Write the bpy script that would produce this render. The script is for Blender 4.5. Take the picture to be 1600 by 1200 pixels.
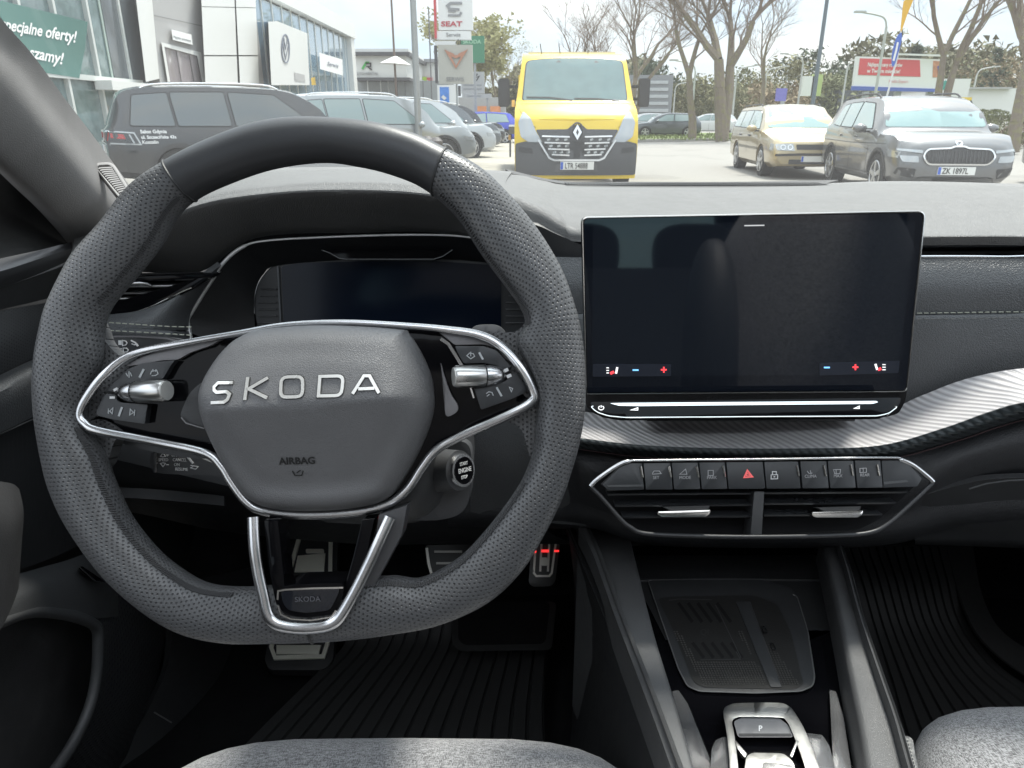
import bpy, bmesh, math, random
from math import sin, cos, pi, radians, tan, atan2, sqrt
from mathutils import Vector, Matrix
from mathutils.bvhtree import BVHTree
random.seed(7)
S = bpy.context.scene
for o in list(bpy.data.objects): bpy.data.objects.remove(o)
COL = S.collection

# ---------------------------------------------------------------- camera, sky, sun, exposure
FOC = 1109.0; PIT = radians(20.6); CAMZ = 1.2
cp, sp = cos(PIT), sin(PIT)
cam = bpy.data.objects.new('camera', bpy.data.cameras.new('camera')); COL.objects.link(cam)
cam.location = (0, 0, CAMZ); cam.rotation_euler = (pi/2-PIT, 0, 0)
cam.data.sensor_width = 36; cam.data.lens = 36*FOC/1600; cam.data.clip_start = .02; cam.data.clip_end = 2000
cam.data.dof.use_dof = True; cam.data.dof.focus_distance = .62; cam.data.dof.aperture_fstop = 36.0
S.camera = cam
SUN_EL, SUN_AZ = radians(64), radians(30)      # azimuth measured from +Y towards +X
w = bpy.data.worlds.new('World'); S.world = w; w.use_nodes = True
nt = w.node_tree; N = nt.nodes; L = nt.links; N.clear()
out = N.new('ShaderNodeOutputWorld'); bg = N.new('ShaderNodeBackground'); bg.inputs[1].default_value = .1
sky = N.new('ShaderNodeTexSky'); sky.sky_type = 'NISHITA'; sky.sun_disc = False
sky.sun_elevation = SUN_EL; sky.sun_rotation = SUN_AZ
tc = N.new('ShaderNodeTexCoord'); sep = N.new('ShaderNodeSeparateXYZ'); L.new(tc.outputs['Generated'], sep.inputs[0])
# overcast luminance rises threefold from horizon to zenith
cl = N.new('ShaderNodeMath'); cl.operation = 'MAXIMUM'; cl.inputs[1].default_value = 0; L.new(sep.outputs[2], cl.inputs[0])
ma = N.new('ShaderNodeMath'); ma.operation = 'MULTIPLY_ADD'; ma.inputs[1].default_value = 15.0; ma.inputs[2].default_value = 8.4
L.new(cl.outputs[0], ma.inputs[0])
mp = N.new('ShaderNodeMapping'); mp.inputs['Scale'].default_value = (1, 1, 3.2); L.new(tc.outputs['Generated'], mp.inputs[0])
nz = N.new('ShaderNodeTexNoise'); nz.inputs['Scale'].default_value = 3.2; nz.inputs['Detail'].default_value = 6; nz.inputs['Roughness'].default_value = .55
L.new(mp.outputs[0], nz.inputs[0])
rp = N.new('ShaderNodeMapRange'); rp.inputs[1].default_value = .35; rp.inputs[2].default_value = .68; L.new(nz.outputs[0], rp.inputs[0])
mc = N.new('ShaderNodeMix'); mc.data_type = 'RGBA'; mc.inputs['A'].default_value = (.68, .80, .93, 1); mc.inputs['B'].default_value = (1, .985, .965, 1)
L.new(rp.outputs[0], mc.inputs['Factor'])
vm = N.new('ShaderNodeVectorMath'); vm.operation = 'SCALE'; L.new(mc.outputs['Result'], vm.inputs[0]); L.new(ma.outputs[0], vm.inputs['Scale'])
ms = N.new('ShaderNodeMix'); ms.data_type = 'RGBA'; ms.inputs['Factor'].default_value = .9
L.new(sky.outputs[0], ms.inputs['A']); L.new(vm.outputs[0], ms.inputs['B'])
L.new(ms.outputs['Result'], bg.inputs[0]); L.new(bg.outputs[0], out.inputs[0])
sun = bpy.data.objects.new('sun', bpy.data.lights.new('sun', 'SUN')); COL.objects.link(sun)
sun.data.energy = 5.0; sun.data.angle = radians(11); sun.data.color = (1, .95, .88)
sd = Vector((cos(SUN_EL)*sin(SUN_AZ), cos(SUN_EL)*cos(SUN_AZ), sin(SUN_EL)))
sun.rotation_euler = sd.to_track_quat('Z', 'Y').to_euler(); sun.location = (0, 0, 30)
S.view_settings.view_transform = 'Standard'; S.view_settings.look = 'None'; S.view_settings.gamma = 1
S.view_settings.use_curve_mapping = False; S.view_settings.exposure = .68
S.render.engine = 'CYCLES'
S.cycles.use_denoising = True; S.cycles.max_bounces = 10; S.cycles.diffuse_bounces = 5; S.cycles.glossy_bounces = 4
S.cycles.transparent_max_bounces = 12; S.cycles.sample_clamp_indirect = 6; S.cycles.caustics_reflective = False; S.cycles.caustics_refractive = False

# ---------------------------------------------------------------- rays of the viewpoint
def ray(u, v):
    a = (u-800)/FOC; b = (v-600)/FOC
    return Vector((a, cp-b*sp, -sp-b*cp))
C0 = Vector((0, 0, CAMZ))
def PD(u, v, d): return C0+ray(u, v)*d
def PY(u, v, y): r = ray(u, v); return C0+r*(y/r.y)
def PZ(u, v, z): r = ray(u, v); return C0+r*((z-CAMZ)/r.z)
def PX(u, v, x): r = ray(u, v); return C0+r*(x/r.x)
def plane(P0, n):
    n = Vector(n).normalized()
    def F(u, v, h=0):
        r = ray(u, v); return C0+r*((P0-C0).dot(n)/r.dot(n))+n*h
    return F
def depthmap(d0):
    back = Vector((0, -cp, sp))
    def F(u, v, h=0): return PD(u, v, d0)+back*h
    return F

# ---------------------------------------------------------------- materials
MC = {}
def M(name, col, rough=.5, metal=0, spec=.5, bump=None, coat=0, var=.12, trans=0, emit=0, alpha=1, sheen=0):
    if name in MC: return MC[name]
    m = bpy.data.materials.new(name); m.use_nodes = True; MC[name] = m
    nt = m.node_tree; N = nt.nodes; L = nt.links; b = N['Principled BSDF']
    b.inputs['Base Color'].default_value = (*col, 1); b.inputs['Roughness'].default_value = rough
    b.inputs['Metallic'].default_value = metal; b.inputs['Specular IOR Level'].default_value = spec
    b.inputs['Coat Weight'].default_value = coat; b.inputs['Coat Roughness'].default_value = .04
    if sheen: b.inputs['Sheen Weight'].default_value = sheen
    if emit:
        b.inputs['Emission Color'].default_value = (*col, 1); b.inputs['Emission Strength'].default_value = emit
    def new(t, **k):
        n = N.new(t)
        for a, v in k.items(): setattr(n, a, v)
        return n
    def math_(op, a, b_=None, c=None):
        n = new('ShaderNodeMath', operation=op)
        for i, x in enumerate((a, b_, c)):
            if x is None: continue
            if isinstance(x, (int, float)): n.inputs[i].default_value = x
            else: L.new(x, n.inputs[i])
        return n.outputs[0]
    tc = new('ShaderNodeTexCoord')
    def noise(sc, det=3, co='Object'):
        n = new('ShaderNodeTexNoise'); n.inputs['Scale'].default_value = sc; n.inputs['Detail'].default_value = det
        L.new(tc.outputs[co], n.inputs[0]); return n.outputs[0]
    def mixcol(fac, c1, c2, prev=None):
        n = new('ShaderNodeMix', data_type='RGBA'); n.inputs['B'].default_value = (*c2, 1)
        if prev is None: n.inputs['A'].default_value = (*c1, 1)
        else: L.new(prev, n.inputs['A'])
        L.new(fac, n.inputs['Factor']); return n.outputs['Result']
    csock = None
    if var:
        sc = 6 if not bump or bump[0] in ('road', 'ground', 'bark') else 25
        fac = noise(sc, 5)
        csock = mixcol(fac, [c*(1-var) for c in col], [min(1, c*(1+var)) for c in col])
        rr = math_('MULTIPLY_ADD', noise(sc*3, 4), .16, rough-.08 if rough > .12 else rough)
        if rough > .12: L.new(rr, b.inputs['Roughness'])
    h = None
    if bump:
        kind, scale, strength = bump[:3]
        dist = .0008
        if kind == 'grain':      # moulded leather grain
            n = new('ShaderNodeTexVoronoi', feature='DISTANCE_TO_EDGE'); n.inputs['Scale'].default_value = scale
            wv = new('ShaderNodeVectorMath', operation='ADD'); nn = new('ShaderNodeTexNoise'); nn.inputs['Scale'].default_value = scale*.6
            L.new(tc.outputs['Object'], nn.inputs[0]); sc_ = new('ShaderNodeVectorMath', operation='SCALE'); sc_.inputs['Scale'].default_value = .9/scale
            L.new(nn.outputs['Color'], sc_.inputs[0]); L.new(tc.outputs['Object'], wv.inputs[0]); L.new(sc_.outputs[0], wv.inputs[1]); L.new(wv.outputs[0], n.inputs[0])
            h = math_('MINIMUM', n.outputs[0], .22); h = math_('MULTIPLY', h, 4.0)
        elif kind == 'fine':
            h = noise(scale, 4)
        elif kind == 'perf':     # hexagonal dimples
            uv = new('ShaderNodeUVMap'); s = new('ShaderNodeSeparateXYZ'); L.new(uv.outputs[0], s.inputs[0])
            k = 2*pi*scale
            x = math_('MULTIPLY', s.outputs[0], k); y = math_('MULTIPLY', s.outputs[1], k)
            c1 = math_('COSINE', x)
            c2 = math_('COSINE', math_('MULTIPLY_ADD', y, .866, math_('MULTIPLY', x, .5)))
            c3 = math_('COSINE', math_('MULTIPLY_ADD', y, -.866, math_('MULTIPLY', x, .5)))
            t = math_('ADD', c1, math_('ADD', c2, c3))
            mr = new('ShaderNodeMapRange', interpolation_type='SMOOTHSTEP'); L.new(t, mr.inputs[0])
            mr.inputs[1].default_value = .9; mr.inputs[2].default_value = 2.5; mr.inputs[3].default_value = 0; mr.inputs[4].default_value = 1
            hole = mr.outputs[0]
            h = math_('SUBTRACT', 1.0, hole); h = math_('ADD', h, math_('MULTIPLY', noise(900, 2), .12)); dist = .0016
            csock = mixcol(hole, col, [c*.42 for c in col], csock)
        elif kind == 'dash':     # staggered short dashes
            uv = new('ShaderNodeUVMap'); br = new('ShaderNodeTexBrick'); br.inputs['Scale'].default_value = scale
            br.inputs['Mortar Size'].default_value = .0; L.new(uv.outputs[0], br.inputs[0])
            wv = new('ShaderNodeTexWave'); wv.inputs['Scale'].default_value = scale
            s = new('ShaderNodeSeparateXYZ'); L.new(uv.outputs[0], s.inputs[0])
            x = math_('MULTIPLY', s.outputs[0], 2*pi*scale); y = math_('MULTIPLY', s.outputs[1], 2*pi*scale*.22)
            row = math_('FLOOR', math_('MULTIPLY', s.outputs[0], scale))
            cy = math_('COSINE', math_('ADD', y, math_('MULTIPLY', row, 2.1)))
            cx = math_('COSINE', x)
            a_ = math_('GREATER_THAN', cx, .55); b__ = math_('GREATER_THAN', cy, -.35)
            hole = math_('MULTIPLY', a_, b__)
            h = math_('MULTIPLY', hole, 1.0); dist = .001
        elif kind == 'diag':     # woven diagonal foil of a trim strip
            uv = new('ShaderNodeUVMap'); s = new('ShaderNodeSeparateXYZ'); L.new(uv.outputs[0], s.inputs[0])
            t = math_('SUBTRACT', s.outputs[0], math_('MULTIPLY', s.outputs[1], .75))
            c1 = math_('SINE', math_('MULTIPLY', t, 2*pi*scale))
            fr = math_('ABSOLUTE', math_('SINE', math_('MULTIPLY', s.outputs[1], 2*pi*scale*2.2)))
            h = math_('MULTIPLY_ADD', fr, .12, math_('MULTIPLY_ADD', c1, .5, .5)); dist = .0016
            csock = mixcol(math_('MULTIPLY_ADD', c1, .35, .5), [c*.62 for c in col], [min(1, c*1.35) for c in col])
        elif kind == 'weave':
            s = new('ShaderNodeSeparateXYZ'); L.new(tc.outputs['Object'], s.inputs[0])
            c1 = math_('SINE', math_('MULTIPLY', s.outputs[0], 2*pi*scale)); c2 = math_('SINE', math_('MULTIPLY', s.outputs[1], 2*pi*scale))
            h = math_('MULTIPLY', c1, c2); n1 = new('ShaderNodeTexNoise'); n1.inputs['Scale'].default_value = scale*1.4; n1.inputs['Detail'].default_value = 3
            mpn = new('ShaderNodeMapping'); mpn.inputs['Scale'].default_value = (1, .12, 1); L.new(tc.outputs['Object'], mpn.inputs[0]); L.new(mpn.outputs[0], n1.inputs[0])
            n2 = new('ShaderNodeTexNoise'); n2.inputs['Scale'].default_value = scale*1.4; n2.inputs['Detail'].default_value = 3
            mpp = new('ShaderNodeMapping'); mpp.inputs['Scale'].default_value = (.12, 1, 1); L.new(tc.outputs['Object'], mpp.inputs[0]); L.new(mpp.outputs[0], n2.inputs[0])
            fac = math_('MULTIPLY_ADD', math_('SUBTRACT', math_('ADD', n1.outputs[0], n2.outputs[0]), 1.0), 3.2, .5)
            fac = new('ShaderNodeClamp'); L.new(math_('MULTIPLY_ADD', math_('SUBTRACT', math_('ADD', n1.outputs[0], n2.outputs[0]), 1.0), 3.2, .5), fac.inputs[0]); fac = fac.outputs[0]
            csock = mixcol(fac, [c*.3 for c in col], [min(1, c*1.9) for c in col])
        elif kind == 'grid':
            s = new('ShaderNodeSeparateXYZ'); uv = new('ShaderNodeUVMap'); L.new(uv.outputs[0], s.inputs[0])
            c1 = math_('SINE', math_('MULTIPLY', s.outputs[0], 2*pi*scale)); c2 = math_('SINE', math_('MULTIPLY', s.outputs[1], 2*pi*scale))
            h = math_('MULTIPLY', c1, c2); dist = .001
        elif kind == 'lines':
            uv = new('ShaderNodeUVMap'); s = new('ShaderNodeSeparateXYZ'); L.new(uv.outputs[0], s.inputs[0])
            h = math_('SINE', math_('MULTIPLY', s.outputs[1], 2*pi*scale)); dist = .001
        elif kind in ('road', 'ground', 'bark'):
            h = noise(scale, 8); dist = {'road': .01, 'ground': .05, 'bark': .06}[kind]
            csock = mixcol(noise(scale*.13, 6), [c*.78 for c in col], [min(1, c*1.22) for c in col])
            if kind == 'road': csock = mixcol(math_('MULTIPLY', math_('GREATER_THAN', noise(.35, 8), .57), .35), col, [c*.62 for c in col], csock)
            if kind == 'bark':
                csock = mixcol(math_('MULTIPLY', math_('GREATER_THAN', noise(5, 6), .55), .45), col, (.22, .21, .08), csock)
        bp = new('ShaderNodeBump'); bp.inputs['Strength'].default_value = strength; bp.inputs['Distance'].default_value = dist*(bump[3] if len(bump) > 3 else 1)
        L.new(h, bp.inputs['Height']); L.new(bp.outputs[0], b.inputs['Normal'])
    if csock is not None: L.new(csock, b.inputs['Base Color'])
    return m

def glass_mat(name, tint, refl=.08, haze=.0, rough=.0):
    if name in MC: return MC[name]
    m = bpy.data.materials.new(name); m.use_nodes = True; MC[name] = m
    nt = m.node_tree; N = nt.nodes; L = nt.links; N.clear()
    o = N.new('ShaderNodeOutputMaterial'); t = N.new('ShaderNodeBsdfTransparent'); t.inputs[0].default_value = (*tint, 1)
    g = N.new('ShaderNodeBsdfGlossy'); g.inputs['Roughness'].default_value = rough
    fr = N.new('ShaderNodeFresnel'); fr.inputs[0].default_value = 1.45
    mx = N.new('ShaderNodeMixShader'); L.new(fr.outputs[0], mx.inputs[0]); L.new(t.outputs[0], mx.inputs[1]); L.new(g.outputs[0], mx.inputs[2])
    if haze:  # pale diffuse mix paints a veil of light over the view
        d = N.new('ShaderNodeBsdfDiffuse'); d.inputs[0].default_value = (.8, .8, .8, 1)
        tr = N.new('ShaderNodeBsdfTranslucent'); tr.inputs[0].default_value = (.9, .9, .9, 1)
        a = N.new('ShaderNodeMixShader'); a.inputs[0].default_value = .6; L.new(d.outputs[0], a.inputs[1]); L.new(tr.outputs[0], a.inputs[2])
        m2 = N.new('ShaderNodeMixShader')
        tcn = N.new('ShaderNodeTexCoord'); nn = N.new('ShaderNodeTexNoise'); nn.inputs['Scale'].default_value = 5; nn.inputs['Detail'].default_value = 8; L.new(tcn.outputs['Object'], nn.inputs[0])
        mm = N.new('ShaderNodeMath'); mm.operation = 'MULTIPLY_ADD'; mm.inputs[1].default_value = haze*.5; mm.inputs[2].default_value = haze*.75; L.new(nn.outputs[0], mm.inputs[0])
        L.new(mm.outputs[0], m2.inputs[0]); L.new(mx.outputs[0], m2.inputs[1]); L.new(a.outputs[0], m2.inputs[2]); mx = m2
    L.new(mx.outputs[0], o.inputs[0]); return m

# ---------------------------------------------------------------- objects
def root(name, loc, label, cat, group=None):
    o = bpy.data.objects.new(name, None); COL.objects.link(o); o.location = loc; o.empty_display_size = .1
    o['label'] = label; o['category'] = cat
    if group: o['group'] = group
    return o
def tag(o, label=None, cat=None, group=None, kind=None):
    if label: o['label'] = label
    if cat: o['category'] = cat
    if group: o['group'] = group
    if kind: o['kind'] = kind
    return o
def link(name, me, mat, parent=None, smooth=True, ang=35):
    o = bpy.data.objects.new(name, me); COL.objects.link(o)
    if mat: me.materials.append(mat)
    if smooth:
        me.shade_smooth()
        try: me.set_sharp_from_angle(angle=radians(ang))
        except Exception: pass
    if parent is not None:
        o.parent = parent
        r = parent
        while r.parent is not None: r = r.parent
        if parent is r: o.matrix_parent_inverse = Matrix.Translation(-r.location)
        # deeper levels share their parent's frame
    return o
def mesh(name, V, F, mat, parent=None, smooth=True, uv=None, ang=35):
    me = bpy.data.meshes.new(name); me.from_pydata([tuple(v) for v in V], [], F); me.validate()
    if uv:
        ul = me.uv_layers.new(name='UVMap')
        for l in me.loops: ul.data[l.index].uv = uv[l.vertex_index]
    return link(name, me, mat, parent, smooth, ang)
class MB:
    def __init__(s): s.V = []; s.F = []; s.U = []
    def add(s, V, F, U=None):
        n = len(s.V); s.V += [Vector(v) for v in V]; s.F += [tuple(i+n for i in f) for f in F]
        s.U += U if U else [(0, 0)]*len(V)
    def box(s, c, sz, R=None):
        c = Vector(c); V = []
        for i in (-1, 1):
            for j in (-1, 1):
                for k in (-1, 1):
                    p = Vector((i*sz[0]/2, j*sz[1]/2, k*sz[2]/2)); V.append(c+(R @ p if R else p))
        s.add(V, [(0, 1, 3, 2), (4, 6, 7, 5), (0, 4, 5, 1), (2, 3, 7, 6), (0, 2, 6, 4), (1, 5, 7, 3)])
    def cyl(s, p0, p1, r0, r1=None, n=12, cap=True):
        p0 = Vector(p0); p1 = Vector(p1); r1 = r0 if r1 is None else r1
        q = (p1-p0).to_track_quat('Z', 'Y'); V = []
        for k, (p, r) in enumerate(((p0, r0), (p1, r1))):
            for i in range(n): V.append(p+q @ Vector((r*cos(2*pi*i/n), r*sin(2*pi*i/n), 0)))
        F = [(i, (i+1) % n, n+(i+1) % n, n+i) for i in range(n)]
        if cap: F += [tuple(reversed(range(n))), tuple(range(n, 2*n))]
        s.add(V, F)
    def make(s, name, mat, parent=None, smooth=True, ang=35): return mesh(name, s.V, s.F, mat, parent, smooth, s.U, ang)

def cr(P, n=6, closed=False):
    P = [Vector(p) for p in P]; out = []; m = len(P)
    for i in range(m if closed else m-1):
        g = lambda k: P[k % m] if closed else P[min(max(k, 0), m-1)]
        a, b, c, d = g(i-1), g(i), g(i+1), g(i+2)
        for j in range(n):
            t = j/n
            out.append(.5*((2*b)+(c-a)*t+(2*a-5*b+4*c-d)*t*t+(3*b-a-3*c+d)*t**3))
    if not closed: out.append(P[-1])
    return out
def cr2(P, n=4, closed=True): return [(p[0], p[1]) for p in cr([(x, y, 0) for x, y in P], n, closed)]
def rnd(P, r, n=4):
    out = []; m = len(P)
    for i in range(m):
        rr = r[i] if isinstance(r, (list, tuple)) else r
        a, b, c = Vector(P[i-1]), Vector(P[i]), Vector(P[(i+1) % m])
        d1 = (a-b); d2 = (c-b); k = min(rr, d1.length*.48, d2.length*.48)
        p = b+d1.normalized()*k; q = b+d2.normalized()*k
        for j in range(n+1):
            t = j/n; out.append(tuple((1-t)**2*p+2*t*(1-t)*b+t*t*q))
    return out
def rect(u0, v0, u1, v1, r=0, n=4):
    P = [(u0, v0), (u1, v0), (u1, v1), (u0, v1)]
    return rnd(P, r, n) if r else P

def skin(name, poly, F, mat, parent=None, h=0, th=.002, step=None, holes=(), bev=0, hf=None, ang=35, smooth=True, uvs_=1.0):
    """a solid panel: polygon in surface coordinates, mapped by F(a, b, height)"""
    bm = bmesh.new()
    edges = []
    for loop in [poly]+list(holes):
        vs = [bm.verts.new((p[0], p[1], 0)) for p in loop]
        es = [bm.edges.new((vs[i], vs[(i+1) % len(vs)])) for i in range(len(vs))]; edges += es
        if not holes: bm.faces.new(vs)
    if holes: bmesh.ops.triangle_fill(bm, edges=edges, use_beauty=True)
    else: bmesh.ops.triangulate(bm, faces=bm.faces[:])
    if step:
        su, sv = step if isinstance(step, (tuple, list)) else (step, step)
        xs = [p[0] for p in poly]; ys = [p[1] for p in poly]
        for ax, lo, hi, st in ((0, min(xs), max(xs), su), (1, min(ys), max(ys), sv)):
            if not st: continue
            k = max(1, int((hi-lo)/st))
            for i in range(1, k):
                c = lo+(hi-lo)*i/k
                co = (c, 0, 0) if ax == 0 else (0, c, 0); no = (1, 0, 0) if ax == 0 else (0, 1, 0)
                bmesh.ops.bisect_plane(bm, geom=bm.verts[:]+bm.edges[:]+bm.faces[:], plane_co=co, plane_no=no, dist=1e-6)
    bm.verts.index_update()
    src = [(v.co.x, v.co.y) for v in bm.verts]; n = len(src)
    faces = [[v.index for v in f.verts] for f in bm.faces]
    top = [F(a, b, h+(hf(a, b) if hf else 0)) for a, b in src]
    be = [(e.verts[0].index, e.verts[1].index, e.link_faces[0]) for e in bm.edges if len(e.link_faces) == 1]
    walls = []
    for a, b, f in be:
        idx = [v.index for v in f.verts]; i = idx.index(a)
        if idx[(i+1) % len(idx)] != b: a, b = b, a
        walls.append([b, a, a+n, b+n])
    bot = [F(a, b, h-th) for a, b in src]
    bm.free()
    # orientation: outward normal should agree with the height direction
    up = F(src[0][0], src[0][1], .01)-F(src[0][0], src[0][1], 0)
    flip = 0
    for fc in faces[:60]:
        a, b, c = top[fc[0]], top[fc[1]], top[fc[2]]; flip += 1 if (b-a).cross(c-a).dot(up) < 0 else -1
    faces_all = faces+[[i+n for i in reversed(f)] for f in faces]+walls
    if flip > 0: faces_all = [list(reversed(f)) for f in faces_all]
    me = bpy.data.meshes.new(name); me.from_pydata([tuple(p) for p in top+bot], [], faces_all)
    uvs = src+src; ul = me.uv_layers.new(name='UVMap')
    for l in me.loops: ul.data[l.index].uv = (uvs[l.vertex_index][0]*uvs_, uvs[l.vertex_index][1]*uvs_)
    if bev:
        bm = bmesh.new(); bm.from_mesh(me); bm.verts.ensure_lookup_table()
        es = [e for e in bm.edges if len(e.link_faces) == 2 and e.verts[0].index < n and e.verts[1].index < n and e.calc_face_angle(0) > radians(45)]
        bmesh.ops.bevel(bm, geom=es, offset=bev, segments=2, profile=.6, affect='EDGES', clamp_overlap=True)
        bm.to_mesh(me); bm.free()
    return link(name, me, mat, parent, smooth, ang)

def strokes(name, lines, wd, F, mat, parent=None, h=.0004, th=.0004, step=None):
    o = strokes_(name, lines, wd, F, mat, parent, h, th, step)
    if len(lines) > 1: o['kind'] = 'stuff'
    return o
def strokes_(name, lines, wd, F, mat, parent=None, h=.0004, th=.0004, step=None):
    """flat or raised line work, each line a ribbon of width wd in surface coordinates"""
    B = MB()
    for ln in lines:
        w_ = wd
        if isinstance(ln, tuple) and isinstance(ln[0], (int, float)) and isinstance(ln[1], list): w_, ln = ln
        P = [Vector((p[0], p[1])) for p in ln]; m = len(P)
        closed = m > 2 and (P[0]-P[-1]).length < 1e-6
        if closed: P = P[:-1]; m -= 1
        if step:
            Q = []
            for i in range(m if closed else m-1):
                a, b = P[i], P[(i+1) % m]; k = max(1, int((b-a).length/step))
                Q += [a.lerp(b, j/k) for j in range(k)]
            if not closed: Q.append(P[-1])
            P = Q; m = len(P)
        Lf = []; Rt = []
        for i in range(m):
            a = P[(i-1) % m] if closed or i else P[0]; c = P[(i+1) % m] if closed or i < m-1 else P[-1]
            d1 = (P[i]-a); d2 = (c-P[i])
            if d1.length < 1e-9: d1 = d2
            if d2.length < 1e-9: d2 = d1
            d1 = d1.normalized(); d2 = d2.normalized(); t = (d1+d2)
            t = d1 if t.length < .1 else t.normalized()
            nrm = Vector((-t.y, t.x)); k = 1/max(.45, nrm.dot(Vector((-d1.y, d1.x))))
            Lf.append(P[i]+nrm*w_/2*k); Rt.append(P[i]-nrm*w_/2*k)
        V = [F(p.x, p.y, h) for p in Lf]+[F(p.x, p.y, h) for p in Rt]+[F(p.x, p.y, h-th) for p in Lf]+[F(p.x, p.y, h-th) for p in Rt]
        Fa = []
        for i in range(m if closed else m-1):
            j = (i+1) % m
            Fa += [(i, j, m+j, m+i), (i, 2*m+i, 2*m+j, j), (m+i, m+j, 3*m+j, 3*m+i)]
        if not closed: Fa += [(0, m, 3*m, 2*m), (m-1, 3*m-1, 4*m-1, 2*m-1)]
        B.add(V, Fa)
    o = B.make(name, mat, parent, False)
    bm = bmesh.new(); bm.from_mesh(o.data); bmesh.ops.recalc_face_normals(bm, faces=bm.faces[:]); bm.to_mesh(o.data); bm.free()
    return o

def patch(name, rows, mat, parent=None, n=8, m=8, th=.004, fn=PY, smooth=True, flip=False, dens=None):
    """smooth sheet through a grid of control points"""
    R = [[fn(*p) if not isinstance(p, Vector) else p for p in r] for r in rows]
    R = [cr(r, m) for r in R]
    cols = list(zip(*R)); cols = [cr(c, n) for c in cols]
    G = list(zip(*cols)); nr, nc = len(G), len(G[0])
    su = [0]; sv = [0]; mi, mj = nr//2, nc//2
    for j in range(1, nc): su.append(su[-1]+(G[mi][j]-G[mi][j-1]).length)
    for i in range(1, nr): sv.append(sv[-1]+(G[i][mj]-G[i-1][mj]).length)
    V = [p for r in G for p in r]; U = [(su[j], sv[i]) for i in range(nr) for j in range(nc)]
    F = [(i*nc+j, i*nc+j+1, (i+1)*nc+j+1, (i+1)*nc+j) for i in range(nr-1) for j in range(nc-1)]
    # orient to the eye
    c = V[len(V)//2]; q = F[len(F)//2]; nn = (V[q[1]]-V[q[0]]).cross(V[q[2]]-V[q[0]])
    s = 0
    for q in F[::max(1, len(F)//40)]:
        nn = (V[q[1]]-V[q[0]]).cross(V[q[2]]-V[q[0]]); s += 1 if nn.dot(C0-V[q[0]]) > 0 else -1
    if (s < 0) != flip: F = [tuple(reversed(q)) for q in F]
    # thickness along the averaged normals
    nv = [Vector() for _ in V]
    for q in F:
        nn = (V[q[1]]-V[q[0]]).cross(V[q[2]]-V[q[0]])
        for i in q: nv[i] += nn
    k = len(V); V2 = [v-n_.normalized()*th for v, n_ in zip(V, nv)]
    F2 = [tuple(i+k for i in reversed(q)) for q in F]
    bd = {}
    for q in F:
        for i in range(4):
            e = (q[i], q[(i+1) % 4]); bd[e] = 1
    W = [(b, a, a+k, b+k) for (a, b) in bd if (b, a) not in bd]
    return mesh(name, V+V2, F+F2+W, mat, parent, smooth, U+U, 40)

def tube(name, P, rad, mat, parent=None, n=10, closed=False, ref=None, flat=1.0, B=None, cap=True):
    """swept tube; rad number or list; flat squeezes along the reference direction"""
    P = [Vector(p) for p in P]; m = len(P); V = []; U = []; s = 0
    ref = Vector(ref) if ref else None
    pn = None
    for i in range(m):
        a = P[(i-1) % m] if closed or i else P[0]; b = P[(i+1) % m] if closed or i < m-1 else P[-1]
        t = (b-a).normalized()
        if ref is not None: nrm = (ref-t*ref.dot(t)).normalized()
        elif pn is None:
            nrm = t.orthogonal().normalized()
        else: nrm = (pn-t*pn.dot(t)).normalized()
        pn = nrm; bi = t.cross(nrm); r = rad[i] if isinstance(rad, (list, tuple)) else rad
        if i: s += (P[i]-P[i-1]).length
        for k in range(n):
            an = 2*pi*k/n; V.append(P[i]+nrm*cos(an)*r*flat+bi*sin(an)*r); U.append((s, 2*pi*r*k/n))
    F = []
    for i in range(m if closed else m-1):
        for k in range(n):
            F.append((i*n+k, i*n+(k+1) % n, ((i+1) % m)*n+(k+1) % n, ((i+1) % m)*n+k))
    if not closed and cap: F += [tuple(reversed(range(n))), tuple(range((m-1)*n, m*n))]
    if B is not None: B.add(V, F, U); return
    return mesh(name, V, F, mat, parent, True, U, 50)

FONT = None
def text(name, s, size, F, mat, parent=None, org=(0, 0), ax=(1, 0), h=.0005, th=.0004, vdir=-1, bold=0, sx=1.0, align='LEFT', shear=0):
    """lettering: glyph outlines laid on the surface F. ax = baseline direction in surface units"""
    cu = bpy.data.curves.new(name, 'FONT'); cu.body = s; cu.size = 1; cu.offset = bold; cu.align_x = align; cu.shear = shear
    cu.resolution_u = 3
    ob = bpy.data.objects.new(name, cu); COL.objects.link(ob)
    bpy.context.view_layer.update()
    dg = bpy.context.evaluated_depsgraph_get(); me0 = bpy.data.meshes.new_from_object(ob.evaluated_get(dg))
    V0 = [v.co.copy() for v in me0.vertices]; F0 = [tuple(p.vertices) for p in me0.polygons]
    bpy.data.objects.remove(ob); bpy.data.meshes.remove(me0)
    a = Vector(ax); a.normalize(); b = Vector((-a.y, a.x))
    if vdir < 0: b = Vector((a.y, -a.x))
    q = [Vector(org)+a*(v.x*size*sx)+b*(v.y*size) for v in V0]
    n = len(q); V = [F(p.x, p.y, h) for p in q]+[F(p.x, p.y, h-th) for p in q]
    ed = {}
    for f in F0:
        for i in range(len(f)): ed[(f[i], f[(i+1) % len(f)])] = 1
    Fa = F0+[tuple(i+n for i in reversed(f)) for f in F0]+[(y, x, x+n, y+n) for (x, y) in ed if (y, x) not in ed]
    return mesh(name, V, Fa, mat, parent, False)

def copy_thing(r, loc, rz, label, group=None):
    c = r.copy(); COL.objects.link(c); c.location = loc; c.rotation_euler = (0, 0, rz); c['label'] = label
    if group: c['group'] = group
    def rec(a, b):
        for ch in list(a.children):
            d = ch.copy(); COL.objects.link(d); d.parent = b; rec(ch, d)
    rec(r, c); return c

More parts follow.
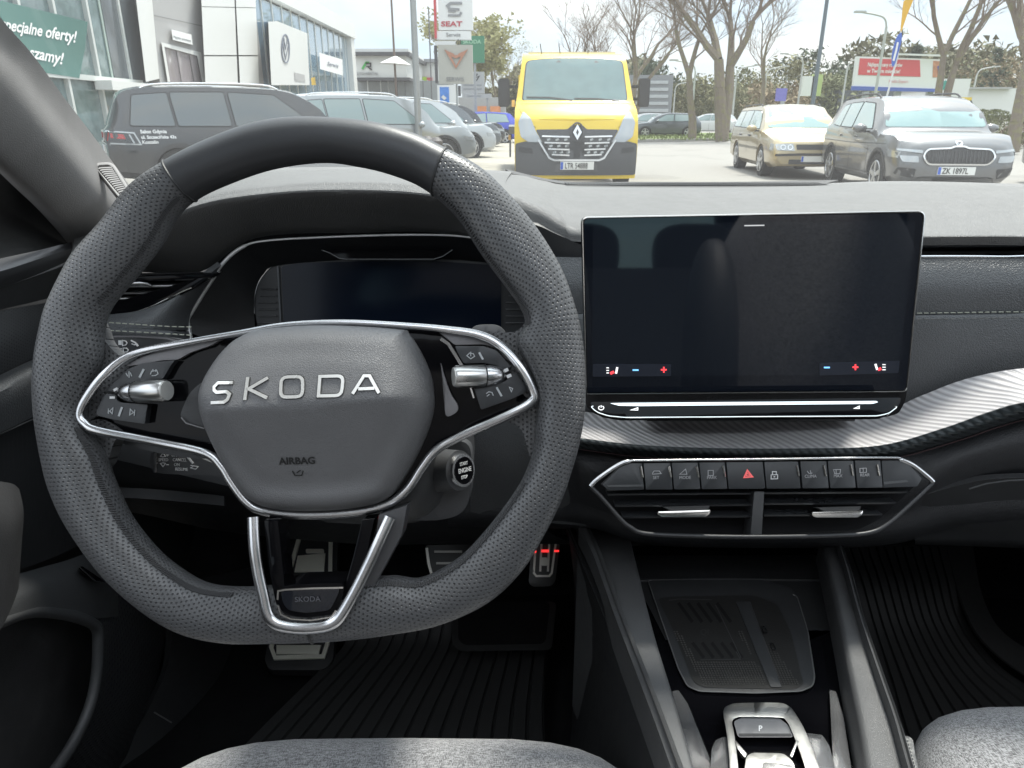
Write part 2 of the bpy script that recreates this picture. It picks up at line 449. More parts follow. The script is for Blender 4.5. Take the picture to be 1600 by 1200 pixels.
# palette --------------------------------------------------------
dash_soft = M('dash_soft', (.118, .117, .115), .5, bump=('grain', 520, .6, 1), var=.14)
dash_grain = M('dash_grain', (.085, .088, .092), .42, bump=('grain', 420, .55))
leather = M('leather', (.075, .077, .08), .42, bump=('grain', 300, .35))
leather_s = M('leather_smooth', (.036, .037, .040), .42, spec=.5, bump=('fine', 500, .1))
leather_p = M('leather_perforated', (.088, .089, .092), .33, bump=('perf', 350, .8))
hard = M('hard_plastic', (.034, .035, .037), .5, bump=('fine', 900, .25))
hard_d = M('hard_dark', (.021, .0215, .0225), .55, bump=('fine', 700, .2))
airbag_m = M('airbag_plastic', (.125, .125, .128), .46, bump=('grain', 760, .32))
gloss = M('piano_black', (.004, .004, .005), .06, spec=.13, var=0)
screen_m = M('screen_glass', (.006, .008, .013), .03, coat=.6, var=0)
chrome = M('satin_chrome', (.62, .62, .63), .24, metal=1, var=0)
chrome_b = M('bright_chrome', (.8, .79, .76), .14, metal=1, var=0)
alu = M('brushed_aluminium', (.5, .5, .49), .32, metal=1, var=.08, bump=('fine', 300, .1))
knurl = M('knurled_metal', (.56, .56, .55), .3, metal=1, var=.05)
trimfoil = M('trim_foil', (.38, .365, .37), .4, metal=.1, var=0, bump=('diag', 112, .6))
button_m = M('button_plastic', (.028, .03, .033), .38, bump=('fine', 600, .1))
wedge_m = M('pod_plastic', (.17, .165, .17), .33)
white_ink = M('white_ink', (.72, .72, .72), .6, var=0)
grey_ink = M('grey_ink', (.25, .26, .27), .6, var=0)
dark_ink = M('dark_ink', (.012, .012, .012), .7, var=0)
red_ink = M('red_ink', (.62, .07, .06), .5, var=0)
thread = M('stitch_thread', (.34, .35, .29), .8, var=.2)
thread_d = M('dark_thread', (.05, .05, .052), .8)
rubber = M('mat_rubber', (.026, .026, .026), .55, spec=.35, bump=('fine', 300, .3))
carpet = M('carpet', (.012, .012, .0125), .95, spec=.1, bump=('fine', 1500, .9, 2), var=.4)
fabric = M('seat_fabric', (.20, .20, .205), .85, bump=('weave', 1000, .4), sheen=.3)
fabric_d = M('door_fabric', (.04, .041, .043), .75, bump=('perf', 260, .5))
mesh_m = M('speaker_mesh', (.036, .037, .04), .45, bump=('perf', 130, .9))
dash_pat = M('dashed_panel', (.022, .0225, .024), .42, bump=('dash', 130, .8))
# ================================================================ STEERING WHEEL
FW = depthmap(.48)
PAIRS = [((475,186),(500,252)),((575,192),(560,259)),((640,208),(612,272)),((684,227),(662,294)),
 ((750,262),(712,338)),((797,306),(752,398)),((840,358),(787,445)),((878,421),(812,480)),((901,486),(820,506)),((911,535),(808,535)),
 ((915,580),(824,572)),((915,615),(838,606)),((913,650),(840,636)),((906,690),(836,672)),((897,724),(834,700)),((878,780),(816,748)),
 ((850,836),(785,795)),((815,892),(750,838)),((762,941),(712,875)),((687,975),(658,903)),((612,990),(612,900)),((550,998),(555,905)),
 ((492,1002),(492,915)),((420,1004),(430,915)),((354,1003),(372,918)),((292,990),(322,912)),((233,958),(285,893)),((167,900),(246,862)),
 ((112,825),(205,812)),((83,765),(178,756)),((69,710),(162,712)),((61,655),(140,672)),((58,600),(132,640)),((60,555),(142,606)),
 ((67,515),(158,560)),((77,480),(160,512)),((95,440),(172,478)),((120,395),(214,428)),((160,350),(248,384)),((207,292),(274,338)),
 ((262,254),(300,312)),((325,222),(345,289)),((400,195),(420,263))]
sw = root('steering_wheel', PD(482, 600, .50), 'flat bottomed three spoke steering wheel in perforated dark leather with silver trim', 'steering wheel')
DW = .478
outp = cr([PD(*o, DW) for o, i in PAIRS], 8, True); inp = cr([PD(*i, DW) for o, i in PAIRS], 8, True)
K = len(outp); back = Vector((0, -cp, sp)); NS = 28
cuma = 0; secs = []; sl = []
for i in range(K):
    c = (outp[i]+inp[i])/2; e = (outp[i]-inp[i]); a = e.length/2; e.normalize()
    if i: cuma += (c-(outp[i-1]+inp[i-1])/2).length
    b = .0162; row = []; t = 0; pr = None; ts = []
    cc = c-back*.0
    for k in range(NS):
        an = 2*pi*k/NS; ca, sa = cos(an), sin(an)
        ex = .9
        p = cc+e*(a*(abs(ca)**ex)*(1 if ca > 0 else -1))+back*(b*(abs(sa)**ex)*(1 if sa > 0 else -1))
        if pr is not None: t += (p-pr).length
        pr = p; row.append(p); ts.append(t)
    tot = t+(row[0]-row[-1]).length
    secs.append((row, ts+[tot])); sl.append(cuma)
def rim_part(name, i0, i1, mat, grow=1.0):
    B = MB(); V = []; U = []; ids = list(range(i0, i1+1)); m = len(ids)
    for i in ids:
        row, ts = secs[i % K]; c = sum(row, Vector())/NS
        for k in range(NS+1):
            V.append(c+(row[k % NS]-c)*grow); U.append((sl[i % K]+(cuma if i >= K else 0), ts[k]))
    F = [(j*(NS+1)+k, j*(NS+1)+k+1, (j+1)*(NS+1)+k+1, (j+1)*(NS+1)+k) for j in range(m-1) for k in range(NS)]
    F += [tuple(reversed(range(NS))), tuple((m-1)*(NS+1)+k for k in range(NS))]
    return mesh(name, V, F, mat, sw, True, U, 60)
s_r = 3*8+2; s_l = 40*8
# the perforated leather runs from the right seam clockwise to the left seam
rim_part('perforated_grip', s_r, s_l, leather_p)
tg = rim_part('smooth_top_grip', s_l, K+s_r, leather_s, 1.012); tg['label'] = 'smooth leather top section of the rim'
for i in (s_r, s_l, 22*8):
    row = secs[i][0]; c = sum(row, Vector())/NS
    tube('seam', [c+(p-c)*1.008 for p in row], .0009, hard_d, sw, 6, True)
B = MB()     # cross stitching along the inner edge
for i in list(range(s_r+2, s_l-2)):
    if 8*8 < i < 15*8 or 21*8 < i < 24*8 or 31*8 < i < 36*8: continue
    row = secs[i][0]; k = NS//2-2
    for q in (0, 1):
        p0 = row[k].lerp(secs[i+1][0][k], q*.5); p1 = row[k-1].lerp(secs[i+1][0][k-1], q*.5+.25)
        c = sum(row, Vector())/NS
        B.cyl(p0+(p0-c)*.03, p1+(p1-c)*.03, .00055, n=5)
st = B.make('stitching', thread_d, sw); st['kind'] = 'stuff'

TRIM = [(380,521),(300,535),(215,553),(176,583),(146,620),(135,645),(142,660),(165,672),(250,690),(325,707),(350,728),(365,752),(388,782),(415,797),
 (480,803),(555,799),(605,787),(637,764),(660,730),(683,702),(720,681),(800,645),(830,627),(833,612),(812,572),(782,541),(748,524),(700,516),(640,510),(540,505),(450,509)]
FWt = lambda u, v, h=0: FW(u, v, h)
# gloss black backing plate inside the silver loop
skin('spoke_plate', cr2(TRIM, 4), FW, gloss, sw, h=-.004, th=.012, step=40, bev=.001)
tl = cr([FW(u, v, .008 if u < 190 or u > 790 else .004) for u, v in TRIM], 6, True)
rr = []
for i in range(len(tl)):
    u = TRIM[(i//6) % len(TRIM)]; rr.append(.0021 if u[1] < 560 and 250 < u[0] < 740 else .0031)
rr = [sum(rr[(i+k) % len(rr)] for k in range(-6, 7))/13 for i in range(len(rr))]
tube('silver_trim', tl, rr, chrome, sw, 12, True, ref=back, flat=.8)
for P in ([(130,480),(152,510),(162,535),(185,556),(212,560),(150,650),(110,640),(100,560)], [(835,470),(822,500),(806,517),(780,518),(740,518),(760,540),(800,600),(860,640),(880,560)], [(150,655),(190,676),(175,690),(160,730),(130,740),(120,680)], [(825,636),(790,655),(815,672),(832,720),(860,720),(860,650)]):
    skin('grip_shoulder', cr2(P, 4), FW, leather_p, sw, h=-.003, th=.012, step=25, uvs_=.00043)
# left and right rear arms behind the plate
for P in ([(215,556),(140,640),(150,690),(330,720),(380,640),(330,540)], [(745,522),(835,600),(830,640),(700,690),(640,700),(600,540)]):
    skin('spoke_arm', cr2(P, 4), FW, hard, sw, h=-.016, th=.016, step=40)
# airbag cover
AB = [(379,527),(412,515),(506,508),(622,514),(640,523),(660,555),(675,592),(679,630),(671,667),(652,712),(626,757),(607,778),(577,789),(525,796),(469,797),(424,792),(394,778),(371,750),(345,705),(326,660),(319,622),(326,592),(345,560),(362,540)]
ABs = cr2(AB, 5)
def dist_poly(x, y, P):
    d = 1e9
    for i in range(len(P)):
        ax_, ay = P[i-1]; bx, by = P[i]; dx, dy = bx-ax_, by-ay
        t = max(0, min(1, ((x-ax_)*dx+(y-ay)*dy)/(dx*dx+dy*dy+1e-9))); e = sqrt((x-ax_-t*dx)**2+(y-ay-t*dy)**2)
        if e < d: d = e
    return d
def ab_h(u, v):
    d = dist_poly(u, v, ABs); e = min(d, 34)/34; h = .024*sqrt(max(0, 1-(1-e)**2))
    crease = 628-(u-500)*.07
    k = (v-crease)
    h += .015*(1-min(1, abs(k)/125))*min(1, d/60)
    if k > 0: h -= .00006*k*min(1, d/40)*.6
    if u > 625: h -= .00010*(u-625)
    return h
def ring_skin(name, poly, F, mat, par, hf, insets, step, th=.006, **k):
    """skin with extra vertex rings near the border so a rounded edge is resolved"""
    bm = bmesh.new(); c = (sum(p[0] for p in poly)/len(poly), sum(p[1] for p in poly)/len(poly))
    rings = []
    for s_ in insets: rings.append([(c[0]+(p[0]-c[0])*s_, c[1]+(p[1]-c[1])*s_) for p in poly])
    V2 = [p for r in rings for p in r]+[c]; m = len(poly); F2 = []
    for a in range(len(rings)-1):
        for i in range(m): F2.append((a*m+i, a*m+(i+1) % m, (a+1)*m+(i+1) % m, (a+1)*m+i))
    ci = len(V2)-1; a = len(rings)-1
    for i in range(m): F2.append((a*m+i, a*m+(i+1) % m, ci))
    V = [F(x, y, hf(x, y)) for x, y in V2]; n = len(V); V += [F(x, y, -th) for x, y in rings[0]]
    F2 += [(i, n+i, n+(i+1) % m, (i+1) % m) for i in range(m)]
    up = F(c[0], c[1], .01)-F(c[0], c[1], 0)
    q = F2[0]; 
    if (V[q[1]]-V[q[0]]).cross(V[q[2]]-V[q[0]]).dot(up)+(V[F2[-m-1][1]]-V[F2[-m-1][0]]).length*0 < 0: F2 = [tuple(reversed(f)) for f in F2]
    bm.free()
    return mesh(name, V, F2, mat, par, True, [(x, y) for x, y in V2]+[(x, y) for x, y in rings[0]], 60)
INS = [1, .995, .985, .97, .95, .925, .895, .86, .82, .77, .71, .64, .56, .48, .4, .32, .24, .16, .08]
ab = ring_skin('airbag_cover', ABs, FW, airbag_m, sw, ab_h, INS, 8)
FAB = lambda u, v, h=0: FW(u, v, ab_h(u, v)+h)
LET = [[(396,598),(372,598),(366,604),(367,609),(372,612),(388,611),(393,615),(391,622),(386,626),(364,627)],
 [(417,590),(416,623)],[(446,591),(420,607),(448,620)],
 (lambda P: P+[P[0]])(rnd([(466,590),(497,589),(499,618),(467,619)], 9, 4)),
 [(522,589)]+rnd([(522,589),(556,588),(555,616.5),(522,617)], [.1, 9, 9, .1], 4)[5:15]+[(522,617),(522,589)],
 [(571,614),(586,588),(594,588),(609,613)],[(579,607),(602,606)]]
FA3 = lambda u, v, h=0: FAB(u, v, h)
for LE in (LET[:1], LET[1:3], LET[3:4], LET[4:5], LET[5:]): lt = strokes_('letter', LE, 4.5, FA3, M('letter_chrome', (.68, .67, .64), .3, metal=.6), sw, h=.0012, th=.0014, step=6)
strokes('letter_shade', [[(x, y) for x, y in l] for l in LET], 6.8, FA3, M('letter_shadow', (.02, .02, .02), .6), sw, h=.0004, th=.0006, step=6)  # dark outline painted as shade around the raised letters
text('airbag_text', 'AIRBAG', 15, FAB, dark_ink, sw, org=(456, 719), ax=(1, -.02), h=.0006, bold=.02, sx=1.02)
strokes('airbag_symbol', [[(474,729),(477,736),(487,736),(490,729)],[(480,732),(486,728)]], 1.6, FAB, dark_ink, sw, h=.0006, step=3)
# glossy pockets between the pods and the airbag
POC = cr2([(322,597),(300,612),(286,640),(285,652),(296,662),(322,668),(316,630)], 4)
skin('pocket', POC, FW, hard, sw, h=.0015, th=.003, step=20, bev=.001)
strokes('pocket_edge', [[(286,652),(294,661),(322,669)]], 1.6, FW, wedge_m, sw, h=.003, step=5)
skin('pocket', cr2([(689,568),(694,585),(705,615),(716,634),(712,645),(697,648),(696,610)], 4), FW, wedge_m, sw, h=.003, th=.004, step=15, bev=.0008)
strokes('glint_strip', [(5, [(688,529),(700,537),(712,556),(722,573)]), (2.5, [(735,606),(740,622)])], 4, FW, M('gloss_glint', (.6, .6, .6), .15, metal=1, var=0), sw, h=-.0025, th=.001, step=5)  # bright metal strips painted as glints on the black gloss
# satin wedges
wl = skin('pod_wedge', rnd([(196,573),(222,558),(268,542),(318,533),(352,527),(330,540),(298,551),(279,562),(255,563),(222,569)], 4), FW, wedge_m, sw, h=.001, th=.004, step=12, bev=.0006)
wr = skin('pod_wedge', rnd([(682,517),(722,522),(765,535),(785,547),(800,566),(790,561),(776,543),(755,538),(710,539),(698,527)], 4), FW, wedge_m, sw, h=.001, th=.004, step=12, bev=.0006)
# pod buttons
BT = [[(170,610),(187,592),(204,577),(225,568),(277,563),(270,571),(258,592),(225,596),(204,598),(192,604),(186,612)],
      [(168,615),(186,617),(186,625),(193,629),(235,632),(231,643),(230,662),(180,655),(156,649),(154,643)],
      [(711,541),(755,541),(776,548),(799,574),(786,577),(776,571),(755,567),(725,568),(717,554)],
      [(741,606),(770,603),(789,596),(806,582),(822,605),(821,613),(800,623),(752,640),(749,631)]]
bl = ['upper button of the left spoke', 'lower button of the left spoke', 'upper button of the right spoke', 'lower button of the right spoke']
for P, l in zip(BT, bl): skin('button', rnd(P, 3), FW, button_m, sw, h=.003, th=.006, step=15, bev=.0007)['label'] = l
IC = [(3.2, [(222,590),(229,577)]), (3.2, [(190,650),(195,636)]), (3, [(749,551),(755,562)]), (3, [(776,605),(784,619)]),
      [(201,583),(204,588)], [(206,580),(206,590)], [(210,588),(208,582)],
      [(239,585),(241,580),(249,579),(251,584),(247,587),(241,587)], [(243,577),(243,581)], [(248,577),(247,581)],
      [(174,638),(174,646)], [(176,642),(181,637),(180,646),(176,642)],
      [(208,639),(207,648),(213,644),(208,639)], [(215,640),(214,649)],
      [(730,556),(734,552),(740,553),(742,557),(736,561),(730,556)], [(736,550),(736,557)],
      [(760,615),(764,612),(769,613),(771,618)], [(761,619),(765,616)],
      [(796,605),(801,607),(799,612),(796,605)]]
icon = strokes('button_icon', IC, 1.3, FW, M('icon_ink', (.42, .44, .45), .6, var=0), sw, h=.0036, step=None)
strokes('arrow_icon', [(4, [(182,610),(188,607)]), (3.5, [(176,621),(184,621)]), (5, [(788,580),(794,577)]), (5, [(792,589),(799,586)])], 3, FW, white_ink, sw, h=.0036)
# rollers
def roller(u0, u1, uc, v, side):
    r_ = .0073
    a = FW(u0, v, .004); b = FW(u1, v-2*side, .010); ax = (b-a).normalized()
    B = MB(); n = 48; prof = [(0, r_*.96), (.0006, r_), ((b-a).length-.0012, r_), ((b-a).length, r_*.9)]
    q = ax.to_track_quat('Z', 'Y'); V = []; U = []
    for z, r in prof:
        for i in range(n):
            an = 2*pi*i/n; rr_ = r*(1.03 if i % 2 else .975)
            V.append(a+q @ Vector((rr_*cos(an), rr_*sin(an), z))); U.append((z, an*r_))
    F = [(k*n+i, k*n+(i+1) % n, (k+1)*n+(i+1) % n, (k+1)*n+i) for k in range(3) for i in range(n)]+[tuple(reversed(range(n)))]
    rl = mesh('roller', V, F, knurl, sw, True, U, 50)
    B = MB(); B.cyl(b, b+ax*.0008, r_*.9, r_*.86, 40); B.make('roller_cap', M('cap_silver', (.5, .5, .48), .4, metal=.4, var=0), rl)
    B = MB(); B.cyl(a-ax*.0004, a+ax*.0005, r_*1.03, n=32); B.make('roller_groove', hard_d, rl)
    c = FW(uc, v+1*side, .0)
    P = [c.lerp(a, t) for t in (0, .12, .3, .55, .8, 1)]
    tube('roller_cone', P, [r_*.35, r_*.62, r_*.8, r_*.92, r_*.97, r_*.96], chrome, sw, 28)
roller(219, 271, 188, 612, 1)
roller(758, 712, 790, 587, -1)
# bottom spoke: U trim, gloss block with plaque
UO = [(403,803),(412,874),(429,950),(437,963),(452,970),(489,974),(530,969),(547,958),(560,940),(590,889),(627,800),(604,804),(575,877),(551,932),(543,945),(530,950),(490,955),(456,952),(443,944),(438,935),(427,877),(421,806)]
tube('lower_spoke_trim', cr([FW(u, v, .0185 if v < 830 else .021) for u, v in ((411,800),(415,840),(420,878),(428,915),(434,941),(443,955),(460,962),(489,965),(520,962),(537,954),(549,938),(566,908),(583,874),(600,838),(617,800))], 6), .0039, chrome, sw, 14, ref=back, flat=.75)
skin('lower_spoke_flank', [(597,800),(640,785),(632,830),(600,890),(566,945),(556,945),(585,880)], FW, M('flank_grey', (.06, .06, .063), .4), sw, h=.012, th=.02, step=25, bev=.001)
skin('lower_spoke_flank', [(425,806),(446,806),(452,860),(459,930),(446,944),(432,880)], FW, gloss, sw, h=.016, th=.02, step=25, bev=.001)
skin('lower_spoke_flank', [(592,804),(573,806),(560,860),(540,930),(545,944),(556,925),(578,870)], FW, gloss, sw, h=.016, th=.02, step=25, bev=.001)
pq = skin('lower_plaque', rnd([(449,908),(470,900),(549,898),(548,915),(535,945),(492,950),(458,946),(450,930)], 8), FW, gloss, sw, h=.020, th=.03, step=20, bev=.0015)
skin('plaque_face', rnd([(455,910),(543,903),(540,915),(528,938),(492,942),(466,938),(458,928)], 7), FW, screen_m, sw, h=.0212, th=.001, step=20)
strokes('plaque_edge', [[(450,922),(451,909),(462,907),(500,905),(548,904)]], 2.6, FW, chrome_b, sw, h=.0216, step=6)
strokes('plaque_edge', [[(450,930),(455,944),(470,951),(500,953),(530,948),(537,938)]], 2, FW, chrome_b, sw, h=.0214, step=6)
text('plaque_text', 'SKODA', 11, FW, M('plaque_ink', (.10, .10, .11), .4, var=0), sw, org=(476, 925), ax=(1, -.03), h=.0222, sx=1.05)
# shift paddles stand behind the spokes, fixed to the wheel
skin('shift_paddle', cr2([(236,549),(250,538),(272,530),(296,529),(310,537),(316,560),(250,580)], 3), FW, button_m, sw, h=-.02, th=.004, step=20, bev=.001)
skin('shift_paddle', cr2([(733,516),(741,505),(762,503),(778,505),(790,516),(800,540),(745,540)], 3), FW, M('paddle_grey', (.09, .09, .092), .35), sw, h=-.02, th=.004, step=20, bev=.001)

# ================================================================ STALKS AND COLUMN
col_ = root('steering_column', PD(600, 720, .56), 'dark plastic steering column shroud with round engine start button behind the wheel', 'steering column')
def shroud(rows, name, mat, par, n=20):
    B = MB(); V = []; 
    for (c, rx, ry) in rows:
        c = Vector(c)
        for k in range(n):
            an = 2*pi*k/n; ca, sa = cos(an), sin(an)
            V.append(c+Vector((rx*(abs(ca)**.55)*(1 if ca > 0 else -1), 0, 0))+Vector((0, sp, cp))*(ry*(abs(sa)**.6)*(1 if sa > 0 else -1)))
    m = len(rows); F = [(i*n+k, (i+1)*n+k, (i+1)*n+(k+1) % n, i*n+(k+1) % n) for i in range(m-1) for k in range(n)]
    F += [tuple(range(n)), tuple(reversed(range((m-1)*n, m*n)))]
    V2 = V; return mesh(name, V2, F, mat, par, True, None, 60)
shroud([(PD(560, 690, .50), .045, .045), (PD(565, 700, .515), .052, .052), (PD(580, 705, .56), .066, .058), (PD(600, 700, .64), .082, .06), (PD(620, 690, .80), .08, .06)], 'column_shroud', hard, col_)
# right cheek that carries the button
skin('button_cheek', cr2([(640,705),(690,690),(728,692),(737,720),(735,770),(722,800),(690,812),(640,812),(610,800)], 4), depthmap(.545), M('cheek', (.05, .051, .054), .42, bump=('fine', 700, .2)), col_, h=0, th=.03, step=22, bev=.008)
bc = PD(720, 735, .522); bn = Vector((.78, -.55, .28)).normalized()
q = bn.to_track_quat('Z', 'Y')
def disc(name, c, q, r, z0, z1, mat, par, n=36, r1=None):
    B = MB(); B.cyl(c+q @ Vector((0, 0, z0)), c+q @ Vector((0, 0, z1)), r, r if r1 is None else r1, n); return B.make(name, mat, par)
disc('button_socket', bc, q, .0175, -.04, -.001, M('cheek', (.05, .051, .054), .42), col_, r1=.0148)
sb = disc('start_button', bc, q, .0128, -.006, .003, chrome, col_, r1=.0121)
disc('button_face', bc, q, .0100, 0, .0036, gloss, sb)
def FQ(a, b, h=0): return bc+q @ Vector((a, b, .0037+h))
xa = (q.inverted() @ Vector((1, .3, 0)).normalized()); ang = atan2(xa.y, xa.x)
for s_, y_, sz in (('START', .0039, .0034), ('ENGINE', -.0013, .0047), ('STOP', -.0058, .0034)):
    o_ = Vector((-.0067 if sz > .004 else -.0044, y_)); o_.rotate(Matrix.Rotation(ang, 2))
    text('button_text', s_, sz, FQ, white_ink, sb, org=o_, ax=(cos(ang), sin(ang)), vdir=1, h=.0002, sx=.85)

st1 = root('cruise_control_stalk', PD(300, 720, .50), 'black column stalk printed SPEED, OFF, CANCEL, ON, RESUME below the left spoke', 'stalk')
FS = depthmap(.515)
skin('stalk_body', cr2([(238,706),(246,700),(262,702),(300,711),(345,728),(400,745),(400,770),(345,745),(290,742),(248,739),(237,732),(234,718)], 4), FS, hard, st1, h=0, th=.016, step=18, bev=.004)
tube('end_ring', [FS(244, y, .001) for y in (700, 708, 718, 730, 738)], .0011, chrome, st1, 6)
tw = lambda s_, x, y, sz, sl_=.1, **k: text('stalk_text', s_, sz, FS, white_ink, st1, org=(x, y), ax=(1, sl_), h=.0005, **k)
tw('SPEED', 248, 720.5, 6.6, 0, sx=.85); tw('OFF', 268, 713, 6.8, .02, sx=.85); tw('CANCEL', 270, 720.5, 6.8, .02, sx=.85); tw('ON', 272, 728, 6.8, .02, sx=.85); tw('RESUME', 274, 735, 6.6, .03, sx=.85)
for s_, y_ in (('S', 712), ('E', 720), ('T', 728)): tw(s_, 242.5, y_, 7, 0)
strokes('stalk_mark', [[(251,713),(255,708),(259,713),(255,714),(251,713)], [(251,724),(255,729),(259,724),(255,723),(251,724)], [(260,711),(264,711)], [(262,709),(262,713)], [(260,726),(264,726)],
   (3, [(292,712),(302,724)]), [(298,727),(310,729),(306,733),(298,731),(302,729)]], 1.1, FS, white_ink, st1, h=.0005)

st2 = root('lighting_stalk', PD(220, 540, .50), 'satin black indicator stalk printed with headlight and wiper symbols left of the cluster', 'stalk')
FS2 = depthmap(.52)
skin('stalk_body', rnd([(163,532),(172,525),(262,526),(300,534),(330,560),(240,580),(195,556),(172,546)], 6), FS2, M('stalk_satin', (.045, .047, .05), .36), st2, h=0, th=.014, step=14, bev=.003)
strokes('stalk_edge', [[(165,531),(174,526),(215,526),(262,529),(280,534)]], 2.6, FS2, wedge_m, st2, h=.0012, step=8)
strokes('stalk_symbol', [(5, [(188,539),(188,532)])]+[[(192,532),(197,533),(199,536),(197,539),(192,540),(192,532)], (2, [(205,532),(213,536)]), [(213,536),(211,539),(206,537)], (3, [(213,537),(216,541)]),
   [(193,544),(193,550),(199,550),(201,547),(198,544),(193,544)], [(188,545),(191,545)], [(188,548),(191,548)]], 1.3, FS2, white_ink, st2, h=.0006)

# ================================================================ DASHBOARD
db = root('dashboard', (.2, .75, .9), 'dark grey soft touch dashboard spanning the cabin below the windscreen', 'dashboard')
# top pad, far edge to near edge
patch('top_pad', [
 [(560,268,1.16),(700,270,1.16),(800,272,1.16),(850,282,1.16),(900,289,1.16),(1100,290,1.17),(1250,288,1.17),(1400,283,1.15),(1620,288,1.10),(1990,300,1.02)],
 [(560,275,1.00),(700,276,1.00),(790,281,1.00),(850,291,1.00),(900,298,1.00),(1100,300,1.0),(1250,299,1.0),(1400,297,1.0),(1640,305,.97),(2040,330,.90)],
 [(560,284,.85),(690,287,.86),(780,294,.88),(840,306,.88),(900,321,.88),(1100,326,.88),(1250,326,.88),(1400,325,.88),(1660,335,.86),(2100,370,.80)],
 [(700,300,.80),(790,305,.80),(840,322,.79),(875,340,.785),(910,353,.78),(1100,358,.78),(1250,358,.78),(1400,362,.78),(1680,366,.76),(2160,410,.71)],
 [(760,360,.79),(800,345,.785),(845,350,.775),(880,370,.77),(915,378,.765),(1100,376,.765),(1250,374,.765),(1400,371,.765),(1690,374,.745),(2180,420,.70)]],
 dash_soft, db, 6, 7, .01)
# instrument hood
patch('instrument_hood', [
 [(130,330,.95),(215,296,1.04),(330,268,1.12),(450,259,1.16),(580,258,1.17),(700,262,1.17),(800,268,1.16)],
 [(120,360,.86),(205,330,.90),(325,285,.94),(450,271,.96),(580,270,.97),(690,276,.96),(790,286,.94)],
 [(110,400,.76),(190,364,.78),(310,304,.80),(440,284,.80),(570,280,.80),(680,288,.80),(800,311,.80)],
 [(108,415,.745),(186,380,.755),(300,318,.765),(435,294,.765),(570,290,.765),(685,299,.765),(815,330,.765)],
 [(110,425,.745),(190,396,.755),(300,340,.765),(430,314,.765),(570,310,.765),(690,318,.765),(825,352,.765)],
 [(120,432,.80),(210,425,.82),(312,425,.84),(400,372,.85),(560,364,.85),(700,367,.85),(850,420,.83)]],
 dash_soft, db, 6, 8, .008)
# face of the hood running down behind the wheel, right of the cluster
patch('hood_cheek', [
 [(770,350,.788),(830,350,.772),(870,366,.768),(912,385,.765)],
 [(800,420,.79),(850,420,.785),(885,425,.775),(915,430,.768)],
 [(830,470,.78),(862,470,.77),(890,470,.765),(918,470,.76)]], hard, db, 5, 5, .006)
# vin strip at the base of the glass and defroster slots
patch('defroster_grille', [[(790,264,1.185),(880,283,1.185),(1000,284,1.19),(1150,284,1.19),(1310,281,1.185)], [(800,271,1.15),(890,288,1.15),(1000,289.5,1.155),(1150,289.5,1.155),(1290,287,1.15)]], M('slotted_plastic', (.02, .02, .021), .6), db, 2, 8, .004)
B = MB()
for i in range(90):
    u = 885+i*4.5; B.box(PY(u, 287.5-(.9 if u < 950 else 0), 1.135), (.0016, .05, .0012))
t_ = B.make('defroster_slot', hard_d, db, False); t_['kind'] = 'stuff'
skin('vin_plate', [(452,251),(560,250),(556,261),(452,263)], plane(PY(500, 256, 1.12), (0, -.3, 1)), hard, db, h=0, th=.002)
text('vin_text', 'TMB ...', 6, plane(PY(500, 256, 1.12), (0, -.3, 1)), white_ink, db, org=(478, 256), h=.0006)
# side air outlet at the foot of the pillar
for k in range(5):
    a0 = PY(272+k*9, 331-k*6, .90); a1 = PY(330+k*4, 304-k*4, .93); B = MB(); B.cyl(a0, a1, .0012, n=6); B.make('side_slot', white_ink if k < 1 else M('slot_grey', (.2, .2, .2), .4), db)
# right hand leather panels
shelf = patch('recess_shelf', [
 [(1380,372,.80),(1450,370,.80),(1560,369,.80),(1700,372,.79),(2180,420,.74)],
 [(1380,385,.84),(1450,383,.84),(1560,382,.84),(1700,385,.83),(2180,432,.79)],
 [(1380,398,.82),(1450,397,.82),(1560,397,.82),(1700,400,.81),(2180,448,.77)],
 [(1380,404,.745),(1450,402,.745),(1560,403,.745),(1700,407,.735),(2180,458,.69)]], M('gloss_recess', (.012, .013, .015), .3, coat=.4, var=0), db, 4, 5, .004)
tube('recess_edge', cr([PY(u, v, y) for u, v, y in ((1380,402,.742),(1450,400.5,.742),(1560,401,.742),(1700,405,.732),(2180,455,.688))], 6), .0011, chrome, db, 6)
patch('upper_leather_panel', [
 [(850,400,.77),(900,402,.765),(1100,402,.75),(1400,404,.745),(1560,404,.745),(1700,408,.735),(2180,460,.69)],
 [(850,445,.755),(900,445,.75),(1100,445,.735),(1400,448,.73),(1560,447,.73),(1700,450,.72),(2180,505,.68)],
 [(850,492,.755),(900,492,.748),(1100,492,.735),(1400,494,.73),(1560,491,.73),(1700,491,.72),(2180,540,.68)]], dash_grain, db, 6, 6, .006)
patch('lower_leather_panel', [
 [(850,492,.756),(900,492,.749),(1100,492,.736),(1400,494.5,.731),(1560,491.5,.731),(1700,491.5,.721),(2180,540,.68)],
 [(850,497,.748),(900,497,.742),(1100,497,.729),(1400,499,.724),(1560,496,.724),(1700,496,.714),(2180,545,.672)],
 [(850,560,.738),(900,560,.733),(1100,560,.725),(1400,560,.722),(1560,545,.718),(1700,535,.71),(2180,575,.668)],
 [(850,640,.74),(900,650,.733),(1100,650,.725),(1400,640,.722),(1560,600,.718),(1700,575,.71),(2180,605,.668)]], dash_grain, db, 6, 6, .006)
